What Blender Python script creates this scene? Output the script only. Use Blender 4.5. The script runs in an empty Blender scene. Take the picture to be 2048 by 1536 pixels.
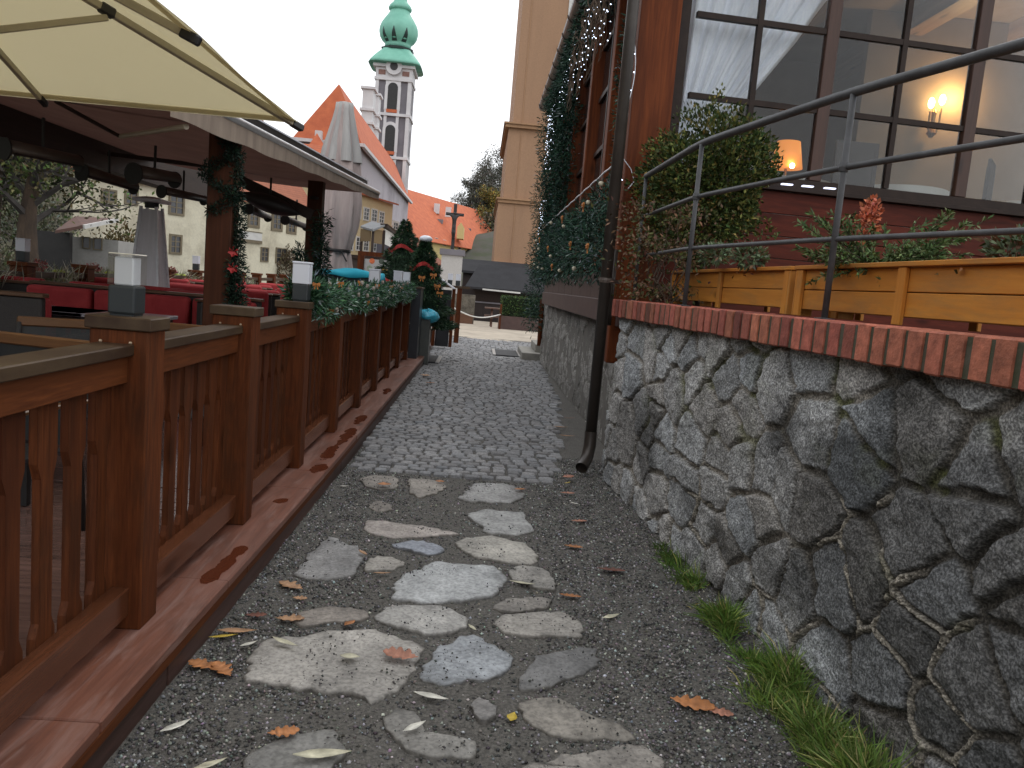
import bpy, math, random
import numpy as np
from mathutils import Vector, Matrix

random.seed(7)
RNG = np.random.default_rng(11)
SC = bpy.context.scene
COL = SC.collection
PI = math.pi

# ------------------------------------------------------------------ camera
FPX, CX, CY, EYE = 1600.0, 1024.0, 768.0, 1.5
def _n(v): return v / np.linalg.norm(v)
_dy = _n(np.array([961 - CX, 569 - CY, FPX]))
_dd = _n(np.array([-.085, 1, -(_dy[0] * -.085 + _dy[1]) / _dy[2]]))
_dx = np.cross(_dd, _dy)
if _dx[0] < 0: _dx = -_dx
RC = np.stack([_dx, _dy, -_dd], 1)
def ray(px, py): return RC.T @ np.array([(px - CX) / FPX, (py - CY) / FPX, 1.])
def at(px, py, Y):
    """the real-world point seen at a photo pixel when it stands Y metres down the lane"""
    d = ray(px, py); t = Y / d[1]
    return np.array([t * d[0], Y, EYE + t * d[2]])
def onwall(px, py, p0, p1):
    d = ray(px, py); n = np.array([p1[1] - p0[1], -(p1[0] - p0[0])])
    t = (n @ np.array(p0)) / (n @ d[:2])
    q = np.array([0, 0, EYE]) + t * d
    u = np.array(p1) - np.array(p0); u = u / np.linalg.norm(u)
    return float((q[:2] - np.array(p0)) @ u), float(q[2])
cam = bpy.data.cameras.new('camera'); co = bpy.data.objects.new('camera', cam); COL.objects.link(co)
m = Matrix(((RC[0, 0], -RC[1, 0], -RC[2, 0], 0), (RC[0, 1], -RC[1, 1], -RC[2, 1], 0), (RC[0, 2], -RC[1, 2], -RC[2, 2], EYE), (0, 0, 0, 1)))
co.matrix_world = m
cam.sensor_width = 36; cam.lens = 36 * FPX / 2048; cam.clip_end = 2000; cam.clip_start = .05
SC.camera = co

# ------------------------------------------------------------------ light
SUN_EL, SUN_AZ = math.radians(50), math.radians(200)
w = bpy.data.worlds.new('World'); SC.world = w; w.use_nodes = True
nt = w.node_tree; bg = nt.nodes['Background']
sky = nt.nodes.new('ShaderNodeTexSky'); sky.sky_type = 'NISHITA'; sky.sun_disc = False
sky.sun_elevation = SUN_EL; sky.sun_rotation = SUN_AZ; sky.air_density = 1; sky.dust_density = 4
# an even cloud deck: the clear sky seen through thick pale cloud
mx = nt.nodes.new('ShaderNodeMixRGB'); mx.inputs[0].default_value = .93
nz = nt.nodes.new('ShaderNodeTexNoise'); nz.inputs['Scale'].default_value = 1.6; nz.inputs['Detail'].default_value = 4
tcw = nt.nodes.new('ShaderNodeTexCoord'); nt.links.new(tcw.outputs['Generated'], nz.inputs['Vector'])
rw = nt.nodes.new('ShaderNodeValToRGB'); rw.color_ramp.elements[0].color = (9.2, 9.6, 10.2, 1); rw.color_ramp.elements[1].color = (14.4, 14.5, 14.7, 1)
rw.color_ramp.elements[0].position = .3; rw.color_ramp.elements[1].position = .7
nt.links.new(nz.outputs['Fac'], rw.inputs['Fac'])
nt.links.new(sky.outputs[0], mx.inputs[1]); nt.links.new(rw.outputs[0], mx.inputs[2])
nt.links.new(mx.outputs[0], bg.inputs[0]); bg.inputs[1].default_value = .1
sl = bpy.data.lights.new('sun', 'SUN'); sl.energy = .6; sl.angle = math.radians(20); sl.color = (1, .97, .93)
so = bpy.data.objects.new('sun', sl); COL.objects.link(so)
so.rotation_euler = (math.radians(90) - SUN_EL, 0, PI - SUN_AZ + PI)
so.location = (0, 0, 30)
SC.view_settings.view_transform = 'Standard'; SC.view_settings.look = 'None'; SC.view_settings.exposure = .28; SC.view_settings.gamma = 1
SC.cycles.max_bounces = 8; SC.cycles.transparent_max_bounces = 12; SC.cycles.use_denoising = True
SC.cycles.sample_clamp_indirect = 4

# ------------------------------------------------------------------ materials
def _mat(name):
    m = bpy.data.materials.new(name); m.use_nodes = True
    return m, m.node_tree, m.node_tree.nodes['Principled BSDF']
def _coords(t, stretch=(1, 1, 1), rnd=True):
    tc = t.nodes.new('ShaderNodeTexCoord'); mp = t.nodes.new('ShaderNodeMapping')
    mp.inputs['Scale'].default_value = stretch
    t.links.new(tc.outputs['Object'], mp.inputs['Vector'])
    if rnd:
        oi = t.nodes.new('ShaderNodeObjectInfo'); mu = t.nodes.new('ShaderNodeMath'); mu.operation = 'MULTIPLY'; mu.inputs[1].default_value = 37
        t.links.new(oi.outputs['Random'], mu.inputs[0])
        cb = t.nodes.new('ShaderNodeCombineXYZ')
        for k in range(3): t.links.new(mu.outputs[0], cb.inputs[k])
        t.links.new(cb.outputs[0], mp.inputs['Location'])
    return mp.outputs[0]
def _noise(t, vec, scale, detail=5, rough=.6, dist=0):
    n = t.nodes.new('ShaderNodeTexNoise'); n.inputs['Scale'].default_value = scale; n.inputs['Detail'].default_value = detail
    n.inputs['Roughness'].default_value = rough; n.inputs['Distortion'].default_value = dist
    t.links.new(vec, n.inputs['Vector']); return n.outputs['Fac']
def _ramp(t, fac, stops):
    r = t.nodes.new('ShaderNodeValToRGB'); e = r.color_ramp.elements
    while len(e) < len(stops): e.new(.5)
    for k, (p, c) in enumerate(stops):
        e[k].position = p; e[k].color = (*c, 1) if len(c) == 3 else c
    t.links.new(fac, r.inputs['Fac']); return r.outputs['Color']
def _mix(t, fac, a, b, mode='MIX'):
    x = t.nodes.new('ShaderNodeMixRGB'); x.blend_type = mode
    for k, s in ((0, fac), (1, a), (2, b)):
        if hasattr(s, 'links'): t.links.new(s, x.inputs[k])
        elif k == 0: x.inputs[0].default_value = s
        else: x.inputs[k].default_value = (*s, 1)
    return x.outputs[0]
def _bump(t, p, h, strength, dist=.01):
    b = t.nodes.new('ShaderNodeBump'); b.inputs['Strength'].default_value = strength; b.inputs['Distance'].default_value = dist
    t.links.new(h, b.inputs['Height']); t.links.new(b.outputs[0], p.inputs['Normal'])
def M(name, c1, c2=None, scale=4, rough=.6, bump=.2, bscale=60, metal=0, stretch=(1, 1, 1), spec=.5, bdist=.004, lo=.35, hi=.65):
    m, t, p = _mat(name); v = _coords(t, stretch)
    c2 = c2 or tuple(x * .7 for x in c1)
    n = _noise(t, v, scale)
    t.links.new(_ramp(t, n, [(lo, c1), (hi, c2)]), p.inputs['Base Color'])
    p.inputs['Roughness'].default_value = rough; p.inputs['Metallic'].default_value = metal; p.inputs['Specular IOR Level'].default_value = spec
    if bump: _bump(t, p, _noise(t, v, bscale), bump, bdist)
    return m
def wood(name, c1, c2, axis='z', rough=.5, knots=True, spec=.4, fine=90, c3=None, grime=None):
    m, t, p = _mat(name)
    k = {'x': (.06, 1, 1), 'y': (1, .06, 1), 'z': (1, 1, .06)}[axis]
    v = _coords(t, k)
    g = _noise(t, v, fine, 4, .6, .3); big = _noise(t, v, 9, 3, .55, .8)
    col = _ramp(t, g, [(.3, c1), (.7, c2)])
    col = _mix(t, _ramp(t, big, [(.4, (0, 0, 0)), (.72, (1, 1, 1))]), col, c3 or tuple(x * .55 for x in c1))
    if knots:
        v2 = _coords(t, tuple(.35 if a < 1 else 1 for a in k))
        vo = t.nodes.new('ShaderNodeTexVoronoi'); vo.inputs['Scale'].default_value = 4.5; t.links.new(v2, vo.inputs['Vector'])
        kn = _ramp(t, vo.outputs['Distance'], [(.07, (.9,) * 3), (.17, (0, 0, 0))])
        col = _mix(t, kn, col, tuple(x * .3 for x in c1))
    if grime:
        col = _mix(t, _ramp(t, _noise(t, _coords(t, tuple(.3 if a < 1 else 1 for a in k)), 5, 7, .7, .6), [(.48, (0, 0, 0)), (.72, (.75,) * 3)]), col, grime)
    t.links.new(col, p.inputs['Base Color']); p.inputs['Roughness'].default_value = rough; p.inputs['Specular IOR Level'].default_value = spec
    _bump(t, p, g, .25, .003)
    return m
def attrmat(name, rough=.7, nscale=30, namt=.35, bump=.3, bscale=80, spec=.4, bdist=.004, speck=None, trans=0, mott=None):
    """base colour carried by the mesh's own per-piece colours, broken up by noise"""
    m, t, p = _mat(name); v = _coords(t)
    a = t.nodes.new('ShaderNodeVertexColor'); a.layer_name = 'Col'
    n = _noise(t, v, nscale, 6, .65)
    col = _mix(t, 1, a.outputs['Color'], _ramp(t, n, [(.3, (1 - namt,) * 3), (.7, (1 + namt,) * 3)]), 'MULTIPLY')
    if speck:
        s = _noise(t, v, speck[0], 2, .5)
        col = _mix(t, 1, col, _ramp(t, s, [(.40, (speck[1],) * 3), (.5, (1, 1, 1)), (.62, (speck[2],) * 3)]), 'MULTIPLY')
    t.links.new(col, p.inputs['Base Color']); p.inputs['Roughness'].default_value = rough; p.inputs['Specular IOR Level'].default_value = spec
    if mott:
        for sc_, lo_, hi_, am_, cc_ in mott:
            col = _mix(t, _ramp(t, _noise(t, v, sc_, 6, .7, .4), [(lo_, (0, 0, 0)), (hi_, (am_,) * 3)]), col, cc_)
    if trans: p.inputs['Subsurface Weight'].default_value = 0
    if bump: _bump(t, p, _noise(t, v, bscale, 5), bump, bdist)
    return m
def emit(name, col, s):
    m, t, p = _mat(name); p.inputs['Base Color'].default_value = (*col, 1)
    p.inputs['Emission Color'].default_value = (*col, 1); p.inputs['Emission Strength'].default_value = s
    return m
def glassmat(name, tint=(.93, .95, .95), refl=1.0):
    m = bpy.data.materials.new(name); m.use_nodes = True; t = m.node_tree; t.nodes.clear()
    o = t.nodes.new('ShaderNodeOutputMaterial'); tr = t.nodes.new('ShaderNodeBsdfTransparent'); tr.inputs[0].default_value = (*tint, 1)
    gl = t.nodes.new('ShaderNodeBsdfGlossy'); gl.inputs['Roughness'].default_value = .02
    fr = t.nodes.new('ShaderNodeFresnel'); fr.inputs[0].default_value = 1.45
    mu = t.nodes.new('ShaderNodeMath'); mu.operation = 'MULTIPLY'; mu.inputs[1].default_value = refl; t.links.new(fr.outputs[0], mu.inputs[0])
    x = t.nodes.new('ShaderNodeMixShader'); t.links.new(mu.outputs[0], x.inputs[0]); t.links.new(tr.outputs[0], x.inputs[1]); t.links.new(gl.outputs[0], x.inputs[2])
    t.links.new(x.outputs[0], o.inputs[0]); return m
def cloth(name, c1, c2, trans=.0, rough=.85, scale=3, stretch=(1, 1, 1), thr=None):
    m, t, p = _mat(name); v = _coords(t, stretch); n = _noise(t, v, scale, 5)
    col = _ramp(t, n, [(.35, c1), (.65, c2)])
    t.links.new(col, p.inputs['Base Color']); p.inputs['Roughness'].default_value = rough; p.inputs['Specular IOR Level'].default_value = .15
    _bump(t, p, _noise(t, v, 220, 2), .15, .002)
    if trans:
        o = [x for x in t.nodes if x.type == 'OUTPUT_MATERIAL'][0]
        tl = t.nodes.new('ShaderNodeBsdfTranslucent'); t.links.new(col if thr is None else _mix(t, 1, thr, thr), tl.inputs[0])
        x = t.nodes.new('ShaderNodeMixShader'); x.inputs[0].default_value = trans
        t.links.new(p.outputs[0], x.inputs[1]); t.links.new(tl.outputs[0], x.inputs[2]); t.links.new(x.outputs[0], o.inputs[0])
    return m
def tiles(name, c1, c2, rows=7, axis='z'):
    m, t, p = _mat(name); v = _coords(t, rnd=False)
    n = _noise(t, v, 3, 6, .7)
    wv = t.nodes.new('ShaderNodeTexWave'); wv.bands_direction = axis.upper(); wv.wave_profile = 'SAW'; wv.inputs['Scale'].default_value = rows / 10; wv.inputs['Distortion'].default_value = .3
    wv.inputs['Detail'].default_value = 1
    t.links.new(v, wv.inputs['Vector'])
    col = _ramp(t, n, [(.3, c1), (.7, c2)])
    col = _mix(t, _ramp(t, wv.outputs['Fac'], [(.0, (1, 1, 1)), (.22, (0, 0, 0))]), col, tuple(x * .45 for x in c1))
    t.links.new(col, p.inputs['Base Color']); p.inputs['Roughness'].default_value = .8
    _bump(t, p, wv.outputs['Fac'], .5, .05)
    return m
def plaster(name, c, stain, amt=.6, scale=.5, st=(1, 1, 1)):
    m, t, p = _mat(name); v = _coords(t); n = _noise(t, _coords(t, st), scale, 8, .7); n2 = _noise(t, v, 12, 5)
    col = _mix(t, _ramp(t, n, [(.45, (0, 0, 0)), (.75, (amt,) * 3)]), c, stain)
    col = _mix(t, 1, col, _ramp(t, n2, [(.3, (.9,) * 3), (.7, (1.05,) * 3)]), 'MULTIPLY')
    t.links.new(col, p.inputs['Base Color']); p.inputs['Roughness'].default_value = .9; _bump(t, p, n2, .2, .01)
    return m

# ------------------------------------------------------------------ mesh helpers
ORG = {}
def mk(name, V, F, mat, parent=None, col=None, smooth=False, bevel=0, at_=None, seg=1):
    V = np.asarray(V, float)
    if parent is not None: org = ORG[parent]
    elif at_ is not None: org = np.asarray(at_, float)
    else: org = np.array([(V[:, 0].min() + V[:, 0].max()) / 2, (V[:, 1].min() + V[:, 1].max()) / 2, V[:, 2].min()])
    me = bpy.data.meshes.new(name)
    V = V - org
    if isinstance(F, np.ndarray):
        n, k = F.shape
        me.vertices.add(len(V)); me.vertices.foreach_set('co', V.ravel().astype(np.float32))
        me.loops.add(n * k); me.loops.foreach_set('vertex_index', F.ravel().astype(np.int32))
        me.polygons.add(n); me.polygons.foreach_set('loop_start', np.arange(0, n * k, k, dtype=np.int32))
        me.update(calc_edges=True); me.validate()
    else:
        me.from_pydata([tuple(x) for x in V], [], F); me.update()
    if col is not None:
        ca = me.color_attributes.new('Col', 'FLOAT_COLOR', 'POINT')
        c4 = np.ones((len(V), 4), np.float32); c4[:, :3] = col
        ca.data.foreach_set('color', c4.ravel())
    if smooth: me.polygons.foreach_set('use_smooth', np.ones(len(me.polygons), bool))
    me.materials.append(mat)
    o = bpy.data.objects.new(name, me); COL.objects.link(o)
    if parent is not None: o.parent = parent
    else: o.location = org
    ORG[o] = org
    if bevel:
        b = o.modifiers.new('bevel', 'BEVEL'); b.width = bevel; b.segments = seg; b.limit_method = 'ANGLE'; b.angle_limit = math.radians(40)
    return o
def tag(o, label=None, cat=None, group=None, kind=None):
    if label: o['label'] = label
    if cat: o['category'] = cat
    if group: o['group'] = group
    if kind: o['kind'] = kind
    return o
def thing(name, label, cat, loc, group=None):
    o = bpy.data.objects.new(name, None); COL.objects.link(o); o.location = loc; o.empty_display_size = .1
    ORG[o] = np.asarray(loc, float)
    return tag(o, label, cat, group)
def copy_tree(o, parent=None):
    c = o.copy(); COL.objects.link(c)
    if parent is not None: c.parent = parent
    ORG[c] = ORG.get(o)
    for ch in list(o.children): copy_tree(ch, c)
    return c
class MB:
    def __init__(s): s.v = []; s.f = []
    def add(s, V, F):
        b = len(s.v); s.v += [tuple(map(float, x)) for x in V]; s.f += [tuple(i + b for i in f) for f in F]; return s
    def box(s, x0, x1, y0, y1, z0, z1):
        return s.add([(x0, y0, z0), (x1, y0, z0), (x1, y1, z0), (x0, y1, z0), (x0, y0, z1), (x1, y0, z1), (x1, y1, z1), (x0, y1, z1)],
                     [(0, 3, 2, 1), (4, 5, 6, 7), (0, 1, 5, 4), (1, 2, 6, 5), (2, 3, 7, 6), (3, 0, 4, 7)])
    def bar(s, a, b, w, h, up=(0, 0, 1), w2=None, h2=None):
        a = Vector(a); b = Vector(b); d = (b - a).normalized(); u = Vector(up)
        if abs(d.dot(u)) > .98: u = Vector((0, 1, 0))
        sd = d.cross(u).normalized(); u = sd.cross(d)
        V = []
        for p, ww, hh in ((a, w, h), (b, w2 or w, h2 or h)):
            for i, j in ((-1, -1), (1, -1), (1, 1), (-1, 1)): V.append(p + sd * (ww / 2 * i) + u * (hh / 2 * j))
        return s.add(V, [(0, 1, 2, 3), (7, 6, 5, 4), (0, 4, 5, 1), (1, 5, 6, 2), (2, 6, 7, 3), (3, 7, 4, 0)])
    def path(s, pts, r, n=8, cap=True):
        pts = [Vector(p) for p in pts]; rs = r if hasattr(r, '__len__') else [r] * len(pts)
        V = []; F = []; u = None
        for i, p in enumerate(pts):
            d = (pts[min(i + 1, len(pts) - 1)] - pts[max(i - 1, 0)])
            d = d.normalized() if d.length > 1e-9 else Vector((0, 0, 1))
            if u is None: u = Vector((0, 0, 1)) if abs(d.z) < .9 else Vector((1, 0, 0))
            sd = d.cross(u).normalized(); u = sd.cross(d).normalized()
            for k in range(n):
                a = 2 * PI * k / n; V.append(p + (sd * math.cos(a) + u * math.sin(a)) * rs[i])
        for i in range(len(pts) - 1):
            for k in range(n):
                k2 = (k + 1) % n; F.append((i * n + k, (i + 1) * n + k, (i + 1) * n + k2, i * n + k2))
        if cap: F.append(tuple(range(n))); F.append(tuple(range((len(pts) - 1) * n, len(pts) * n))[::-1])
        return s.add(V, F)
    def tube(s, a, b, r0, r1=None, n=10): return s.path([a, b], [r0, r0 if r1 is None else r1], n)
    def lathe(s, prof, c, n=24, rot=0, square=0):
        V = []; F = []
        for r, z in prof:
            for k in range(n):
                a = 2 * PI * k / n + rot; q = 1
                if square:
                    p = 2 + square; q = (abs(math.cos(a - rot)) ** p + abs(math.sin(a - rot)) ** p) ** (-1 / p)
                V.append((c[0] + r * q * math.cos(a), c[1] + r * q * math.sin(a), c[2] + z))
        for i in range(len(prof) - 1):
            for k in range(n):
                k2 = (k + 1) % n; F.append((i * n + k, i * n + k2, (i + 1) * n + k2, (i + 1) * n + k))
        F.append(tuple(range(n))[::-1]); F.append(tuple(range((len(prof) - 1) * n, len(prof) * n)))
        return s.add(V, F)
    def prism(s, poly, o, ux, uy, dep):
        """a flat outline poly (a,b) at origin o with axes ux, uy, pushed by the vector dep"""
        o = Vector(o); ux = Vector(ux); uy = Vector(uy); dep = Vector(dep); n = len(poly)
        V = [o + ux * a + uy * b for a, b in poly]; V += [p + dep for p in V]
        F = [tuple(range(n)), tuple(range(n, 2 * n))[::-1]] + [(i, i + n, (i + 1) % n + n, (i + 1) % n) for i in range(n)]
        F[0] = F[0][::-1]; F[1] = F[1][::-1]; 
        return s.add(V, F)
    def poly(s, V, F=None): return s.add(V, F or [tuple(range(len(V)))])
    def sph(s, c, r, n=8, sq=(1, 1, 1)):
        V = []; F = []
        for i in range(1, n):
            for k in range(n):
                a = PI * i / n; b = 2 * PI * k / n
                V.append((c[0] + r * sq[0] * math.sin(a) * math.cos(b), c[1] + r * sq[1] * math.sin(a) * math.sin(b), c[2] + r * sq[2] * math.cos(a)))
        for i in range(n - 2):
            for k in range(n):
                k2 = (k + 1) % n; F.append((i * n + k, (i + 1) * n + k, (i + 1) * n + k2, i * n + k2))
        F.append(tuple(range(n))); F.append(tuple(range((n - 2) * n, (n - 1) * n))[::-1])
        return s.add(V, F)
    def build(s, name, mat, parent=None, **k): 
        o = mk(name, s.v, s.f, mat, parent, **k)
        return o
def unit(a): return a / np.maximum(np.linalg.norm(a, axis=-1, keepdims=True), 1e-9)
def leaves(name, Pp, D, L, W, C, mat, parent=None, fold=.15, droop=0):
    """a spray of real leaf-sized blades: each four corners, folded along its rib"""
    Pp = np.asarray(Pp, float); n = len(Pp); D = unit(np.asarray(D, float)); L = np.broadcast_to(np.asarray(L, float), (n,))[:, None]; W = np.broadcast_to(np.asarray(W, float), (n,))[:, None]
    R = RNG.normal(size=(n, 3)); S = unit(np.cross(D, R)); N = np.cross(S, D)
    V = np.stack([Pp, Pp + D * L * .45 + S * W / 2 + N * W * fold, Pp + D * L - np.array([0, 0, 1]) * L * droop, Pp + D * L * .45 - S * W / 2 + N * W * fold], 1).reshape(-1, 3)
    F = np.arange(n * 4).reshape(n, 4)
    return mk(name, V, F, mat, parent, col=np.repeat(np.asarray(C, float), 4, 0))
def tint(n, cols, wts=None, var=.25):
    cols = np.array(cols, float); i = RNG.choice(len(cols), n, p=wts)
    return np.clip(cols[i] * (1 + var * RNG.normal(size=(n, 1))) * (1 + .08 * RNG.normal(size=(n, 3))), .002, 1)
def hash2(ix, iy, k):
    h = np.sin(ix * 127.1 + iy * 311.7 + k * 74.7) * 43758.5453
    return h - np.floor(h)
def vnoise(x, y, k=0):
    ix = np.floor(x); iy = np.floor(y); fx = x - ix; fy = y - iy; fx = fx * fx * (3 - 2 * fx); fy = fy * fy * (3 - 2 * fy)
    a = hash2(ix, iy, k); b = hash2(ix + 1, iy, k); c = hash2(ix, iy + 1, k); d = hash2(ix + 1, iy + 1, k)
    return a + (b - a) * fx + (c - a) * fy + (a - b - c + d) * fx * fy
def fbm(x, y, k=0, o=5, g=.5):
    s = 0; am = 1; t = 0
    for i in range(o):
        s = s + am * vnoise(x * 2 ** i, y * 2 ** i, k + i * 3); t += am; am *= g
    return s / t
def sstep(a, b, x):
    t = np.clip((x - a) / (b - a), 0, 1); return t * t * (3 - 2 * t)
def grid_faces(nx, ny):
    i = np.arange(nx - 1)[None, :] + np.arange(ny - 1)[:, None] * nx
    return np.stack([i, i + 1, i + nx + 1, i + nx], -1).reshape(-1, 4)
def gz(x, y):
    """lie of the land: level lane, courtyard falling away, river bed on the left"""
    x = np.asarray(x, float); y = np.asarray(y, float)
    z = -.65 * sstep(26, 46, y) + 0 * x
    bank = sstep(-6.6, -9.5, x) * sstep(-30, -10, x - 6) * 0 + sstep(-6.6, -9.0, x)
    z = z - 2.6 * bank + 2.6 * sstep(-13.5, -17, x) * 1.0
    z = z + 26 * sstep(95, 230, y) * sstep(-70, 40, x + 10) + 30 * sstep(-40, -110, x)
    return z

# ================================================================== GROUND AND LANE
mat_earth = M('earth_and_grass', (.075, .07, .06), (.05, .06, .03), scale=.4, rough=.95, bump=.5, bscale=5)
mat_gravelbed = M('gravel_bed', (.08, .074, .066), (.16, .15, .132), scale=70, rough=.85, bump=.9, bscale=140, bdist=.012, lo=.4, hi=.62)
mat_sand = M('sandy_ground', (.50, .43, .34), (.34, .29, .23), scale=1.5, rough=.95, bump=.3, bscale=60)
mat_stone = attrmat('flat_stone', rough=.62, nscale=9, namt=.34, bump=.8, bscale=38, bdist=.01, speck=(60, .78, 1.12), mott=[(6, .42, .62, .55, (.25, .19, .13)), (16, .50, .64, .55, (.15, .138, .12)), (8, .54, .68, .45, (.46, .45, .44)), (36, .54, .66, .6, (.085, .08, .075))])
mat_sett = attrmat('granite_sett', rough=.68, nscale=60, namt=.35, bump=.5, bscale=110, bdist=.004)
mat_pebble = attrmat('pebble', rough=.6, nscale=40, namt=.3, bump=0)

xs = np.concatenate([np.linspace(-600, -60, 25), np.linspace(-50, -16, 18), np.linspace(-15, 14, 59), np.linspace(16, 60, 15), np.linspace(80, 600, 16)])
ys = np.concatenate([np.linspace(-300, -20, 12), np.linspace(-15, 60, 76), np.linspace(65, 260, 40), np.linspace(300, 1200, 12)])
X, Y = np.meshgrid(xs, ys)
riv = sstep(-6.4, -7.4, X) * (1 - sstep(-10.2, -11.6, X)) * (1 - sstep(30, 38, Y))
Z = -.05 - .6 * sstep(26, 46, Y) - 2.4 * riv + 24 * sstep(110, 240, Y) * sstep(-70, 20, X) + 34 * sstep(-24, -90, X)
Z += (fbm(X * .05, Y * .05, 2) - .5) * 6 * sstep(60, 140, np.hypot(X, Y - 20))
def gh(x, y):
    return float(-.05 - .6 * sstep(26, 46, np.array(y)) + 24 * sstep(110, 240, np.array(y)) * sstep(-70, 20, np.array(x)) + 34 * sstep(-24, -90, np.array(x)))
tag(mk('ground', np.stack([X, Y, Z], -1).reshape(-1, 3), grid_faces(len(xs), len(ys)), mat_earth, smooth=True), kind='structure')
mat_water = M('river_water', (.03, .035, .03), (.02, .025, .022), scale=1, rough=.08, bump=.2, bscale=3, bdist=.03)
b = MB(); b.poly([(-11.5, -60, -1.7), (-6.5, -60, -1.7), (-6.5, 38, -1.7), (-11.5, 38, -1.7)]); tag(b.build('river', mat_water), kind='structure')

# the near stretch: gravel bed, gently uneven
gx = np.linspace(-1.05, 2.0, 140); gy = np.linspace(-3, 23, 620)
X, Y = np.meshgrid(gx, gy); Z = (fbm(X * 2.2, Y * 2.2, 5) - .5) * .022 + (fbm(X * 14, Y * 14, 9, 3) - .5) * .012
Z -= .012 * sstep(5.6, 6.3, Y)
tag(mk('gravel_path', np.stack([X, Y, Z - .004], -1).reshape(-1, 3), grid_faces(140, 620), mat_gravelbed, smooth=True), kind='structure')
def gravz(x, y): return (fbm(x * 2.2, y * 2.2, 5) - .5) * .022 - .004 - .012 * sstep(5.6, 6.3, y)
b = MB(); b.poly([(-6, 22.0, -.012), (6, 22.0, -.012), (6, 27, -.03), (-6, 27, -.03)])
xs2 = np.linspace(-5, 9, 15); ys2 = np.linspace(22.2, 47, 40); X, Y = np.meshgrid(xs2, ys2)
tag(mk('courtyard', np.stack([X, Y, -.03 + .012 - .6 * sstep(26, 46, Y)], -1).reshape(-1, 3), grid_faces(15, 40), mat_sand), kind='structure')

# cobbled lane: rows of granite setts bedded in dark joints
Vv = []; Ff = []; Cc = []; yy = 6.12; row = 0
while yy < 22.1:
    dep = .094 + .02 * random.random()
    xl = np.interp(yy, [6, 7.3, 10, 23], [-.83, -.88, -.92, -.92]); xr = np.interp(yy, [6, 7.5, 11, 16, 17.5, 23], [.62, .83, 1.15, 1.25, 1.7, 1.8])
    xx = xl + random.random() * .05 - .025 - (.06 if row % 2 else 0)
    while xx < xr:
        wd = .105 + .04 * random.random()
        if random.random() < .985:
            j = .007; h = .008 + .007 * random.random(); dx, dy2 = .005 * random.random(), .006 * (random.random() - .5); tl = .006 * (random.random() - .5); sk = .006 * (random.random() - .5)
            x0, x1, y0, y1 = xx + j + dx, xx + wd - j, yy + j * 1.7 + dy2, yy + dep - j * 1.7 + dy2
            base = len(Vv)
            for (ins, z) in ((0, -.03), (.003, h - .008), (.016, h)):
                rr = [random.uniform(-.004, .004) for _ in range(8)]
                Vv += [(x0 + ins + rr[0], y0 + ins + rr[1], z - tl), (x1 - ins + rr[2], y0 + ins + rr[3] + sk, z - tl), (x1 - ins + rr[4], y1 - ins + rr[5] + sk, z + tl), (x0 + ins + rr[6], y1 - ins + rr[7], z + tl)]
            for l in (0, 4):
                for k in range(4):
                    k2 = (k + 1) % 4; Ff.append((base + l + k, base + l + k2, base + l + 4 + k2, base + l + 4 + k))
            Ff.append((base + 8, base + 9, base + 10, base + 11))
            g = random.gauss(.22, .03); wm = random.gauss(.002, .003)
            Cc += [(g + wm, g, g - wm + .004)] * 12
        xx += wd
    yy += dep; row += 1
tag(mk('cobbled_path', Vv, Ff, mat_sett, col=np.clip(np.array(Cc), .04, .4), smooth=False), kind='structure')

# loose grit: thousands of small stones, nearest stretch only
def rocks(name, xyz, r, colr):
    n = len(xyz); base = np.array([(1, 0, 0), (0, 1, 0), (-1, 0, 0), (0, -1, 0), (0, 0, .8), (0, 0, -.8)], float)
    Fb = np.array([(0, 1, 4), (1, 2, 4), (2, 3, 4), (3, 0, 4), (1, 0, 5), (2, 1, 5), (3, 2, 5), (0, 3, 5)])
    V = base[None] * (r[:, None, None] * RNG.uniform(.55, 1.3, (n, 6, 1)))
    a = RNG.uniform(0, 6.28, n); c, s = np.cos(a)[:, None], np.sin(a)[:, None]
    V = np.stack([V[..., 0] * c - V[..., 1] * s, V[..., 0] * s + V[..., 1] * c, V[..., 2]], -1) + xyz[:, None]
    F = (Fb[None] + (np.arange(n) * 6)[:, None, None]).reshape(-1, 3)
    return tag(mk(name, V.reshape(-1, 3), F, mat_pebble, col=np.repeat(colr, 6, 0)), kind='stuff')
n = 105000
py_ = 1.2 + RNG.random(n) ** 1.5 * 6.0; px_ = RNG.uniform(-.98, 1.62, n)
cen_ = np.exp(-((px_ - .02) / .5) ** 4) * (py_ < 6.2)
on = ((py_ < 6.2) & (RNG.random(n) > .72 * cen_)) | (px_ < -.8) | (px_ > np.interp(py_, [6, 7.5], [.6, .85]))
px_, py_ = px_[on], py_[on]
rr = .0034 + .0062 * RNG.random(len(px_)) ** 2.2
cc = tint(len(px_), [(.05, .049, .047), (.14, .136, .129), (.26, .254, .243), (.48, .475, .46)], [.40, .34, .19, .07], .2)
gravel_obj = rocks('gravel', np.stack([px_, py_, gravz(px_, py_) + rr * .3], 1), rr, cc)
tag(gravel_obj, 'loose dark grey wet gravel over the near end of the lane', 'gravel')

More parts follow.
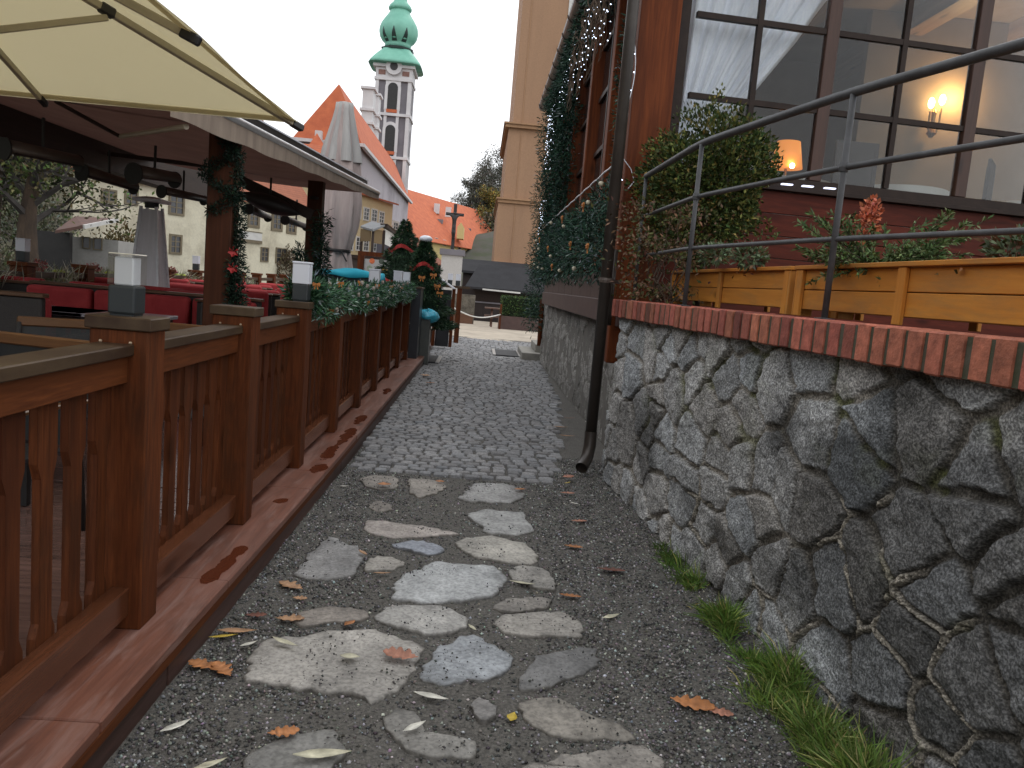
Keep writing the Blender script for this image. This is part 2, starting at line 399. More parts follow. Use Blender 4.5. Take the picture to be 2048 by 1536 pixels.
# big flat stones set into the gravel
def inpoly(p, q):
    x, y = p; c = False; j = len(q) - 1
    for i in range(len(q)):
        if (q[i][1] > y) != (q[j][1] > y) and x < (q[j][0] - q[i][0]) * (y - q[i][1]) / (q[j][1] - q[i][1]) + q[i][0]: c = not c
        j = i
    return c
STONES = []
def flat_stone(pts, tone, label, hgt=.0135):
    q = np.array(pts, float); k = len(q); Q = []
    for i in range(k):                                     # rough outline: split each side, jitter
        a, c = q[i], q[(i + 1) % k]; L = np.linalg.norm(c - a); m = max(2, int(L / .03))
        for j in range(m):
            p = a + (c - a) * j / m; Q.append(p)
    Q = np.array(Q); cen = Q.mean(0)
    for _ in range(2): Q = .5 * Q + .25 * np.roll(Q, 1, 0) + .25 * np.roll(Q, -1, 0)
    Q = cen + (Q - cen) * 1.03
    Q += RNG.normal(size=Q.shape) * .006; Q = cen + (Q - cen) * (1 + (fbm(Q[:, 0] * 11, Q[:, 1] * 11, 66, 3) - .5) * .28)[:, None]
    nr = 9; V = []; F = []; n = len(Q); C = []
    for r in range(nr):
        f = [1.0, .995, .98, .955, .90, .72, .52, .33, .15][r]; z = [-.03, .25, .72, .9, 1, 1.05, 1, 1, 1][r] * hgt if r else -.03
        for p in Q:
            x, y = cen + (p - cen) * f; nz_ = 0
            if r > 1: nz_ = (float(fbm(np.array(x * 9), np.array(y * 13), 3, 4)) - .5) * .02
            V.append((x, y, z + nz_ + float(gravz(np.array(x), np.array(y))) * .4))
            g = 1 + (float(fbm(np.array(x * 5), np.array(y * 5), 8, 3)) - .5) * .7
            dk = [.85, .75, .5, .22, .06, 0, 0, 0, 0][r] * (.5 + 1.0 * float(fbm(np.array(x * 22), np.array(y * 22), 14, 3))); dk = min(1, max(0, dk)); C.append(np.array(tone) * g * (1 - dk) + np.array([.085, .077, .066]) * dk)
    for r in range(nr - 1):
        for i in range(n): F.append((r * n + i, r * n + (i + 1) % n, (r + 1) * n + (i + 1) % n, (r + 1) * n + i))
    V.append((*cen, hgt)); C.append(np.array(tone)); c0 = len(V) - 1
    for i in range(n): F.append(((nr - 1) * n + i, (nr - 1) * n + (i + 1) % n, c0))
    STONES.append(Q)
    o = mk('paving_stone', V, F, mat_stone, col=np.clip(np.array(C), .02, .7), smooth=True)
    tag(o, label, 'stone', 'flat stones set in the gravel')
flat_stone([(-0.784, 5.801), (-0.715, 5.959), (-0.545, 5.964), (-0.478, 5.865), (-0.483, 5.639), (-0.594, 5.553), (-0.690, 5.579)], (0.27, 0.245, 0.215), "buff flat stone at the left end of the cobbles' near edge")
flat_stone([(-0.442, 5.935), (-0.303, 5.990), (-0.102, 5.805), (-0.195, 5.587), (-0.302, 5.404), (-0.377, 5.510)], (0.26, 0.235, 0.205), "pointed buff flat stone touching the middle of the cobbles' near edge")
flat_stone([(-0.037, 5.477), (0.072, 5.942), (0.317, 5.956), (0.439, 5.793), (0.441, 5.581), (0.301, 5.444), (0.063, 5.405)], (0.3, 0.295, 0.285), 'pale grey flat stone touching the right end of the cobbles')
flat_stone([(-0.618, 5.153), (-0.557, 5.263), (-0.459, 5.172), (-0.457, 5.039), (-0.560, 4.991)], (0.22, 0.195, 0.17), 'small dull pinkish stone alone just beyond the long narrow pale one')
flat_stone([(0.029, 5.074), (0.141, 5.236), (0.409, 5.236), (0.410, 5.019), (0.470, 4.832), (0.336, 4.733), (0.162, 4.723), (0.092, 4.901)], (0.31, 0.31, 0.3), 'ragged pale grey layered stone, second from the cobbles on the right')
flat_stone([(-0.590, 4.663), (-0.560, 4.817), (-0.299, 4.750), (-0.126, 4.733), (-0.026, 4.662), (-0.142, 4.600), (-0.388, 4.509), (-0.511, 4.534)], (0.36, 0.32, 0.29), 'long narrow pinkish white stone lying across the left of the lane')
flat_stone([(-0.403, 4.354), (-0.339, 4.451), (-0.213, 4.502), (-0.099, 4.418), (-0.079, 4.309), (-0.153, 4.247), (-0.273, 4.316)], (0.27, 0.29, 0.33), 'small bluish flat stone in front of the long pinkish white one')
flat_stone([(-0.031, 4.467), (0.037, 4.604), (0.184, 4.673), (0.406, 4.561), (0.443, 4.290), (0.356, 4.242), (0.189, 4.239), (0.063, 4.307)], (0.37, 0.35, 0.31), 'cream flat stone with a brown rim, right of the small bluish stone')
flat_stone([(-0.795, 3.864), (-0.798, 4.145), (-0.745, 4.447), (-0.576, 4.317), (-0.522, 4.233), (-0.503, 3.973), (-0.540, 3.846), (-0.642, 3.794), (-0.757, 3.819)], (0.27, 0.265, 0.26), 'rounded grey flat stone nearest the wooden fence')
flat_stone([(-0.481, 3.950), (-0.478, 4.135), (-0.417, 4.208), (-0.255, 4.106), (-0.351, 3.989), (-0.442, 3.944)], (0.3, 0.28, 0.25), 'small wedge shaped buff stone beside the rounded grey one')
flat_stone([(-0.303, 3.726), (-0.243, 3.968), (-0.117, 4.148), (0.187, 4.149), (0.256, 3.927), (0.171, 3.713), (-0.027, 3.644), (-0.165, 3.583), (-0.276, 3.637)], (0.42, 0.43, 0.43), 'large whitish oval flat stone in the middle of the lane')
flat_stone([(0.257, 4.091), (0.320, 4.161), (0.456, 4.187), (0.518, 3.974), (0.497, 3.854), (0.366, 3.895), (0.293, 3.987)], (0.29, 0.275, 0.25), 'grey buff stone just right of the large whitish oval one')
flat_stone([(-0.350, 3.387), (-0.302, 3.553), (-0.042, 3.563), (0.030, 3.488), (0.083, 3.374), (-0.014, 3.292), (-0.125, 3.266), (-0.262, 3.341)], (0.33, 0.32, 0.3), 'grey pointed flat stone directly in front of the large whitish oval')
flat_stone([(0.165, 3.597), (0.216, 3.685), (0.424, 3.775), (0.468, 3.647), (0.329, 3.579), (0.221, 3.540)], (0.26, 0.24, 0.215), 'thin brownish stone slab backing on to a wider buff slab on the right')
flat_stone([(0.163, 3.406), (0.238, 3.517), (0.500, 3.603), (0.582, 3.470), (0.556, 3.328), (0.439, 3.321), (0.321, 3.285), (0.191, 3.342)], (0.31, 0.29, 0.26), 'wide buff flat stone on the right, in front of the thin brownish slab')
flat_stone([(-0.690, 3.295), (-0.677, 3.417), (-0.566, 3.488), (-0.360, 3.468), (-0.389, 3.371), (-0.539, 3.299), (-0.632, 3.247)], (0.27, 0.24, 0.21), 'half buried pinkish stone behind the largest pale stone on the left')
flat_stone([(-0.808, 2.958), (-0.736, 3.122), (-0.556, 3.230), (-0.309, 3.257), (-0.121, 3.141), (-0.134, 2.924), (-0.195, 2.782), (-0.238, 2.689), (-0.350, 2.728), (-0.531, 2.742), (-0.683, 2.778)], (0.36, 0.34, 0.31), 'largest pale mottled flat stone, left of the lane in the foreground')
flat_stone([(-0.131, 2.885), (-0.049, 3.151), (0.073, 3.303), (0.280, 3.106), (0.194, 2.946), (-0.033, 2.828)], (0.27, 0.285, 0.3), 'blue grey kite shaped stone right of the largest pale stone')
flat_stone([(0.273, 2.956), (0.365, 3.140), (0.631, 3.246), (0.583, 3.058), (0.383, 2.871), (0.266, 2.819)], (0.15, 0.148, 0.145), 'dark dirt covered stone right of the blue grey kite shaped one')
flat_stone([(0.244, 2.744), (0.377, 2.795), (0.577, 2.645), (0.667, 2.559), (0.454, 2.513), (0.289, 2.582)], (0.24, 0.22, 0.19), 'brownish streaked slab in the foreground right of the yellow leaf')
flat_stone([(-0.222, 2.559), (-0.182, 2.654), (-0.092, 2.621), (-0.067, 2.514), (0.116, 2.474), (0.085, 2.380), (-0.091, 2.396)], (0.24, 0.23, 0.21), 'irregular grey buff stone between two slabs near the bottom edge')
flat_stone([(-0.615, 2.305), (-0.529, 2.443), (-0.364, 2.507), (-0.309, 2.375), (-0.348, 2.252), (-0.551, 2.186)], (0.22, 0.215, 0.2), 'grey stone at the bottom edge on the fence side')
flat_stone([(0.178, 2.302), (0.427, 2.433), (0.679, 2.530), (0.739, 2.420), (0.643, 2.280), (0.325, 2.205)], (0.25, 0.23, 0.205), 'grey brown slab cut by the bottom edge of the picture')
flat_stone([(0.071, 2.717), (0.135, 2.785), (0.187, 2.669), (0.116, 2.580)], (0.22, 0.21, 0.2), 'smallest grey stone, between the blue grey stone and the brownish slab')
# grit that has spilled on to the stones
pp = []
for q in STONES:
    lo, hi = q.min(0), q.max(0); k = int(110 * (hi - lo).prod() / .1)
    for _ in range(k):
        p = (random.uniform(lo[0], hi[0]), random.uniform(lo[1], hi[1]))
        if inpoly(p, q) and fbm(np.array(p[0] * 6), np.array(p[1] * 6), 21, 3) > .53: pp.append((p[0], p[1], .0165 + .004 * random.random()))
pp = np.array(pp); tag(rocks('grit', pp, .0022 + .005 * RNG.random(len(pp)) ** 3, tint(len(pp), [(.03, .03, .03), (.07, .068, .065)], var=.2)), 'scattered dark grit lying on the flat stones', 'grit')

# fallen leaves
mat_leaf = attrmat('dead_leaf', rough=.6, nscale=25, namt=.25, bump=.2, bscale=60)
def groundz(x, y):
    for q in STONES:
        if inpoly((x, y), q): return .026
    return .012 if y < 6 else .022
def leaf(kind, x, y, ln, ang, colr, label, group=None):
    if kind == 'oak':
        pr = [(0, .02), (.08, .03), (.14, .12), (.22, .09), (.27, .2), (.36, .26), (.42, .15), (.48, .17), (.56, .31), (.64, .28), (.67, .17), (.75, .2), (.83, .22), (.88, .12), (.95, .1), (1, 0)]
    else:
        pr = [(0, .012), (.1, .05), (.25, .11), (.45, .14), (.65, .11), (.85, .05), (1, 0)]
        if kind == 'round': pr = [(a, c * 2.3) for a, c in pr]
    V = []; F = []; ca, sa = math.cos(ang), math.sin(ang); z0 = groundz(x, y); curl = random.uniform(.1, .3); tw = random.uniform(-.15, .15)
    for s in (1, 0, -1):
        for a, c in pr:
            c = c * random.uniform(.85, 1.12) if s else 0
            u = (a - .5) * ln; v = s * c * ln
            z = z0 + curl * (abs(v) * .9 + (a - .5) ** 2 * ln * .8) + tw * v + .002
            V.append((x + u * ca - v * sa, y + u * sa + v * ca, z))
    k = len(pr)
    for r in (0, 1):
        for i in range(k - 1): F.append((r * k + i, r * k + i + 1, (r + 1) * k + i + 1, (r + 1) * k + i))
    n = len(V); colv = np.array(colr) * (1 + .15 * RNG.normal(size=(n, 1)))
    o = mk('fallen_leaf', V, F, mat_leaf, col=np.clip(colv, .01, .9), smooth=True)
    o.modifiers.new('thickness', 'SOLIDIFY').thickness = .0012
    return tag(o, label, 'leaf', group)
leaf('oak', -0.780, 3.672, 0.146, 2.60, (0.42, 0.24, 0.13), 'large pale orange oak leaf on gravel by the fence edge')
leaf('oak', -0.917, 2.863, 0.123, 2.80, (0.42, 0.17, 0.06), 'crumpled orange oak leaf, left one of the pair left of the largest stone')
leaf('oak', -0.835, 2.834, 0.134, 2.30, (0.42, 0.17, 0.06), 'crumpled orange oak leaf, right one of the pair left of the largest stone')
leaf('oak', -0.199, 3.006, 0.146, 2.90, (0.38, 0.17, 0.11), 'pinkish orange oak leaf on the right tip of the largest pale stone')
leaf('round', -0.444, 3.307, 0.067, 1.00, (0.42, 0.17, 0.06), 'small orange leaf behind the largest pale stone')
leaf('oak', -0.699, 3.309, 0.123, 0.10, (0.42, 0.24, 0.13), 'flat tan oak leaf on the half buried pinkish stone')
leaf('oak', -0.515, 2.433, 0.101, 0.30, (0.42, 0.17, 0.06), 'orange leaf at the bottom of the lane near the fence')
leaf('oak', 0.913, 2.792, 0.168, -0.35, (0.42, 0.17, 0.06), 'long bright orange oak leaf on gravel beside the grass tuft')
leaf('oak', 1.003, 2.746, 0.101, -0.40, (0.38, 0.17, 0.11), 'darker orange oak leaf touching the grass tuft')
leaf('oak', 0.561, 3.778, 0.112, -0.20, (0.42, 0.17, 0.06), 'orange oak leaf on gravel right of the stones')
leaf('oak', 0.669, 4.554, 0.112, -0.20, (0.42, 0.17, 0.06), 'orange oak leaf on gravel level with the cream stone')
leaf('oak', 0.768, 5.092, 0.112, 0.20, (0.38, 0.17, 0.11), 'pinkish leaf on gravel well in front of the downpipe')
leaf('round', -0.569, 5.612, 0.101, 0.30, (0.42, 0.17, 0.06), 'orange leaf on the stone at the left end of the cobbles')
leaf('round', 0.411, 5.762, 0.090, 0.30, (0.42, 0.17, 0.06), 'orange leaf on the pale stone at the right end of the cobbles')
leaf('oak', 0.826, 6.289, 0.112, 0.50, (0.38, 0.17, 0.11), 'curled brownish leaf by the foot of the downpipe')
leaf('oak', 0.769, 5.805, 0.112, 0.10, (0.38, 0.17, 0.11), 'flat reddish leaf on gravel in front of the downpipe foot')
leaf('long', -0.878, 3.163, 0.157, 0.15, (0.42, 0.24, 0.13), 'tan leaf beside a yellow one at the fence edge')
leaf('long', -0.918, 3.110, 0.112, 0.40, (0.5, 0.36, 0.05), 'narrow yellow leaf beside a tan one at the fence edge')
leaf('oak', -0.848, 3.327, 0.090, 0.20, (0.16, 0.06, 0.04), 'dark brown leaf on gravel near the fence edge')
leaf('oak', 0.834, 4.193, 0.157, -0.10, (0.16, 0.06, 0.04), 'long dark brown leaf lying near the wall grass')
leaf('round', 0.230, 2.627, 0.062, 1.30, (0.5, 0.36, 0.05), 'small bright yellow leaf standing out on the foreground gravel')
leaf('long', 0.800, 6.086, 0.090, 0.90, (0.5, 0.36, 0.05), 'small yellow leaf next to the downpipe foot')
leaf('long', -0.861, 2.455, 0.112, 0.90, (0.65, 0.63, 0.55), 'whitish willow leaf on gravel nearest the kerb')
leaf('long', -0.061, 2.737, 0.134, -0.30, (0.65, 0.63, 0.55), 'white willow leaf in front of the blue grey stone')
leaf('long', -0.660, 3.056, 0.134, -0.50, (0.55, 0.52, 0.38), 'pale yellow willow leaf on the left of the largest stone')
leaf('long', 0.730, 3.559, 0.112, 0.60, (0.55, 0.52, 0.38), 'pale willow leaf on open gravel halfway to the wall')
leaf('long', 0.792, 5.522, 0.078, -0.50, (0.65, 0.63, 0.55), 'small white leaf in front of the downpipe')
leaf('long', -0.102, 2.510, 0.101, 0.80, (0.65, 0.63, 0.55), 'whitish leaf on the irregular stone near the bottom edge')
leaf('long', -0.370, 2.326, 0.179, 0.20, (0.55, 0.52, 0.38), 'long pale leaf on the bottom left stone')
leaf('long', -0.693, 2.260, 0.112, 0.70, (0.55, 0.52, 0.38), 'pale leaf cut by the bottom edge beside the kerb')
leaf('long', -0.801, 3.054, 0.078, 0.80, (0.65, 0.63, 0.55), 'small whitish leaf left of the largest stone')
leaf('long', -0.842, 5.547, 0.067, 0.30, (0.65, 0.63, 0.55), 'tiny white leaf beside the kerb at the start of the cobbles')
leaf('long', -0.512, 4.164, 0.090, -0.90, (0.42, 0.24, 0.13), 'tan leaf resting between two stones left of the large oval')
leaf('long', -0.379, 3.920, 0.090, 0.20, (0.42, 0.24, 0.13), 'tan leaf in front of the wedge shaped stone')
leaf('long', 0.332, 3.911, 0.134, -0.20, (0.55, 0.52, 0.38), 'straw coloured leaf on the stone right of the large oval')
leaf('long', 0.083, 3.341, 0.067, -1.00, (0.55, 0.52, 0.38), 'straw coloured leaf between two stones in mid lane')
leaf('round', -0.390, 2.973, 0.078, 0.00, (0.55, 0.52, 0.38), 'pale blotched leaf on the middle of the largest stone')
leaf('oak', -0.708, 3.539, 0.067, 0.00, (0.42, 0.24, 0.13), 'small tan leaf scrap in front of the large orange oak leaf')
leaf('oak', -0.750, 12.445, 0.157, 0.10, (0.42, 0.24, 0.13), 'tan leaf on the cobbles farthest from the camera')
leaf('oak', -0.618, 11.576, 0.146, 0.10, (0.42, 0.17, 0.06), 'orange leaf on the cobbles in mid lane')
leaf('long', 1.015, 8.114, 0.168, 0.10, (0.42, 0.24, 0.13), 'tan leaf at the wall foot, nearest of three beside the downpipe')
leaf('long', 0.999, 8.631, 0.168, 0.10, (0.42, 0.24, 0.13), 'tan leaf at the wall foot, middle of three beside the downpipe')
leaf('long', 1.173, 9.304, 0.157, 0.50, (0.38, 0.17, 0.11), 'brown leaf at the wall foot, farthest of three beside the downpipe')
leaf('round', -0.184, 5.827, 0.067, 0.00, (0.42, 0.17, 0.06), 'orange scrap of leaf on gravel between the first stones')

# grass at the foot of the stone wall
mat_grass = attrmat('grass_blade', rough=.6, nscale=8, namt=.2, bump=0)
def tuft(ptsx, ptsy, n, L, cols, label, name='grass', cat='grass', wts=None):
    i = RNG.integers(0, len(ptsx), n); x = np.array(ptsx)[i] + RNG.normal(size=n) * .03; y = np.array(ptsy)[i] + RNG.normal(size=n) * .05
    kk = fbm(x * 9, y * 7, 44, 3); kp = kk > .40; x, y, kk = x[kp], y[kp], kk[kp]; n = len(x); L = L * (.55 + 1.3 * (kk - .4) / .3)
    D = np.stack([RNG.normal(size=n) * .55 - .25, RNG.normal(size=n) * .55, np.ones(n)], 1)
    o = leaves(name, np.stack([x, y, np.full(n, -.005)], 1), D, L * RNG.uniform(.4, 1.15, n), .0052, tint(n, cols, wts, .2), mat_grass, droop=.25)
    return tag(o, label, cat, kind='stuff')
def wallx(y): return 1.13 + (6.3 - y) * (.35 / 3.8)
ya = np.linspace(3.0, 4.1, 30)
tuft(wallx(ya) - .05 - .09 * np.random.rand(30), ya, 4800, .13, [(.09, .17, .025), (.14, .22, .04), (.32, .31, .10)], 'bright green grass strip along the foot of the stone wall', wts=[.5, .4, .1])
ya = np.linspace(1.75, 2.95, 60)
tuft(wallx(ya) - .05 - .2 * np.random.rand(60) ** 1.5, ya, 7000, .14, [(.10, .17, .03), (.16, .23, .045), (.36, .33, .13)], 'thick tuft of grass by the wall nearest the camera', wts=[.5, .38, .12])
ya = np.linspace(4.35, 4.65, 12)
tuft(wallx(ya) - .06 - .03 * np.random.rand(12), ya, 700, .08, [(.06, .13, .02), (.10, .15, .03)], 'small green weed tuft at the wall foot near the downpipe')

# ================================================================== DECK, FENCE
wd_post = wood('stained_post_wood', (.165, .048, .015), (.075, .02, .007), 'z', .6, c3=(.06, .017, .007), spec=.12, grime=(.045, .022, .012))
wd_rail = wood('stained_rail_wood', (.17, .052, .017), (.085, .025, .009), 'y', .55, spec=.12)
wd_bal = wood('stained_baluster_wood', (.15, .045, .015), (.07, .019, .007), 'z', .6, c3=(.055, .016, .007), spec=.12, grime=(.04, .02, .011))
wd_low = wood('wet_low_rail_wood', (.15, .052, .024), (.09, .03, .013), 'y', .22, spec=.6)
wd_cap = M('weathered_cap', (.042, .022, .012), (.085, .055, .03), scale=7, rough=.5, spec=.3, bump=.25, bscale=40, stretch=(1, .4, 1))
wd_kerb = wood('worn_edge_board', (.215, .08, .047), (.135, .053, .035), 'y', .4, fine=60, c3=(.25, .12, .09), spec=.35, grime=(.09, .045, .034))
def wear(mat, spots):
    t = mat.node_tree; p = t.nodes['Principled BSDF']; col = p.inputs['Base Color'].links[0].from_socket
    ge = t.nodes.new('ShaderNodeNewGeometry'); nz_ = t.nodes.new('ShaderNodeTexNoise'); nz_.inputs['Scale'].default_value = 9; nz_.inputs['Detail'].default_value = 5; t.links.new(ge.outputs['Position'], nz_.inputs['Vector'])
    sp = t.nodes.new('ShaderNodeSeparateXYZ'); t.links.new(ge.outputs['Position'], sp.inputs[0]); acc = None
    def mth(op, a, b=0):
        q = t.nodes.new('ShaderNodeMath'); q.operation = op
        for k, s in ((0, a), (1, b)):
            if hasattr(s, 'links'): t.links.new(s, q.inputs[k])
            else: q.inputs[k].default_value = s
        return q.outputs[0]
    v2 = _coords(t, (1, .12, 1)); col = _mix(t, _ramp(t, _noise(t, v2, 14, 5, .65, .5), [(.50, (0, 0, 0)), (.70, (.6,) * 3)]), col, (.33, .22, .19))
    wob = mth('MULTIPLY', mth('SUBTRACT', nz_.outputs['Fac'], .5), 3.2)
    for (x, y, a, c) in spots:
        dx_ = mth('DIVIDE', mth('SUBTRACT', sp.outputs[0], x), a); dy_ = mth('DIVIDE', mth('SUBTRACT', sp.outputs[1], y), c)
        d = mth('ADD', mth('ADD', mth('MULTIPLY', dx_, dx_), mth('MULTIPLY', dy_, dy_)), wob)
        acc = d if acc is None else mth('MINIMUM', acc, d)
    k = _ramp(t, acc, [(.75, (1, 1, 1)), (1.0, (0, 0, 0))])
    t.links.new(_mix(t, k, col, (.10, .026, .012)), p.inputs['Base Color'])
    ro = _ramp(t, acc, [(.75, (.16,) * 3), (1.0, (.45,) * 3)]); t.links.new(ro, p.inputs['Roughness'])
wear(wd_kerb, [(-1.05, 3.36, .035, .10), (-1.035, 3.5, .035, .14), (-1.03, 3.68, .03, .07), (-1.0, 5.35, .055, .16), (-1.02, 5.85, .05, .32), (-1.0, 6.6, .05, .4), (-1.01, 7.4, .05, .25), (-1.0, 9.4, .05, .3), (-1.05, 4.55, .04, .06)])
wd_fascia = wood('dark_fascia_board', (.12, .062, .05), (.075, .040, .034), 'y', .5, fine=60, c3=(.05, .024, .018))
wd_deck = wood('wet_deck_board', (.20, .115, .095), (.13, .075, .062), 'x', .12, fine=70, spec=.8)
mt_screw = M('galvanised_screw', (.55, .42, .3), (.4, .3, .2), rough=.35, metal=.6, bump=0)

b = MB(); y = -3.0                       # deck boards run away from the lane
while y < 24: b.box(-6.1, -1.36, y, y + .137, .115, .147 + random.uniform(-.002, .002)); y += .143
tag(b.build('deck', wd_deck), kind='structure')
b = MB(); b.box(-6.1, -1.0, -3, 24, -.3, .06); tag(b.build('deck_base', wd_fascia), kind='structure')
b = MB(); cuts = [-3, .2, 2.2, 3.31, 4.85, 5.3, 6.6, 7.9, 9.3, 10.7, 12.2, 14.1]
kx = lambda y: float(np.interp(y, [0, 2, 3.5, 5.5, 14], [-1.0, -.99, -.965, -.935, -.885]))
def kboard(b, a, c, off, z0, z1, xi=-1.35):
    V = [(xi, a, 0), (kx(a) + off, a, 0), (kx(c) + off, c, 0), (xi, c, 0)]
    b.add([(x, y, z0) for x, y, _ in V] + [(x, y, z1) for x, y, _ in V], [(0, 3, 2, 1), (4, 5, 6, 7), (0, 1, 5, 4), (1, 2, 6, 5), (2, 3, 7, 6), (3, 0, 4, 7)])
for a, c in zip(cuts[:-1], cuts[1:]): kboard(b, a + .002, c - .002, random.uniform(-.003, .003), .128, .168 + random.uniform(-.002, .002))
edge = b.build('deck_edge', wd_kerb, bevel=.005); tag(edge, kind='structure')
b = MB(); cuts = [-3, 1.0, 2.72, 3.9, 6.0, 9.6, 14.1]
for a, c in zip(cuts[:-1], cuts[1:]): kboard(b, a + .003, c - .003, -.012 + random.uniform(-.003, .002), -.06, .088, -1.3)
tag(b.build('deck_fascia', wd_fascia, bevel=.003), kind='structure')
b = MB()
for a, c in zip([-3, 1.4, 3.6, 5.3, 8.8], [1.4, 3.6, 5.3, 8.8, 14.1]): kboard(b, a + .002, c - .002, -.004, .091, .1275, -1.29)
tag(b.build('deck_trim', wd_rail, bevel=.002), kind='structure')
FX = -1.22
FY = [1.50, 2.865, 4.13, 5.40, 6.72, 8.05, 9.35, 10.65, 11.95, 13.25]
fence = thing('deck_fence', 'long brown stained wooden fence with shaped slats along the left of the lane', 'fence', (FX, 1.5, .15))
def baluster(y, wd=.104):
    hw = wd / 2; nw = hw * .6; z0, z1 = .19, 1.10
    half = [(hw, z0 + .01), (hw, z0 + .13), (hw * .98, z0 + .16), (nw, z0 + .2), (nw, z1 - .27), (hw * .98, z1 - .22), (hw, z1 - .2), (hw, z1)]
    poly = [(a, z) for a, z in half] + [(-a, z) for a, z in half[::-1]]
    return MB().prism(poly, (FX - .005, y, 0), (0, 1, 0), (0, 0, 1), (-.026, 0, 0))
for i, y in enumerate(FY):
    p = MB().box(FX - .10, FX + .10, y - .075, y + .075, .167, 1.245).build('post', wd_post, fence, bevel=.006)
    MB().box(FX - .112, FX + .112, y - .087, y + .087, 1.243, 1.288).build('post_cap', wd_cap, p, bevel=.004)
    if i + 1 < len(FY):
        a, c = y + .076, FY[i + 1] - .076
        MB().box(FX - .07, FX + .055, a, c, 1.157, 1.197).build('handrail', wd_cap, fence, bevel=.004)
        MB().box(FX - .03, FX + .035, a, c, 1.062, 1.156).build('top_rail', wd_rail, fence, bevel=.003)
        MB().box(FX - .004, FX + .06, a, c, .222, .328).build('bottom_rail', wd_low, fence, bevel=.004)
        n = 7; st = (c - a) / n
        for k in range(n): baluster(a + st * (k + .5)).build('baluster', wd_bal, fence, bevel=.0025)
        if i < 3:
            for xx in (FX - .055, FX + .045): MB().sph((xx, c - .012, 1.202), .006, 6).build('screw', mt_screw, fence)

# lamps on the posts
mt_lampbase = M('anthracite_lamp_base', (.028, .034, .036), (.022, .027, .03), rough=.45, bump=.1)
mt_white = M('opal_white_plastic', (.72, .74, .80), (.70, .72, .78), rough=.35, bump=0)
mt_clear = glassmat('clear_acrylic', (.95, .95, .92), .45)
mt_lid = M('yellowed_clear_lid', (.62, .58, .47), (.75, .72, .62), scale=20, rough=.3, bump=.1)
def lamp(x, y, z, label, s=1.0, group='box lamps on the lane-side fence posts', white=False):
    t = thing('post_lamp', label, 'lamp', (x, y, z), group)
    h = .047 * s
    MB().box(x - h, x + h, y - h, y + h, z + .006, z + .105 * s).build('base', mt_lampbase, t, bevel=.008, seg=2)
    MB().box(x - h * .85, x + h * .85, y - h * .85, y + h * .85, z, z + .006).build('foot', mt_lampbase, t)
    if white:
        MB().box(x - h * 1.05, x + h * 1.05, y - h * 1.05, y + h * 1.05, z + .106 * s, z + .225 * s).build('diffuser', mt_white, t, bevel=.004); MB().box(x - h * 1.12, x + h * 1.12, y - h * 1.12, y + h * 1.12, z + .2255 * s, z + .238 * s).build('lid', mt_white, t, bevel=.003); return t
    MB().box(x - h * .70, x + h * .70, y - h * .70, y + h * .70, z + .106 * s, z + .203 * s).build('diffuser', mt_white, t, bevel=.004)
    MB().box(x - h, x + h, y - h, y + h, z + .1055 * s, z + .210 * s).build('cover', mt_clear, t)
    MB().box(x - h * 1.0, x + h * 1.0, y - h * 1.0, y + h * 1.0, z + .2105 * s, z + .215 * s).build('lid', mt_lid, t, bevel=.003)
    return t
lamp(FX - .01, FY[1] + .005, 1.288, 'clear box lamp with a dark base on the nearest fence post')
lamp(FX + .04, FY[3], 1.288, 'white box lamp rising from the near end of the fir garland, beside the teal cover', 1.1, white=True)
lamp(FX, FY[6], 1.288, 'white box lamp in the garland in front of the picture menu board', 1.2, white=True)
lamp(FX, 12.0, 1.288, 'white box lamp in the garland below the taller Christmas tree', 1.3, white=True)
lamp(FX + .0, FY[9], 1.288, 'white box lamp at the far end of the garland, below the smaller Christmas tree', 1.3, white=True)

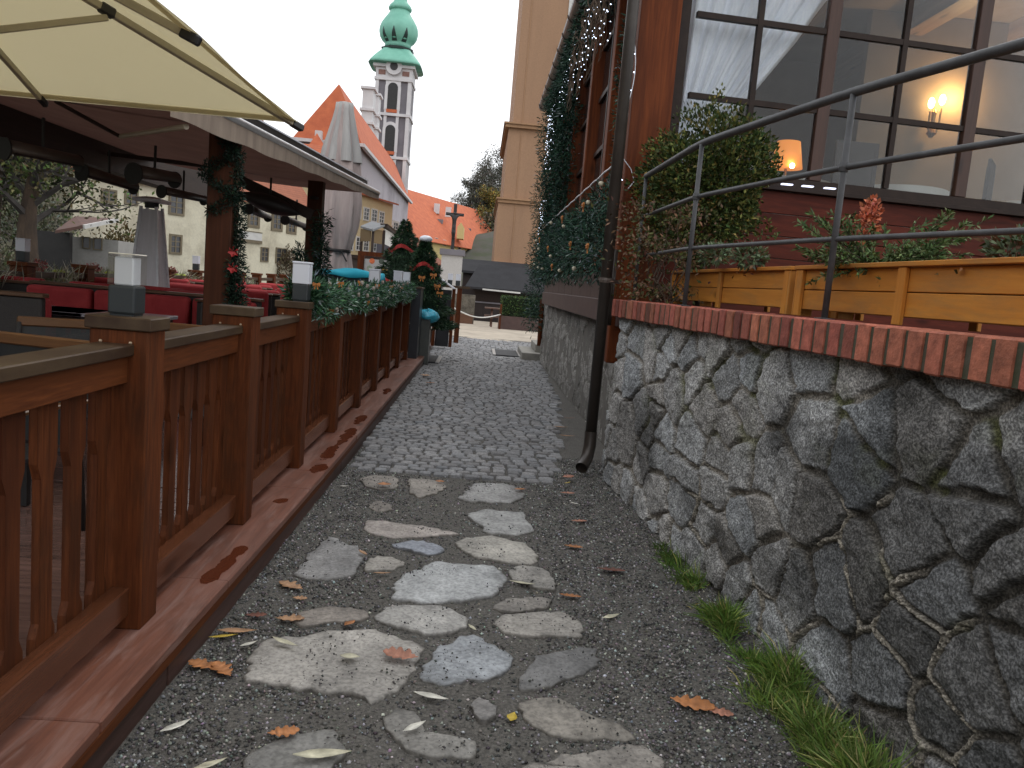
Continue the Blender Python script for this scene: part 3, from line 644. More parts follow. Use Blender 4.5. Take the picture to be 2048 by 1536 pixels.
# ================================================================== STONE WALL ON THE RIGHT
def rubble(L, H, ns, nt_, cw, ch, seed, depth, mort):
    s, t = np.meshgrid(np.linspace(0, L, ns), np.linspace(0, H, nt_)); s0, t0 = s.ravel(), t.ravel()
    s = s0 + (fbm(s0 * 7, t0 * 7, seed, 3) - .5) * .055; t = t0 + (fbm(s0 * 7, t0 * 7, seed + 40, 3) - .5) * .05
    ci = np.floor(s / cw); cj = np.floor(t / ch)
    best = np.full(len(s), 9e9); bs = np.zeros((len(s), 2)); bid = np.zeros((len(s), 2)); cand = []
    for di in range(-2, 3):
        for dj in range(-2, 3):
            i, j = ci + di, cj + dj
            keep = hash2(i, j, seed + 9) > .20
            x = (i + .5 + (hash2(i, j, seed) - .5) * .95 + .5 * (j % 2)) * cw; y = (j + .5 + (hash2(i, j, seed + 1) - .5) * .85) * ch
            d = (x - s) ** 2 + (1.25 * (y - t)) ** 2; d = np.where(keep, d, 9e9)
            u = d < best; best = np.where(u, d, best); bs[u, 0] = x[u]; bs[u, 1] = y[u]; bid[u, 0] = i[u]; bid[u, 1] = j[u]
            cand.append((x, y, keep))
    ed = np.full(len(s), 9e9)
    for x, y, keep in cand:
        vx, vy = x - bs[:, 0], 1.25 * (y - bs[:, 1]); n = np.sqrt(vx * vx + vy * vy)
        d = ((x + bs[:, 0]) / 2 - s) * vx + 1.25 * ((y + bs[:, 1]) / 2 - t) * vy
        d = np.where((n > 1e-6) & keep, d / np.maximum(n, 1e-6), 9e9); ed = np.minimum(ed, d)
    r1, r2, r3, r4 = (hash2(bid[:, 0], bid[:, 1], seed + k) for k in (20, 21, 22, 23))
    w1 = .003 + .012 * r4
    ed = ed + (fbm(s0 * 34, t0 * 34, seed + 12, 3) - .5) * .022
    f = sstep(mort * .4, mort * .4 + w1 + .006, ed)
    h = f * depth * (.45 + .85 * r1) + f * ((s - bs[:, 0]) * (r2 - .5) + (t - bs[:, 1]) * (r3 - .5)) * .13
    h += f * ((fbm(s0 * 9, t0 * 9, seed + 3, 3) - .5) * .03 + (fbm(s0 * 28, t0 * 34, seed + 5, 4) - .5) * .018) + (1 - f) * (fbm(s0 * 25, t0 * 25, seed + 6, 3) - .5) * .012
    return s0, t0, h, f, (r1, r2, r3, r4), ed
wall = thing('stone_wall', 'rough grey rubble stone wall with a red brick top on the right of the lane', 'wall', (1.4, 3, 0))
mt_wall = attrmat('rubble_granite', rough=.75, nscale=16, namt=.38, bump=1, bscale=70, bdist=.02, speck=(110, .6, 1.6), spec=.2)
wdir = np.array([.35, -3.8]); wdir /= np.linalg.norm(wdir); wn = np.array([wdir[1], -wdir[0]]); wn = wn if wn[0] < 0 else -wn
w0 = np.array([1.115, 6.46])
def wpt(s, z, out=0): q = w0 + wdir * s + wn * out; return (q[0], q[1], z)
s_, t_, h_, f_, rr_, ed_ = rubble(5.4, 1.335, 800, 205, .275, .205, 4, .032, .034)
ridge = sstep(.50, .60, fbm(s_ * 1.9, t_ * 1.9, 77, 3)) * sstep(.009, .004, np.abs(ed_ - .004)) * sstep(.8, 2.2, s_) * sstep(.40, .52, fbm(s_ * 6, t_ * 6, 17, 3))
h_ = h_ + ridge * .03
Q = w0[None] + s_[:, None] * wdir[None] + (h_ - .035 - t_ * .012)[:, None] * wn[None]
g = .27 + .19 * rr_[1]; warm = (rr_[2] - .5) * .03
colst = np.stack([g + warm, g, g - warm - .004], 1)
mo = .20 + .09 * fbm(s_ * 3, t_ * 3, 60, 3); colm = np.stack([mo * 1.04, mo * .95, mo * .82], 1)
c_ = colst * f_[:, None] + colm * (1 - f_[:, None])
damp = sstep(.44, .62, fbm(s_ * 1.1 + .3, t_ * 1.6, 31, 4) + .26 * sstep(2.4, 4.0, s_) - .22 * sstep(.75, 1.2, t_) - .15 * sstep(.35, .1, t_))[:, None]
c_ = c_ * (1 - .64 * damp)
c_ = c_ + (np.array([.33, .30, .25]) - c_) * ridge[:, None]
moss = (sstep(.60, .72, fbm(s_ * 5, t_ * 5, 91, 4)) * sstep(.25, 1.2, t_) * (1 - f_ * .75))[:, None] * .8
c_ = c_ * (1 - moss) + np.array([.075, .085, .02]) * moss
mk('stone_face', np.stack([Q[:, 0], Q[:, 1], t_], 1), grid_faces(800, 205)[:, ::-1], mt_wall, wall, col=np.clip(c_, .012, .6), smooth=False)
b = MB(); V = [wpt(0, 0, -.06), wpt(9.5, 0, -.06), wpt(9.5, 0, -.8), wpt(0, 0, -.8)]
b.add([(x, y, -.2) for x, y, z in V] + [(x, y, 1.34) for x, y, z in V], [(0, 1, 2, 3), (4, 5, 6, 7), (0, 1, 5, 4), (1, 2, 6, 5), (2, 3, 7, 6), (3, 0, 4, 7)])
mt_mortar = M('grey_mortar', (.16, .15, .13), (.11, .10, .09), scale=8, rough=.9, bump=.4)
b.build('wall_core', mt_mortar, wall)
mt_brick = attrmat('coping_brick', rough=.8, nscale=22, namt=.4, bump=.7, bscale=70, bdist=.006, mott=[(5, .50, .68, .6, (.12, .065, .045)), (11, .58, .72, .5, (.34, .21, .16)), (7, .60, .72, .6, (.06, .06, .03))])
mt_joint = M('mossy_joint', (.085, .075, .055), (.045, .05, .025), scale=18, rough=.95, bump=.5)
V = []; F = []; C = []; s = .0
while s < 8.5:
    wd = .074 + random.uniform(-.005, .005); o1 = .037 + random.uniform(-.003, .006); z0 = 1.338 + random.uniform(-.004, .004); z1 = 1.475 + random.uniform(-.004, .004)
    b0 = len(V); e = .006
    for z, ins in ((z0, e), (z0 + e, 0), (z1 - e, 0), (z1, e)):
        V += [wpt(s + ins, z, o1 - ins), wpt(s + wd - ins, z, o1 - ins), wpt(s + wd - ins, z, -.24), wpt(s + ins, z, -.24)]
    for l in (0, 4, 8):
        for k in range(4): k2 = (k + 1) % 4; F.append((b0 + l + k, b0 + l + k2, b0 + l + 4 + k2, b0 + l + 4 + k))
    F += [(b0, b0 + 3, b0 + 2, b0 + 1), (b0 + 12, b0 + 13, b0 + 14, b0 + 15)]
    g = random.gauss(1, .2); C += [(.29 * g, .086 * g * random.uniform(.9, 1.15), .055 * g)] * 16
    s += wd + .028
mk('brick_coping', V, F, mt_brick, wall, col=np.array(C))
b = MB(); P = [wpt(.002, 0, .033), wpt(8.5, 0, .033), wpt(8.5, 0, -.23), wpt(.002, 0, -.23)]
b.add([(x, y, 1.341) for x, y, z in P] + [(x, y, 1.468) for x, y, z in P], [(0, 1, 2, 3), (4, 5, 6, 7), (0, 1, 5, 4), (1, 2, 6, 5), (2, 3, 7, 6), (3, 0, 4, 7)])
b.build('mortar_joint', mt_joint, wall)
b = MB(); b.poly([wpt(.1, 1.35, -.2), wpt(9, 1.35, -.2), (9, -2, 1.35), (9, 7.15, 1.35), (1.6, 7.15, 1.35)], None)
b.poly([wpt(9, 1.35, -.2), (9, -2, 1.35), (9, -2, -.2), wpt(9, -.2, -.2)])
mat_terr = M('terrace_gravel', (.10, .085, .07), (.05, .045, .04), scale=40, rough=.95, bump=.6, bscale=80)
tag(b.build('terrace', mat_terr), kind='structure')

# iron railing on the coping
mt_iron = M('grey_painted_iron', (.05, .05, .052), (.075, .076, .08), scale=12, rough=.5, bump=.25, bscale=90, spec=.35)
rail = thing('iron_railing', 'grey iron pipe railing with three rails along the top of the stone wall', 'railing', (1.37, 5.0, 1.475))
A_, B_, C_, D_, E_ = (1.26, 6.55), (1.285, 5.0), (1.565, 3.58), (2.02, 2.02), (2.6, .4)
for (z, r) in ((2.475, .0215), (2.15, .0145), (1.835, .0125)):
    pts = []
    for a, c in ((A_, B_), (B_, C_), (C_, D_), (D_, E_)):
        for k in range(10): f = k / 10; pts.append((a[0] + (c[0] - a[0]) * f, a[1] + (c[1] - a[1]) * f, z))
    pts.append((*E_, z)); pts = [Vector(p) for p in pts]
    for _ in range(2): pts = [pts[0]] + [(pts[i - 1] + pts[i] * 2 + pts[i + 1]) / 4 for i in range(1, len(pts) - 1)] + [pts[-1]]
    MB().path(pts, r, 12).build('rail', mt_iron, rail, smooth=True)
for q in (A_, B_, C_, D_, E_):
    p = MB().tube((*q, 1.472), (*q, 2.465), .0145, n=10).build('post', mt_iron, rail, smooth=True)
    MB().lathe([(.045, 0), (.045, .006), (.017, .008)], (*q, 1.474), 12).build('foot_plate', mt_iron, p)
    MB().lathe([(.02, -.02), (.024, 0), (.02, .02)], (*q, 2.15), 10).build('weld_collar', mt_iron, p)

# planters
wd_orange = wood('orange_stained_pine', (.62, .265, .045), (.52, .20, .032), 'y', .5, fine=50, c3=(.42, .155, .028), spec=.2, grime=(.27, .15, .06))
wd_orange_v = wood('orange_stained_batten', (.64, .275, .05), (.53, .21, .036), 'z', .5, knots=False, c3=(.45, .17, .03), spec=.2, grime=(.28, .16, .065))
mat_soil = M('dark_soil', (.035, .026, .02), (.06, .045, .03), scale=30, rough=1, bump=.8)
def planter(s0, s1, label, battens):
    o0 = np.array([1.665, 5.95]); d = np.array([.155, -2.55]); d /= np.linalg.norm(d); nn = np.array([d[1], -d[0]]); nn = nn if nn[0] < 0 else -nn
    def q(s, o, z): p = o0 + d * s + nn * o; return (p[0], p[1], z)
    t = thing('flower_box', label, 'planter', q(s0, -.17, 1.475), 'orange planters on the wall')
    def slab(mb, a, c, o1, o2, z0, z1):
        P = [q(a, o1, 0), q(c, o1, 0), q(c, o2, 0), q(a, o2, 0)]
        mb.add([(x, y, z0) for x, y, _ in P] + [(x, y, z1) for x, y, _ in P], [(0, 1, 2, 3), (4, 7, 6, 5), (0, 4, 5, 1), (1, 5, 6, 2), (2, 6, 7, 3), (3, 7, 4, 0)])
    for z0, z1 in ((1.515, 1.618), (1.622, 1.725)):
        mb = MB(); slab(mb, s0 + .02, s1 - .02, 0, -.02, z0, z1); slab(mb, s0 + .02, s1 - .02, -.32, -.34, z0, z1); slab(mb, s0, s0 + .02, .0, -.34, z0, z1); slab(mb, s1 - .02, s1, .0, -.34, z0, z1)
        mb.build('plank', wd_orange, t, bevel=.003)
    for s in battens:
        for oo in ((.022, .001), (-.341, -.362)): mb = MB(); slab(mb, s - .03, s + .03, *oo, 1.478, 1.727); mb.build('batten', wd_orange_v, t, bevel=.003)
    for s in (s0, s1):
        sg = -1 if s == s0 else 1
        for oo in ((.021, -.09), (-.24, -.34)): mb = MB(); slab(mb, min(s + sg * .001, s + sg * .022), max(s + sg * .001, s + sg * .022), *oo, 1.478, 1.727); mb.build('corner_batten', wd_orange_v, t, bevel=.003)
    mb = MB(); slab(mb, s0 - .03, s1 + .03, .03, -.035, 1.728, 1.75); slab(mb, s0 - .03, s1 + .03, -.305, -.37, 1.728, 1.75); slab(mb, s0 - .03, s0 + .03, -.036, -.304, 1.729, 1.7495); slab(mb, s1 - .03, s1 + .03, -.036, -.304, 1.729, 1.7495)
    mb.build('rim', wd_orange, t, bevel=.003)
    mb = MB(); slab(mb, s0 + .025, s1 - .025, -.025, -.315, 1.53, 1.70); mb.build('soil', mat_soil, t)
    return q
q1 = planter(-.75, 1.45, 'shorter orange wooden planter under the round bush', (-.7, .35, 1.42))
q2 = planter(1.56, 4.3, 'longer orange wooden planter with the ferny shrub, nearest the camera', (1.59, 2.55, 3.5))

# plants on the wall
mat_foliage = attrmat('foliage', rough=.55, nscale=12, namt=.25, bump=0, spec=.15)
mat_bark = M('rough_bark', (.09, .06, .04), (.05, .035, .025), scale=9, rough=.95, bump=.8, bscale=25, stretch=(1, 1, .3), bdist=.02)
def blob_leaves(name, cen, rad, n, L, W, cols, parent, wts=None, shell=.55, lump=.25, seed=3, mat=None, up=.35, flat=None):
    d = unit(RNG.normal(size=(n, 3))); r = RNG.random(n) ** (1 / 3.) ; r = shell + (1 - shell) * r
    lum = 1 + lump * (fbm(d[:, 0] * 2.6 + 5 + d[:, 2], d[:, 1] * 2.6 + 9 - d[:, 2] * 1.3, seed, 4) - .5) * 3
    r = r * lum; P = np.asarray(cen) + d * r[:, None] * np.asarray(rad)
    if flat is not None: P[:, 2] = np.maximum(P[:, 2], flat + .03 * RNG.random(n))
    D = d + RNG.normal(size=(n, 3)) * .6 + np.array([0, 0, up])
    # clumps of lighter new growth are a colour of the leaves themselves
    k = fbm(P[:, 0] * 9 / max(rad), P[:, 1] * 9 / max(rad) + P[:, 2] * 9 / max(rad), seed + 5, 3)
    C = tint(n, cols, wts, .22) * (0.75 + .5 * k)[:, None]
    return leaves(name, P, D, L * RNG.uniform(.6, 1.3, n), W, np.clip(C, .004, .8), mat or mat_foliage, parent)
bc = at(1418, 370, 6.6)
bush = thing('box_bush', 'large rounded dark green box bush behind the iron railing', 'bush', (bc[0], bc[1], 1.40))
MB().path([(bc[0], 6.6, 1.4), (bc[0] + .02, 6.6, 1.9), (bc[0], 6.6, 2.3)], [.03, .028, .015], 7).build('stem', mat_bark, bush)
blob_leaves('foliage', (bc[0] + .02, 6.6, bc[2] + .0), (.46, .40, .49), 19000, .04, .02, [(.035, .058, .018), (.06, .08, .022), (.115, .12, .03), (.19, .15, .045)], bush, [.38, .33, .21, .08], shell=.4, lump=.62)
cr = thing('dry_climber', 'brown half withered climber tangled round the railing end by the big post', 'plant', (1.42, 6.15, 1.47))
b = MB()
for k in range(16):
    x, y, z = 1.36 + .1 * random.random(), 6.15 + random.uniform(-.25, .3), 1.48; pts = [(x, y, z)]
    for j in range(9): x += random.uniform(-.06, .055); y += random.uniform(-.05, .04); z += random.uniform(.02, .1); pts.append((x, y, z))
    b.path(pts, [.006 - .0005 * j for j in range(10)], 5)
b.build('vine_stem', mat_bark, cr)
n = 3500; f = RNG.random(n); Pp = np.stack([1.36 + (.12 + .05 * f) * RNG.normal(size=n), 6.15 + .2 * RNG.normal(size=n), 1.50 + .72 * f], 1)
kp = fbm(Pp[:, 0] * 9, Pp[:, 2] * 7, 55, 3) > .42; Pp = Pp[kp]; n = len(Pp)
leaves('leaf', Pp, RNG.normal(size=(n, 3)) + np.array([-.3, -.3, .2]), .04 * RNG.uniform(.6, 1.3, n), .02, tint(n, [(.11, .065, .04), (.17, .10, .06), (.07, .075, .025), (.055, .065, .025)], [.35, .2, .25, .2]), mat_foliage, cr)
def frond_shrub(name, label, cen, n, R, H, cols, wts, cat='shrub', sway=.8, nl=70):
    t = thing(name, label, cat, cen); st = MB(); PP = []; DD = []
    for k in range(n):
        a = random.uniform(0, 2 * PI); ln = random.uniform(.55, 1.05); el = random.uniform(.15, .9)
        hx, hy = math.cos(a) * R[0] * ln, math.sin(a) * R[1] * ln; pts = []
        for j in range(7):
            f = j / 6; pts.append((cen[0] + hx * f + .02 * math.sin(k + 3 * f), cen[1] + hy * f, cen[2] + H * (el * f * 1.5 - sway * f * f * (1 - el) * .8)))
        st.path(pts, [.004 * (1 - .12 * j) for j in range(7)], 4, cap=False)
        for j in range(nl):
            f = .2 + .8 * random.random(); i = min(int(f * 6), 5); p = np.array(pts[i]) + (np.array(pts[i + 1]) - np.array(pts[i])) * (f * 6 - i)
            d = unit(np.array(pts[i + 1]) - np.array(pts[i])); PP.append(p); DD.append(d * .7 + RNG.normal(size=3) * .55)
    st.build('twig', mat_bark, t)
    leaves('foliage', PP, DD, .034 * RNG.uniform(.6, 1.3, len(PP)), .011, tint(len(PP), cols, wts, .22), mat_foliage, t)
    return t
fs = at(1770, 480, 3.95)
frond_shrub('feathery_shrub', 'low spreading ferny green shrub with a coral tip in the longer orange planter', (fs[0], 3.95, 1.70), 105, (.44, .38), .25, [(.06, .10, .035), (.10, .15, .05), (.15, .19, .085)], [.4, .4, .2])
n = 240; cq = at(1735, 440, 3.9)
cor = blob_leaves('coral_sprig', (cq[0], 3.88, cq[2]), (.045, .04, .10), n, .028, .02, [(.55, .17, .09), (.40, .12, .07)], None, shell=.1); tag(cor, 'coral red dried sprig rising in the middle of the ferny shrub', 'sprig')
for px, py, yy, lab in ((1500, 515, 5.0, 'small grey green sage tuft at the near end of the shorter orange planter'), (1430, 512, 5.5, 'low mixed green and brown plants under the round bush'), (2040, 505, 2.95, 'green sprig at the right edge of the picture in the longer planter')):
    c = at(px, py, yy); t = thing('potted_plant', lab, 'plant', (c[0], c[1], 1.70)); blob_leaves('foliage', (c[0], c[1], c[2] + .01), (.10, .10, .06), 420, .045, .018, [(.13, .17, .10), (.08, .11, .05), (.14, .08, .05)], t, [.5, .3, .2], shell=.2)
n = 1500; sp = RNG.random(n) * 4.6 - .5; PP = np.array([q1(a, -.17 + .12 * RNG.normal() * .6, 1.705 + .012 * RNG.random()) for a in sp])
lit = leaves('leaf_litter', PP, RNG.normal(size=(n, 3)) * np.array([1, 1, .3]), .035, .02, tint(n, [(.25, .12, .05), (.35, .22, .08), (.10, .09, .03)]), mat_leaf); tag(lit, 'brown leaf litter on the soil of both orange planters', 'leaf litter', kind='stuff')

# ================================================================== GLASS HOUSE RESTAURANT
wd_big = wood('red_brown_beam', (.19, .05, .014), (.11, .027, .009), 'z', .6, fine=45, c3=(.06, .016, .007), spec=.15)
wd_clad = wood('red_cladding', (.125, .024, .012), (.08, .015, .008), 'x', .55, fine=60, c3=(.05, .010, .006), spec=.15)
wd_dark = M('dark_brown_paint', (.032, .019, .014), (.022, .013, .01), scale=10, rough=.5, bump=.2, spec=.2)
wd_panel = M('purple_brown_paint', (.09, .052, .046), (.07, .04, .036), scale=6, rough=.5, bump=.2)
mt_glass = glassmat('window_glass', (.97, .98, .98), .7)
mt_dglass = M('dark_side_glass', (.018, .017, .018), (.03, .028, .028), scale=2, rough=.12, bump=0)
house = thing('glass_house', 'glazed restaurant with red brown timber frame behind the stone wall', 'building', (1.6, 7.3, 0))
f0 = np.array([1.55, 7.2]); fd = np.array([3.45, .33]); fd /= np.linalg.norm(fd); fn = np.array([fd[1], -fd[0]])
def fq(x, z, o=0): q = f0 + fd * (x - 1.55) + fn * o; return (q[0], q[1], z)
def fslab(mb, x0, x1, z0, z1, o0, o1):
    P = [fq(x0, 0, o1), fq(x1, 0, o1), fq(x1, 0, o0), fq(x0, 0, o0)]
    return mb.add([(x, y, z0) for x, y, _ in P] + [(x, y, z1) for x, y, _ in P], [(0, 3, 2, 1), (4, 5, 6, 7), (0, 1, 5, 4), (1, 2, 6, 5), (2, 3, 7, 6), (3, 0, 4, 7)])
MB().box(1.175, 1.53, 7.10, 7.48, .9, 5.3).build('corner_post', wd_big, house, bevel=.012, seg=2)
for k in range(6):
    z = 1.36 + .2 * k; fslab(MB(), 1.535, 9.4, z + .004, z + .198, -.03, .012 - .003 * (k % 2)).build('cladding_board', wd_clad, house, bevel=.004)
fslab(MB(), 1.535, 9.4, 2.562, 2.60, -.08, .07).build('window_sill', wd_dark, house, bevel=.004)
fslab(MB(), 1.535, 9.4, 2.605, 2.68, -.05, .03).build('bottom_frame', wd_dark, house)
fslab(MB(), 1.535, 1.625, 2.685, 5.3, -.05, .02).build('edge_frame', wd_dark, house)
xm = [1.63, 2.95, 4.40, 5.85, 7.3, 8.75]
for a, c in zip(xm[:-1], xm[1:]):
    g = fslab(MB(), a + .04, c - .04, 2.69, 5.25, -.012, -.006).build('window', mt_glass, house)
    mb = MB(); mid = (a + c) / 2 - .02
    fslab(mb, mid - .024, mid + .024, 2.69, 5.25, -.04, .015)
    for z in (3.30, 3.98, 4.66): fslab(mb, a + .06, mid - .025, z - .024, z + .024, -.04, .013); fslab(mb, mid + .025, c - .06, z - .024, z + .024, -.04, .013)
    mb.build('muntin', wd_dark, g)
for x in xm[1:]: fslab(MB(), x - .058, x + .058, 2.685, 5.3, -.06, .024).build('mullion', wood('mullion_wood', (.075, .032, .02), (.05, .022, .014), 'z', .45) if x == xm[1] else bpy.data.materials['mullion_wood'], house, bevel=.004)
# side along the lane
mb = MB(); mb.box(1.30, 1.36, 7.5, 15.7, 1.60, 1.75); y = 7.3
while y < 15.6: mb.box(1.265, 1.297, y, y + .95, 1.42 if True else 0, 1.72); y += .955
mb.build('side_panel', wd_panel, house, bevel=.004)
MB().box(1.22, 1.264, 7.0, 15.7, 1.235, 1.46).build('side_skirting', wd_panel, house, bevel=.005)
SY = [9.0, 10.9, 12.8, 14.7, 16.6]
for y in SY: MB().box(1.24, 1.42, y - .1, y + .1, 1.76, 5.3).build('side_post', wd_big, house, bevel=.008)
for a, c in zip([7.5] + SY[:-1], SY):
    g = MB().box(1.385, 1.395, a + .11, c - .11, 1.77, 5.2).build('side_window', mt_dglass, house)
    mb = MB()
    for z in (2.62, 3.3, 4.0, 4.66): mb.box(1.35, 1.38, a + .11, c - .11, z - .028, z + .028)
    mb.box(1.345, 1.379, (a + c) / 2 - .03, (a + c) / 2 + .03, 1.78, 5.2)
    mb.build('side_muntin', wd_dark, g)
mt_roof = M('dark_roofing', (.06, .05, .045), (.045, .038, .034), scale=5, rough=.7)
mb = MB(); mb.add([(1.12, 6.7, 5.47), (1.12, 18, 5.47), (6, 18, 8.2), (6, 6.7, 8.2), (1.12, 6.7, 5.57), (1.12, 18, 5.57), (6, 18, 8.3), (6, 6.7, 8.3)], [(0, 1, 2, 3), (7, 6, 5, 4), (0, 4, 5, 1), (1, 5, 6, 2), (2, 6, 7, 3), (3, 7, 4, 0)])
mb.build('roof', mt_roof, house)
MB().box(1.14, 1.46, 6.8, 17.9, 5.33, 5.44).build('soffit', wd_dark, house)
mt_gut = M('brown_metal_gutter', (.11, .085, .073), (.08, .062, .054), scale=8, rough=.38, bump=.1, metal=.3)
mb = MB(); pf = [(.10 * math.cos(a), .10 * math.sin(a)) for a in np.linspace(PI, 2 * PI, 9)]
mb.prism(pf + [(.092 * math.cos(a), .092 * math.sin(a) + .004) for a in np.linspace(2 * PI, PI, 9)], (1.06, 6.7, 5.47), (1, 0, 0), (0, 0, 1), (0, 11.4, 0))
gut = mb.build('gutter', mt_gut, house, smooth=False)
mb = MB(); y = 7.2
while y < 18: mb.box(.977, 1.15, y, y + .03, 5.385, 5.398); mb.path([(1.06 + .108 * math.cos(a), y + .015, 5.47 + .108 * math.sin(a)) for a in np.linspace(PI, 2 * PI, 8)], .007, 5); y += .82
mb.build('gutter_bracket', mt_gut, gut)
MB().box(1.14, 1.19, 6.8, 17.9, 5.45, 5.6).build('fascia', wd_dark, house)
# stone base of the lane side
s2, t2, h2, f2, r2, e2 = rubble(9.9, 1.235, 500, 64, .34, .25, 15, .025, .02)
g = .24 + .09 * r2[1]; mo = .30 + .06 * fbm(s2 * 3, t2 * 3, 6, 3)
c2 = np.stack([g * 1.01, g * .97, g * .90], 1) * f2[:, None] + np.stack([mo, mo * .94, mo * .84], 1) * (1 - f2[:, None])
st = sstep(.5, .7, fbm(s2 * 1.5, t2 * 2, 3, 4))[:, None]; c2 = c2 * (1 - .35 * st)
base = thing('house_base_wall', 'pale grey stone plinth of the restaurant beyond the downpipe', 'wall', (1.38, 12, 0))
mk('stone_face', np.stack([1.385 - h2 * .8, 6.9 + s2, t2], 1), grid_faces(500, 64)[:, ::-1], mt_wall, base, col=np.clip(c2, .02, .6))
MB().box(1.37, 1.8, 6.6, 16.8, -.2, 1.234).build('wall_core', mt_mortar, base)
# room shell
mat_cream = M('cream_plaster', (.30, .225, .15), (.24, .18, .12), scale=2, rough=.9, bump=.1)
mat_floor = M('room_floor', (.12, .07, .04), (.09, .05, .03), scale=5, rough=.4)
MB().box(1.5, 9.4, 12.3, 12.4, 1.5, 5.3).build('back_wall', mat_cream, house)
MB().box(9.3, 9.4, 8, 12.29, 1.5, 5.3).build('end_wall', mat_cream, house)
MB().box(1.45, 9.4, 7.65, 12.29, 2.0, 2.1).build('floor', mat_floor, house)
MB().box(1.43, 9.29, 7.3, 12.29, 5.2, 5.29).build('ceiling', mat_cream, house)
wd_beam = wood('ceiling_beam_wood', (.33, .20, .09), (.25, .15, .07), 'y', .5, fine=40)
for x in (2.4, 3.7, 5.0, 6.3, 7.6): MB().box(x - .12, x + .12, 7.5, 12.28, 4.95, 5.195).build('ceiling_beam', wd_beam, house)
# curtain swag
mt_curtain = cloth('white_net_curtain', (.93, .95, 1.0), (.84, .87, .95), trans=.08, scale=5, stretch=(8, 8, .4), thr=(.8, .82, .88))
U = np.linspace(0, 1, 70); VV = np.linspace(0, 1, 60); uu, vv = np.meshgrid(U, VV)
zt = 4.9 - vv * 2.15; edge = np.interp(vv, [0, .2, .42, .6, .78, .88, 1], [1.55, 1.38, 1.05, .70, .36, .16, .16])
xx = 1.66 + uu * edge; yy_ = 7.40 + .035 * np.sin(uu * 44 + vv * 3) * (.4 + .6 * (1 - vv)) + .02 * np.sin(uu * 90) + .095 * (xx - 1.55)
zz = zt - uu * .22 * sstep(.25, .8, vv) * (1 - sstep(.86, 1, vv))
cu = mk('curtain', np.stack([xx, yy_, zz], -1).reshape(-1, 3), grid_faces(70, 60), mt_curtain, smooth=True)
tag(cu, 'white net curtain swept to the left inside the restaurant window', 'curtain'); cu.modifiers.new('t', 'SOLIDIFY').thickness = .002
# sconce
sc = at(1875, 200, 9.9); sconce = thing('wall_sconce', 'lit brass twin candle sconce glowing inside the restaurant', 'lamp', (sc[0], 9.9, sc[2] - .35))
MB().box(sc[0] - .9, sc[0] + 1.6, 9.99, 10.1, 2.1, 5.19).build('back_plate_wall', mat_cream, house)
mt_brass = M('brass', (.35, .2, .06), (.25, .14, .05), rough=.35, metal=.9, bump=0)
mb = MB(); mb.lathe([(.02, -.45), (.06, -.4), (.02, -.3), (.03, -.15), (.012, -.1)], (sc[0] - .02, 9.9, sc[2]), 12)
for dx, dz in ((-.085, -.05), (.045, .0)): mb.path([(sc[0] - .02, 9.9, sc[2] - .35), (sc[0] + dx * .6, 9.88, sc[2] - .4), (sc[0] + dx, 9.87, sc[2] - .3 + dz), (sc[0] + dx, 9.87, sc[2] - .1 + dz)], .012, 7)
mb.build('bracket', mt_brass, sconce)
mt_bulb = emit('warm_bulb', (1, .70, .34), 16)
for dx, dz in ((-.085, -.05), (.045, .0)): MB().sph((sc[0] + dx, 9.87, sc[2] + dz), .046, 10, (.8, .8, 1.4)).build('bulb', mt_bulb, sconce, smooth=True)
def plight(x, y, z, e, c=(1, .62, .25), r=.05):
    l = bpy.data.lights.new('lamp_light', 'POINT'); l.energy = e; l.color = c; l.shadow_soft_size = r
    o = bpy.data.objects.new('lamp_light', l); COL.objects.link(o); o.location = (x, y, z); return o
o = plight(sc[0] + .22, 9.8, sc[2] + .05, 17); o.parent = sconce; o.location = Vector(o.location) - Vector(ORG[sconce])
# table lamp with orange shade
tl_ = at(1574, 318, 8.7); tlm = thing('table_lamp', 'glowing orange shaded table lamp behind the glass beside the bush', 'lamp', (tl_[0], 8.7, tl_[2] - .35))
mt_shade = emit('lit_orange_shade', (1, .33, .055), .5); 
MB().lathe([(.17, -.1), (.12, .18)], (tl_[0], 8.7, tl_[2]), 20).build('shade', mt_shade, tlm, smooth=True)
MB().lathe([(.08, -.36), (.08, -.34), (.015, -.33), (.015, -.06)], (tl_[0], 8.7, tl_[2]), 14).build('stand', mt_brass, tlm)
MB().sph((tl_[0] - .01, 8.5, tl_[2] - .1), .028, 8).build('bulb', mt_bulb, tlm, smooth=True)
# tables with white cloths, dark chairs
mt_linen = cloth('white_table_linen', (.62, .62, .58), (.55, .55, .51))
wd_chair = M('dark_chair_wood', (.035, .026, .022), (.05, .036, .03), scale=8, rough=.5)
def round_cloth(x, y, label):
    mb = MB(); n = 48; prof = [(.02, 2.86), (.48, 2.86), (.50, 2.85), (.54, 2.6), (.6, 2.12)]; V = []; F = []
    for i, (r, z) in enumerate(prof):
        for k in range(n): a = 2 * PI * k / n; q = r * (1 + (.07 * math.sin(a * 9) if i > 2 else 0)); V.append((x + q * math.cos(a), y + q * math.sin(a), z))
    for i in range(4):
        for k in range(n): F.append((i * n + k, i * n + (k + 1) % n, (i + 1) * n + (k + 1) % n, (i + 1) * n + k))
    F.append(tuple(range(n))[::-1]); mb.add(V, F); tag(mb.build('dining_table', mt_linen, smooth=True), label, 'table', 'tables in the restaurant')
round_cloth(tl_[0], 8.7, 'white clothed table under the orange lamp inside the restaurant'); round_cloth(4.35, 8.55, 'white clothed table under the wall sconce inside the restaurant'); round_cloth(6.0, 8.7, 'white clothed table in the right hand bay inside the restaurant')
mb0 = None
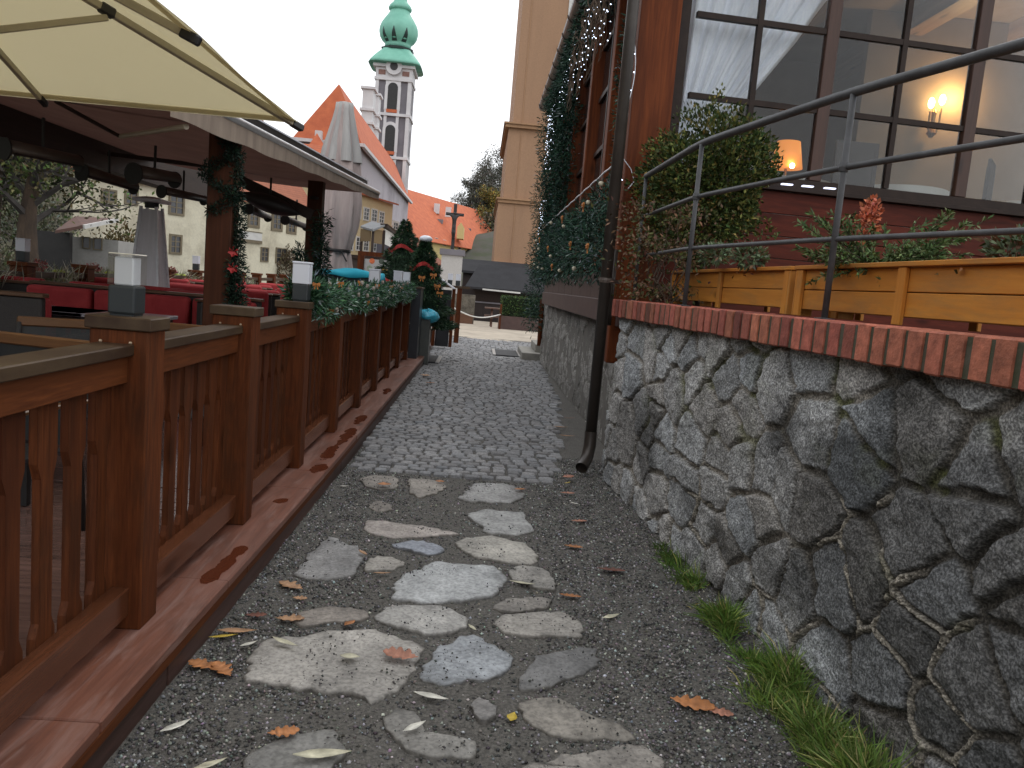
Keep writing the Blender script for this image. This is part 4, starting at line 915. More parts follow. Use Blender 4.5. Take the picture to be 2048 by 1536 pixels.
def dining_chair(x, y, a, label):
    t = thing('dining_chair', label, 'chair', (0, 0, 0), 'chairs in the restaurant')
    MB().box(-.22, .22, -.22, .22, .43, .48).build('seat', wd_chair, t); MB().add(*(lambda q: (q.v, q.f))(MB().box(-.21, .21, -.235, -.205, .55, 1.08))).build('backrest', wd_chair, t)
    for i in (-1, 1):
        MB().bar((i * .19, .19, 0), (i * .19, .19, .43), .04, .04).build('leg', wd_chair, t); MB().bar((i * .19, -.22, 0), (i * .19, -.22, 1.0), .04, .04).build('leg', wd_chair, t)
    t.location = (x, y, 2.1); t.rotation_euler = (0, 0, a); ORG[t] = np.array([x, y, 2.1]); return t
dining_chair(3.55, 8.1, 0, 'dark dining chair between the orange lamp and the middle mullion'); dining_chair(4.95, 8.35, .9, 'dark dining chair right of the table under the sconce'); dining_chair(2.75, 8.5, -.6, 'dark dining chair left of the orange lamp'); dining_chair(6.9, 8.5, 1.2, 'dark dining chair in the right hand bay of the restaurant')

# downpipe
dp = thing('downpipe', 'dark brown rain downpipe standing at the corner of the stone wall', 'pipe', (1.0, 6.58, 0))
mt_pipe = M('brown_downpipe_metal', (.04, .032, .027), (.055, .045, .038), scale=6, rough=.35, bump=.1, metal=.2)
MB().path([(1.06, 6.85, 5.42), (1.05, 6.8, 5.25), (1.03, 6.62, 5.0), (1.025, 6.58, 4.85), (1.02, 6.58, .32)], .048, 16).build('pipe', mt_pipe, dp, smooth=True)
MB().path([(1.02, 6.58, .36), (1.02, 6.575, .24), (1.005, 6.55, .15), (.97, 6.49, .09), (.95, 6.45, .07)], .052, 16, cap=False).build('elbow', mt_pipe, dp, smooth=True)
MB().lathe([(.054, -.02), (.056, 0), (.054, .02)], (1.02, 6.58, 1.62), 16).build('collar', mt_gut, dp); MB().bar((1.02, 6.6, 1.62), (1.2, 6.9, 1.62), .02, .03).build('bracket', mt_gut, dp)
MB().tube((1.14, 7.0, 1.24), (1.14, 7.0, 1.9), .03, n=12).build('side_branch', mt_pipe, dp, smooth=True)

# garlands on the lane side
mat_fir = attrmat('fir_needles', rough=.6, nscale=15, namt=.25, bump=0, spec=.25)
FIR = [(.012, .04, .028), (.02, .058, .035), (.035, .085, .05), (.16, .20, .20)]
def tube_fir(name, pts, rad, n, parent, L=.075, W=.013, cols=FIR, wts=(.4, .33, .2, .07), squash=(1, 1, 1), spread=.9):
    pts = np.array(pts, float); k = RNG.integers(0, len(pts) - 1, n); f = RNG.random((n, 1)); c = pts[k] * (1 - f) + pts[k + 1] * f
    d = unit(RNG.normal(size=(n, 3))); r = rad * RNG.random((n, 1)) ** .5 * (.7 + .7 * fbm(c[:, :1] * 4 + c[:, 2:] * 5, c[:, 1:2] * 5, 2, 3))
    return leaves(name, c + d * r * np.array(squash), d + RNG.normal(size=(n, 3)) * spread * .6, L * RNG.uniform(.6, 1.25, n), W, tint(n, cols, list(wts), .25), mat_fir, parent)
gb = thing('fir_garland', 'thick dark fir garland with gold bows along the restaurant sill', 'garland', (1.15, 11, 1.75))
tube_fir('needles', [(1.14, y, 1.98) for y in np.linspace(7.3, 16.7, 20)], .30, 9000, gb, squash=(.45, 1, 1.2)); tube_fir('needles', [(1.16, y, 2.38) for y in np.linspace(7.3, 16.7, 20)], .22, 6000, gb, squash=(.5, 1, 1))
mt_gold = M('copper_gold_ribbon', (.55, .22, .05), (.42, .15, .04), scale=20, rough=.35, bump=.1, metal=.3)
mt_pale = M('pale_bauble', (.55, .50, .36), (.45, .4, .3), scale=20, rough=.4, bump=0)
def bow(x, y, z, s, parent, mat, name='bow', face=(-1, 0, 0)):
    mb = MB(); u = (0, 1, 0) if abs(face[0]) > .5 else (1, 0, 0); fv = Vector(face) * s * .3
    for sg in (-1, 1):
        mb.prism([(0, -.12 * s), (sg * .75 * s, -.5 * s), (sg * .9 * s, .1 * s), (sg * .7 * s, .45 * s), (0, .12 * s)][::sg], (x, y, z), u, (0, 0, 1), fv)
        mb.prism([(0, 0), (sg * .2 * s, -.1 * s), (sg * .55 * s, -1.15 * s), (sg * .25 * s, -1.1 * s)][::sg], (x, y, z), u, (0, 0, 1), fv * .5)
    mb.sph((x + fv.x, y + fv.y, z), .17 * s, 6); return mb.build(name, mat, parent)
for y, z in ((7.75, 1.95), (8.4, 2.4), (9.3, 2.05), (10.6, 2.45), (12.5, 2.15), (14.6, 2.4), (11.5, 1.85)): bow(1.0, y, z, .06, gb, mt_gold)
for k in range(12): MB().sph((1.0 + .05 * random.random(), random.uniform(7.4, 16.5), random.uniform(1.75, 2.6)), .026, 8).build('bauble', mt_pale, gb, smooth=True)
MB().path([(1.10, y, 2.66 + .005 * math.sin(y * 9)) for y in np.linspace(7.4, 15.5, 60)], .009, 5).build('white_cord', mt_white, gb)
for y, lab, r in ((16.72, 'dark fir garland hanging down the far corner of the restaurant', .20), (14.7, 'dark fir garland down the second post from the far corner of the restaurant', .15), (12.8, 'dark fir garland down the middle post of the restaurant side', .14), (7.42, 'narrow dark fir garland behind the downpipe', .12)):
    t = thing('fir_garland', lab, 'garland', (1.2, y, 2.6)); z0 = .75 if y > 16 else 2.5; nn_ = 2200 if y < 8 else 6500
    tube_fir('needles', [(1.17 + .02 * math.sin(z * 5), y + .03 * math.sin(z * 7), z) for z in np.linspace(z0, 5.15, 24)], r * (.75 if y < 8 else 1.15), nn_, t, L=.06 if y < 8 else .085, W=.013 if y < 8 else .017)
t = thing('fir_garland', 'fir garland running under the gutter of the restaurant', 'garland', (1.2, 12, 5.1)); tube_fir('needles', [(1.2, y, 5.12 + .06 * math.sin(y * 2)) for y in np.linspace(7.2, 16.8, 30)], .2, 9500, t, L=.085, W=.017)
mt_led = emit('cool_white_led', (.72, .82, 1), 3.5)
wt = M('curly_willow_bark', (.16, .11, .075), (.11, .075, .05), scale=9, rough=.8)
def light_curtain(y0, y1, ztop, zlo, n, label, x=1.1):
    t = thing('string_lights', label, 'string lights', (x, (y0 + y1) / 2, ztop), 'cool white light strings under the restaurant gutter'); wr = MB(); bl = MB()
    for k in range(n):
        y = y0 + (y1 - y0) * (k + random.random() * .6) / n; L = (ztop - zlo) * random.uniform(.45, 1); pts = [(x + .03 * random.random(), y + .02 * math.sin(j), ztop - L * j / 8) for j in range(9)]
        wr.path(pts, .003, 4, cap=False); q = int(L / .075)
        for j in range(q):
            if random.random() < .8: bl.sph((x - .02 + .05 * random.random(), y + .03 * random.random(), ztop - L * (j + random.random()) / q), .0068, 4)
    wr.build('wire', wd_dark, t); tag(bl.build('bulbs', mt_led, t), kind='stuff')
light_curtain(14.9, 16.7, 5.0, 3.5, 15, 'dense cool white icicle lights at the far corner of the restaurant')
light_curtain(12.0, 14.2, 5.1, 4.2, 12, 'cool white icicle lights hanging over the middle of the restaurant side')
light_curtain(8.3, 11.4, 5.2, 4.0, 16, 'sparkling icicle lights nearest the downpipe under the gutter')
light_curtain(15.5, 16.8, 3.3, 2.2, 7, 'small cluster of cool white lights low on the far corner garland')
br = thing('willow_branches', 'bare curly willow branches hanging among the lights under the gutter', 'branches', (1.1, 10, 5.2)); mb = MB()
for k in range(42):
    y = random.uniform(8.0, 12.6); x = 1.08; z = 5.2; pts = []; ph = random.random() * 6
    for j in range(16): pts.append((x, y, z)); z -= .085 * random.uniform(.5, 1.2); y += .06 * math.sin(j * 1.3 + ph); x += .03 * math.cos(j * 1.7 + ph)
    mb.path(pts, [.011 - .0006 * j for j in range(16)], 5)
mb.build('branch', wt, br)
for px, py, yy in ((1245, 355, 7.05), (1262, 340, 7.05)): pass
t = thing('string_lights', 'white light string and wire coiling down the big corner post', 'string lights', (1.17, 7.05, 2.2))
MB().path([(1.14 + .03 * math.sin(z * 6), 7.06, z) for z in np.linspace(4.4, 2.7, 40)] + [(1.22, 7.07, 2.6), (1.26, 7.07, 2.5), (1.2, 7.0, 2.42)], .0035, 6).build('wire', mt_white, t)
for z in np.linspace(2.5, 4.3, 13): MB().sph((1.13 + .03 * math.sin(z * 6), 7.05, z), .0055, 6).build('bulb', mt_led, t)
for px, lab in ((1575, 'left'), (1617, 'middle'), (1662, 'right')):
    c = at(px, 386, 7.12); o = MB().box(c[0] - .05, c[0] + .05, 7.14, 7.18, 2.601, 2.612).build('led_strip', emit('led_strip_%s' % lab, (.75, .78, 1), 1.6), bevel=.003); tag(o, 'short white glowing tube on the dark window sill, %s one of three' % lab, 'light', 'glowing tubes on the sill')

# step, mat at the restaurant door
mt_conc = M('grey_concrete', (.27, .26, .23), (.20, .19, .17), scale=6, rough=.9, bump=.4)
t = thing('door_step', 'low grey stone step block at the far corner of the restaurant', 'step', (1.2, 17.0, 0)); MB().box(.98, 1.75, 16.75, 18.6, -.05, .16).build('lower_step', mt_conc, t, bevel=.01); MB().box(1.28, 1.75, 17.1, 18.6, .161, .33).build('upper_step', mt_conc, t, bevel=.01)
mt_mat = M('dark_rubber_mat', (.035, .035, .037), (.055, .055, .058), scale=60, rough=.9, bump=.6, bscale=150); mt_alu = M('worn_aluminium', (.48, .47, .45), (.36, .35, .34), scale=10, rough=.35, metal=.5)
def mat_(x, y, a, w_, l_, label):
    t = thing('door_mat', label, 'mat', (x, y, .018), 'dark door mats on the lane'); ca, sa = math.cos(a), math.sin(a)
    MB().box(-w_ / 2, w_ / 2, -l_ / 2, l_ / 2, 0, .022).build('mat', mt_mat, t) if False else None
    m1 = MB().box(x - w_ / 2, x + w_ / 2, y - l_ / 2, y + l_ / 2, .012, .036).build('pile', mt_mat, t, bevel=.004)
    for sx in (-1, 1): MB().box(x + sx * (w_ / 2 + .035) - .034, x + sx * (w_ / 2 + .035) + .034, y - l_ / 2, y + l_ / 2, .010, .042).build('edge_strip', mt_alu, t, bevel=.006)
mat_(.70, 17.95, 0, .5, 1.5, 'dark doormat with pale edge strips beside the stone step'); mat_(-1.02, 15.15, 0, .62, 1.25, 'dark entrance mat with a pale edge beside the grey bin')
t = thing('corner_pipe', 'short rusty brown pipe on the far corner of the restaurant wall', 'pipe', (1.33, 16.7, .3)); MB().tube((1.33, 16.75, .33), (1.31, 16.75, 1.3), .05, n=12).build('pipe', wd_big, t, smooth=True); MB().lathe([(.06, 0), (.06, .06)], (1.33, 16.75, .75), 12).build('collar', mt_gut, t)

# ================================================================== PAVILION ON THE DECK
wd_pav = wood('dark_pavilion_wood', (.095, .033, .016), (.055, .02, .011), 'z', .55, fine=50, spec=.15)
wd_pavx = wood('dark_beam_wood', (.05, .03, .022), (.03, .019, .015), 'y', .55, fine=50)
mt_black = M('matt_black_metal', (.016, .015, .015), (.024, .022, .022), rough=.5, bump=0)
mt_awn = cloth('brown_awning_fabric', (.22, .12, .092), (.18, .095, .072), trans=.09, scale=3)
mt_val = cloth('stained_valance_fabric', (.36, .29, .23), (.26, .205, .165), trans=.12, scale=3, stretch=(1, 3, .5))
mt_silver = M('silver_aluminium', (.62, .63, .65), (.52, .53, .55), rough=.3, metal=.7, bump=0)
pav = thing('pavilion', 'dark wooden terrace pavilion with a brown awning roof over the red sofas', 'pavilion', (-1.95, 5.95, .15))
for (x, y, zt, lab) in ((-1.90, 5.98, 2.43, 0), (-2.09, 10.1, 2.64, 0), (-6.75, 5.98, 2.85, 0), (-6.75, 10.1, 2.85, 0)):
    MB().box(x - .09, x + .09, y - .085, y + .085, .148, zt).build('post', wd_pav, pav, bevel=.006)
MB().box(-4.86, -4.62, 2.4, 14.2, 2.50, 2.94).build('main_beam', wd_pavx, pav)
for y in (5.98, 10.1, 13.6): MB().box(-6.8, -4.87, y - .05, y + .05, 2.86, 2.94).build('cross_beam', wd_pavx, pav)
MB().bar((-2.10, 10.0, 2.16), (-3.05, 9.9, 2.52), .09, .13).build('brace', wd_pavx, pav)
MB().box(-6.8, -6.7, 2.4, 14.2, 2.852, 2.95).build('rear_beam', wd_pavx, pav)
a5 = at(455, 236, 5.6); b11 = at(755, 387, 11.1); dr = (b11 - a5) / 5.5
def bar_pt(y): return a5 + dr * (y - 5.6)
p0, p1 = bar_pt(4.72), bar_pt(11.15)
r0, r1 = np.array([-4.62, 4.72, 2.80]), np.array([-4.62, 11.4, 2.80])
nu, nv = 24, 40; V = []
for j in range(nv):
    f = j / (nv - 1); a = p0 + (p1 - p0) * f + np.array([-.01, 0, .0]); c = r0 + (r1 - r0) * f
    for i in range(nu): g = i / (nu - 1); q = a + (c - a) * g; V.append((q[0], q[1], q[2] - .07 * math.sin(PI * g)))
aw = mk('awning', V, grid_faces(nu, nv), mt_awn, pav, smooth=True)
V = [(-4.62, 2.4, 2.95), (-6.8, 2.4, 2.96), (-6.8, 14.2, 2.96), (-4.62, 14.2, 2.95), (-4.62, 2.4, 2.965), (-6.8, 2.4, 2.975), (-6.8, 14.2, 2.975), (-4.62, 14.2, 2.965)]
mk('rear_roof', V, [(0, 1, 2, 3), (7, 6, 5, 4), (0, 4, 5, 1), (1, 5, 6, 2), (2, 6, 7, 3), (3, 7, 4, 0)], mt_awn, pav)
vv = MB(); n = 60; V = []; F = []
for i in range(n):
    f = i / (n - 1); q = p0 + (p1 - p0) * f; h = .15 - .07 * f
    V += [(q[0] + .012, q[1], q[2] - .005), (q[0] + .012 + .002 * math.sin(f * 70), q[1], q[2] - h + .006 * math.sin(f * 40))]
for i in range(n - 1): F.append((2 * i, 2 * i + 1, 2 * i + 3, 2 * i + 2))
va = mk('valance', V, F, mt_val, aw); va.modifiers.new('t', 'SOLIDIFY').thickness = .004
MB().path([p0 + (p1 - p0) * f + np.array([0, 0, .012]) for f in np.linspace(0, 1, 12)], .03, 10).build('front_bar', mt_silver, aw, smooth=True)
MB().bar(p0 + np.array([-.07, 0, .075]), p0 + (p1 - p0) * .9 + np.array([-.05, 0, .06]), .05, .075).build('hood', mt_black, aw)
MB().bar(p0 + np.array([-.07, 0, .122]), p0 + (p1 - p0) * .9 + np.array([-.05, 0, .105]), .06, .012).build('hood_trim', mt_white, aw)
e1, e2, e3 = at(373, 243, 5.05), at(240, 273, 6.0), at(112, 203, 5.4)
MB().tube(e1 + [0, 0, -.03], e2, .018, n=8).build('folding_arm', M('dull_beige_metal', (.42, .36, .26), (.36, .3, .22), rough=.4, bump=0), aw); MB().tube(e2, e3, .014, n=8).build('folding_arm', wd_pavx, aw)
for z_, l_ in ((.4, 0),): pass
for yy in (6.1, 10.1): MB().bar((-4.6, yy, 2.68), (-2.0 if yy < 9 else -2.1, yy, 2.50 if yy < 9 else 2.60), .035, .05).build('awning_batten', wd_pavx, pav)
MB().lathe([(.05, 0), (.06, .015), (.05, .03)], at(628, 398, 9.98), 14).build('hook_ring', mt_black, pav)

# infrared heaters
mt_heat = M('dull_heater_shell', (.13, .105, .085), (.09, .073, .06), scale=8, rough=.4, metal=.3, bump=0)
def heater(px0, py0, px1, py1, Y0, Y1, r, label):
    a, c = at(px0, py0, Y0), at(px1, py1, Y1); t = thing('heat_lamp', label, 'heater', a, 'heat lamps under the pavilion')
    d = Vector(c - a); L = d.length; d.normalize(); u = Vector((0, 0, 1)); sd = d.cross(u).normalized(); u = sd.cross(d)
    mb = MB(); n = 12; prof = [(sd * math.cos(k) * r * 1.0 + u * math.sin(k) * r * .9) for k in np.linspace(-.35, PI + .35, n)]
    V = [Vector(a) + p for p in prof] + [Vector(c) + p * .85 for p in prof]; F = [(i, i + 1, n + i + 1, n + i) for i in range(n - 1)]
    o = mb.add(V, F).build('shell', mt_heat, t, smooth=True); o.modifiers.new('t', 'SOLIDIFY').thickness = .006
    for p, s in ((Vector(a), 1.12), (Vector(c), .9)): MB().add([p + (sd * math.cos(k) + u * math.sin(k)) * r * s for k in np.linspace(0, 2 * PI, 20)[:-1]] + [p + d * (.012 if s > 1 else -.012) + (sd * math.cos(k) + u * math.sin(k)) * r * s for k in np.linspace(0, 2 * PI, 20)[:-1]],
        [tuple(range(19)), tuple(range(19, 38))[::-1]] + [(i, i + 19, (i + 1) % 19 + 19, (i + 1) % 19) for i in range(19)]).build('end_plate', mt_black, t)
    MB().tube(a + np.array(d) * L * .15, c - np.array(d) * L * .1, r * .3, n=8).build('element', mt_black, t)
    mb = MB(); q = Vector(a) + d * L * .5; mb.tube(q + u * r * .8, (q.x, q.y, max(2.48, q.z + .15)), .012, n=6); mb.build('bracket', mt_black, t)
heater(8, 297, 158, 327, 6.2, 6.7, .075, 'heat lamp farthest left under the pavilion, cut by the picture edge')
heater(163, 344, 268, 376, 7.8, 8.4, .075, 'heat lamp second from the left, above the far shed roof')
heater(266, 347, 350, 360, 7.2, 7.7, .085, 'wider heat lamp just above and right of the second from the left')
heater(322, 383, 408, 401, 9.0, 9.6, .065, 'heat lamp just left of the garlanded pavilion post')
heater(497, 418, 536, 436, 10.4, 11.2, .062, 'heat lamp right of the garlanded pavilion post, under the black hood')
heater(570, 440, 612, 455, 11.4, 12.2, .062, 'heat lamp farthest right, beside the second pavilion post')
hd = at(540, 408, 9.6); t = thing('heater_hood', 'broad black lens shaped hood hanging right of the garlanded post', 'hood', (hd[0], 9.6, hd[2] - .1))
mb = MB(); dirx = unit(np.array([.95, .2, -.22])); V = []; F = []; n = 25
for i in range(n):
    f = i / (n - 1) * 2 - 1; hgt = .105 * (1 - f * f) + .004; wdt = .16 * (1 - f * f) + .01
    for k in range(10): a = 2 * PI * k / 10; V.append(tuple(np.array(hd) + dirx * f * .37 + np.array([-.2, .95, 0]) * wdt * math.cos(a) + np.array([.1, 0, .98]) * hgt * math.sin(a)))
for i in range(n - 1):
    for k in range(10): F.append((i * 10 + k, i * 10 + (k + 1) % 10, (i + 1) * 10 + (k + 1) % 10, (i + 1) * 10 + k))
F += [tuple(range(10)), tuple(range((n - 1) * 10, n * 10))]
mb.add(V, F).build('shell', mt_black, t, smooth=True); MB().tube(hd + [0, 0, .08], hd + [0, 0, .3], .012).build('hanger', mt_black, t)

# garland on the pavilion post
t = thing('fir_garland', 'dark fir garland with red flowers down the near pavilion post', 'garland', (-1.84, 5.9, .8))
tube_fir('needles', [(-1.785 + .012 * math.sin(z * 8), 5.95 + .03 * math.sin(z * 5), z) for z in np.linspace(1.1, 2.3, 16)], .05, 3200, t, L=.035, W=.009, cols=[(.007, .018, .011), (.012, .03, .018), (.022, .048, .026), (.03, .06, .03)], wts=(.62, .28, .1, 0))
tube_fir('needles', [(-1.76, 5.9, z) for z in np.linspace(1.0, 1.5, 8)], .075, 1300, t, L=.04, W=.011, cols=[(.007, .018, .011), (.012, .03, .018), (.022, .048, .026), (.03, .06, .03)], wts=(.5, .3, .2, 0))
tube_fir('needles', [(-1.90 + .1 * math.sin(z * 20), 5.87 + 0 * z, z) for z in np.linspace(1.85, 2.36, 14)], .04, 1500, t, L=.03, W=.01, cols=[(.007, .018, .011), (.012, .03, .018), (.022, .048, .026), (.03, .06, .03)], wts=(.7, .25, .05, 0))
mt_red = M('red_velvet', (.42, .025, .022), (.28, .014, .014), scale=12, rough=.7, bump=.2)
for z in (1.585, 1.47): 
    mb = MB()
    for k in range(6): a = k * PI / 3; mb.add([(-1.76, 5.84, z), (-1.76 + .02 * math.cos(a) - .01, 5.80, z + .02 * math.sin(a)), (-1.755 + .042 * math.cos(a + .3), 5.79, z + .042 * math.sin(a + .3)), (-1.755 + .03 * math.cos(a + .8), 5.80, z + .03 * math.sin(a + .8))], [(0, 1, 2, 3)])
    mb.build('red_flower', mt_red, t)
t = thing('fir_garland', 'dark fir garland wound low round the second pavilion post', 'garland', (-2.09, 10.1, 1.0)); tube_fir('needles', [(-1.99 + .03 * math.sin(z * 9), 10.02, z) for z in np.linspace(1.2, 2.15, 12)], .10, 1800, t); tube_fir('needles', [(-2.22, 10.0, z) for z in np.linspace(1.45, 1.75, 5)], .07, 500, t)

# big cream parasol, nearest
mt_canopy = cloth('cream_parasol_fabric', (.80, .75, .60), (.77, .72, .57), trans=.6, scale=2, thr=(.80, .75, .59))
mt_rib = M('champagne_rib', (.46, .41, .30), (.38, .34, .25), rough=.45, bump=0); mt_joint2 = M('black_joint_plastic', (.02, .019, .02), rough=.45, bump=0)
pc = np.array([-2.37, 2.93]); hs = 1.55; hsx = 1.33; ez = 2.275; hz = 2.87
par = thing('parasol', 'open square cream parasol overhead at the top left', 'parasol', (pc[0], pc[1], .15))
n = 49; V = []
for j in range(n):
    for i in range(n):
        u, v_ = i / (n - 1) * 2 - 1, j / (n - 1) * 2 - 1; rr2 = max(abs(u), abs(v_)); an = math.atan2(v_, u); sag = .008 * abs(math.sin(4 * an)) * math.sin(PI * min(rr2, 1) * .9) 
        k = 1 - .012 * (math.sin(4 * an) ** 2) * (rr2 ** 4)
        V.append((pc[0] + u * hsx * k, pc[1] + v_ * hs * k, hz - (hz - ez) * rr2 ** 1.06 - sag * .6 + .012 * (float(fbm(np.array(u * 3.3), np.array(v_ * 3.3), 12, 3)) - .5) * (1 if max(abs(u), abs(v_)) < .98 else 0)))
cn = mk('canopy', V, grid_faces(n, n), mt_canopy, par, smooth=True); cn.modifiers.new('t', 'SOLIDIFY').thickness = .002
hub = Vector((pc[0], pc[1], hz - .05))
hv = [(pc[0] + sx * hsx * q, pc[1] + sy * hs * q, ez + .012 + dz) for q, dz in ((.985, .009), (.955, .022)) for sx, sy in ((-1, -1), (1, -1), (1, 1), (-1, 1))]
mk('hem', [(x, y, z - .022) for x, y, z in hv], [(0, 4, 5, 1), (1, 5, 6, 2), (2, 6, 7, 3), (3, 7, 4, 0)], mt_canopy, cn).modifiers.new('t', 'SOLIDIFY').thickness = .002
for sx, sy in ((1, 1), (-1, 1), (1, -1), (-1, -1), (0, 1), (1, 0), (0, -1), (-1, 0)):
    k = 1.0 if sx and sy else .99
    tip = Vector((pc[0] + sx * hsx * k, pc[1] + sy * hs * k, ez - .018)); wv_ = .034 if sx and sy else .024
    rb = MB().bar(hub, tip, wv_, .03).build('rib', mt_rib, par, bevel=.003)
    d = (tip - hub).normalized(); MB().bar(tip - d * .05, tip + d * .025, wv_ * 1.2, .036).build('end_cap', mt_joint2, rb, bevel=.006)
    if sx and sy:
        j = hub.lerp(tip, .50); MB().bar(j - d * .035, j + d * .035, .042, .045).build('joint', mt_joint2, rb, bevel=.008)
        MB().bar(j - Vector((0, 0, .03)), (pc[0] + sx * .06, pc[1] + sy * .06, 2.12), .028, .028).build('strut', mt_rib, par, bevel=.003)
MB().tube((pc[0], pc[1], .15), (pc[0], pc[1], hz - .02), .032, n=14).build('mast', mt_rib, par, smooth=True); MB().lathe([(.07, -.05), (.07, .05)], (pc[0], pc[1], 2.12), 14).build('runner', mt_joint2, par)
MB().box(pc[0] - .4, pc[0] + .4, pc[1] - .4, pc[1] + .4, .15, .22).build('base_plate', mt_black, par)

# closed parasol beyond the pavilion
mt_closed = cloth('pale_closed_parasol', (.56, .47, .44), (.42, .34, .325), scale=3, stretch=(4, 4, .4))
mt_closed_v = cloth('grey_parasol_cap', (.50, .49, .47), (.40, .39, .38), scale=3, stretch=(3, 3, .4))
cp = at(678, 430, 13.0); t = thing('closed_parasol', 'tall folded pale parasol tied with a dark strap behind the pavilion awning', 'parasol', (cp[0], 13.0, .15))
def folded(prof, mat, name, ph, amp=.16, n=44):
    V = []; F = []
    for i, (r, z) in enumerate(prof):
        for k in range(n): a = 2 * PI * k / n; q = r * (1 + amp * math.sin(a * 7 + ph + z * .6) + amp * .4 * math.sin(a * 13 + z * 2)); V.append((cp[0] + q * math.cos(a), 13 + q * math.sin(a) * .8, z))
    for i in range(len(prof) - 1):
        for k in range(n): F.append((i * n + k, i * n + (k + 1) % n, (i + 1) * n + (k + 1) % n, (i + 1) * n + k))
    F.append(tuple(range((len(prof) - 1) * n, len(prof) * n))); return mk(name, V, F, mat, t, smooth=True)
folded([(.30, 1.05), (.27, 1.4), (.205, 1.80), (.19, 1.84), (.205, 1.88), (.29, 2.25), (.31, 2.6), (.27, 3.1), (.21, 3.5), (.12, 3.95), (.10, 4.1)], mt_closed, 'folded_canopy', 0)
folded([(.285, 3.22), (.26, 3.4), (.19, 3.7), (.125, 4.02), (.115, 4.12), (.02, 4.14)], mt_closed_v, 'cap_flap', 1.2, .2)
MB().lathe([(.215, 1.82), (.22, 1.84), (.215, 1.865)], (cp[0], 13, 0), 20).build('strap', mt_black, t); MB().bar((cp[0] + .1, 12.78, 1.84), (cp[0] + .2, 12.78, 1.68), .03, .02).build('strap_end', mt_black, t)
MB().tube((cp[0], 13, .15), (cp[0], 13, 4.0), .03).build('mast', mt_rib, t)

# pyramid patio heater
mt_steel = M('brushed_steel', (.72, .73, .76), (.62, .63, .66), scale=20, rough=.35, metal=.35, bump=0); mt_pg = M('milky_heater_panel', (.80, .80, .84), (.68, .69, .72), scale=5, rough=.35, bump=0, stretch=(3, 3, .3))
hx = at(302, 470, 10.0)[0]; t = thing('patio_heater', 'steel pyramid patio heater with a flat square top behind the near lamp', 'heater', (hx, 10, .15))
MB().lathe([(.25, .15), (.25, .95), (.24, .98)], (hx, 10, 0), 4, PI / 4).build('base_cabinet', mt_steel, t)
ws = lambda z: .175 - (z - .98) / (2.08 - .98) * .085
for i, j in ((0, 1), (1, 2), (2, 3), (3, 0)):
    cs = [(-1, -1), (1, -1), (1, 1), (-1, 1)]; a, c = cs[i], cs[j]; P = lambda q, z, s=.94: (hx + q[0] * ws(z) * s, 10 + q[1] * ws(z) * s, z)
    MB().poly([P(a, 1.0), P(c, 1.0), P(c, 2.06), P(a, 2.06)]).build('panel', mt_pg, t).modifiers.new('t', 'SOLIDIFY').thickness = .006
    MB().bar(P(a, .98, 1), P(a, 2.09, 1), .03, .03).build('corner_strut', mt_steel, t)
MB().lathe([(.08, 2.08), (.08, 2.14)], (hx, 10, 0), 16).build('burner', mt_black, t); MB().lathe([(.21, 2.142), (.235, 2.15), (.235, 2.18), (.08, 2.21)], (hx, 10, 0), 4, PI / 4).build('reflector', mt_white, t)

# ---- lounge furniture
mt_wicker = M('dark_wicker', (.022, .019, .018), (.04, .034, .031), scale=160, rough=.55, bump=.7, bscale=160)
wd_trim = wood('furniture_trim_wood', (.17, .09, .05), (.11, .056, .032), 'x', .4)
mt_cush = cloth('red_cushion_fabric', (.44, .058, .06), (.35, .042, .046), scale=4); mt_cush2 = cloth('bright_red_cushion', (.72, .11, .09), (.62, .08, .07), scale=4)
mt_table = M('pale_table_top', (.55, .53, .56), (.42, .41, .44), scale=10, rough=.18, bump=.1, stretch=(1, 8, 1))
def cushion(mb, x0, x1, y0, y1, z0, z1):
    return mb.box(x0, x1, y0, y1, z0, z1)
def make_sofa():
    t = thing('lounge_sofa', 'x', 'sofa', (0, 0, 0)); w = .72
    MB().box(-w, w, -.38, .36, .10, .30).build('seat_base', mt_wicker, t, bevel=.01); MB().box(-w, w, .362, .44, .10, .95).build('backrest', mt_wicker, t, bevel=.01)
    MB().box(-w - .02, w + .02, .35, .46, .952, .985).build('top_rail', wd_trim, t, bevel=.005)
    for s in (-1, 1):
        MB().box(min(s * (w + .002), s * (w + .09)), max(s * (w + .002), s * (w + .09)), -.40, .44, .08, .60).build('armrest', mt_wicker, t, bevel=.01); MB().box(min(s * (w - .0), s * (w + .10)), max(s * (w - .0), s * (w + .10)), -.41, .345, .602, .63).build('arm_trim', wd_trim, t, bevel=.004)
    for x in (-.36, .36): MB().box(x - .34, x + .34, -.37, .25, .302, .44).build('seat_cushion', mt_cush, t, bevel=.035, seg=3)
    for x in (-.36, .36): MB().add(*(lambda m: (m.v, m.f))(MB().box(x - .34, x + .34, .20, .355, .445, .945))).build('back_cushion', mt_cush, t, bevel=.045, seg=3)
    for x in (-w, w):
        for y in (-.34, .38): MB().box(x - .03, x + .03, y - .03, y + .03, 0, .1).build('foot', mt_black, t)
    return t
sofa0 = make_sofa(); first = [True]
def put_sofa(x, y, a, label):
    t = sofa0 if first[0] else copy_tree(sofa0); first[0] = False
    t.location = (x, y, .148); t.rotation_euler = (0, 0, a + random.uniform(-.05, .05)); t['label'] = label; t['group'] = 'red cushioned sofas on the deck'
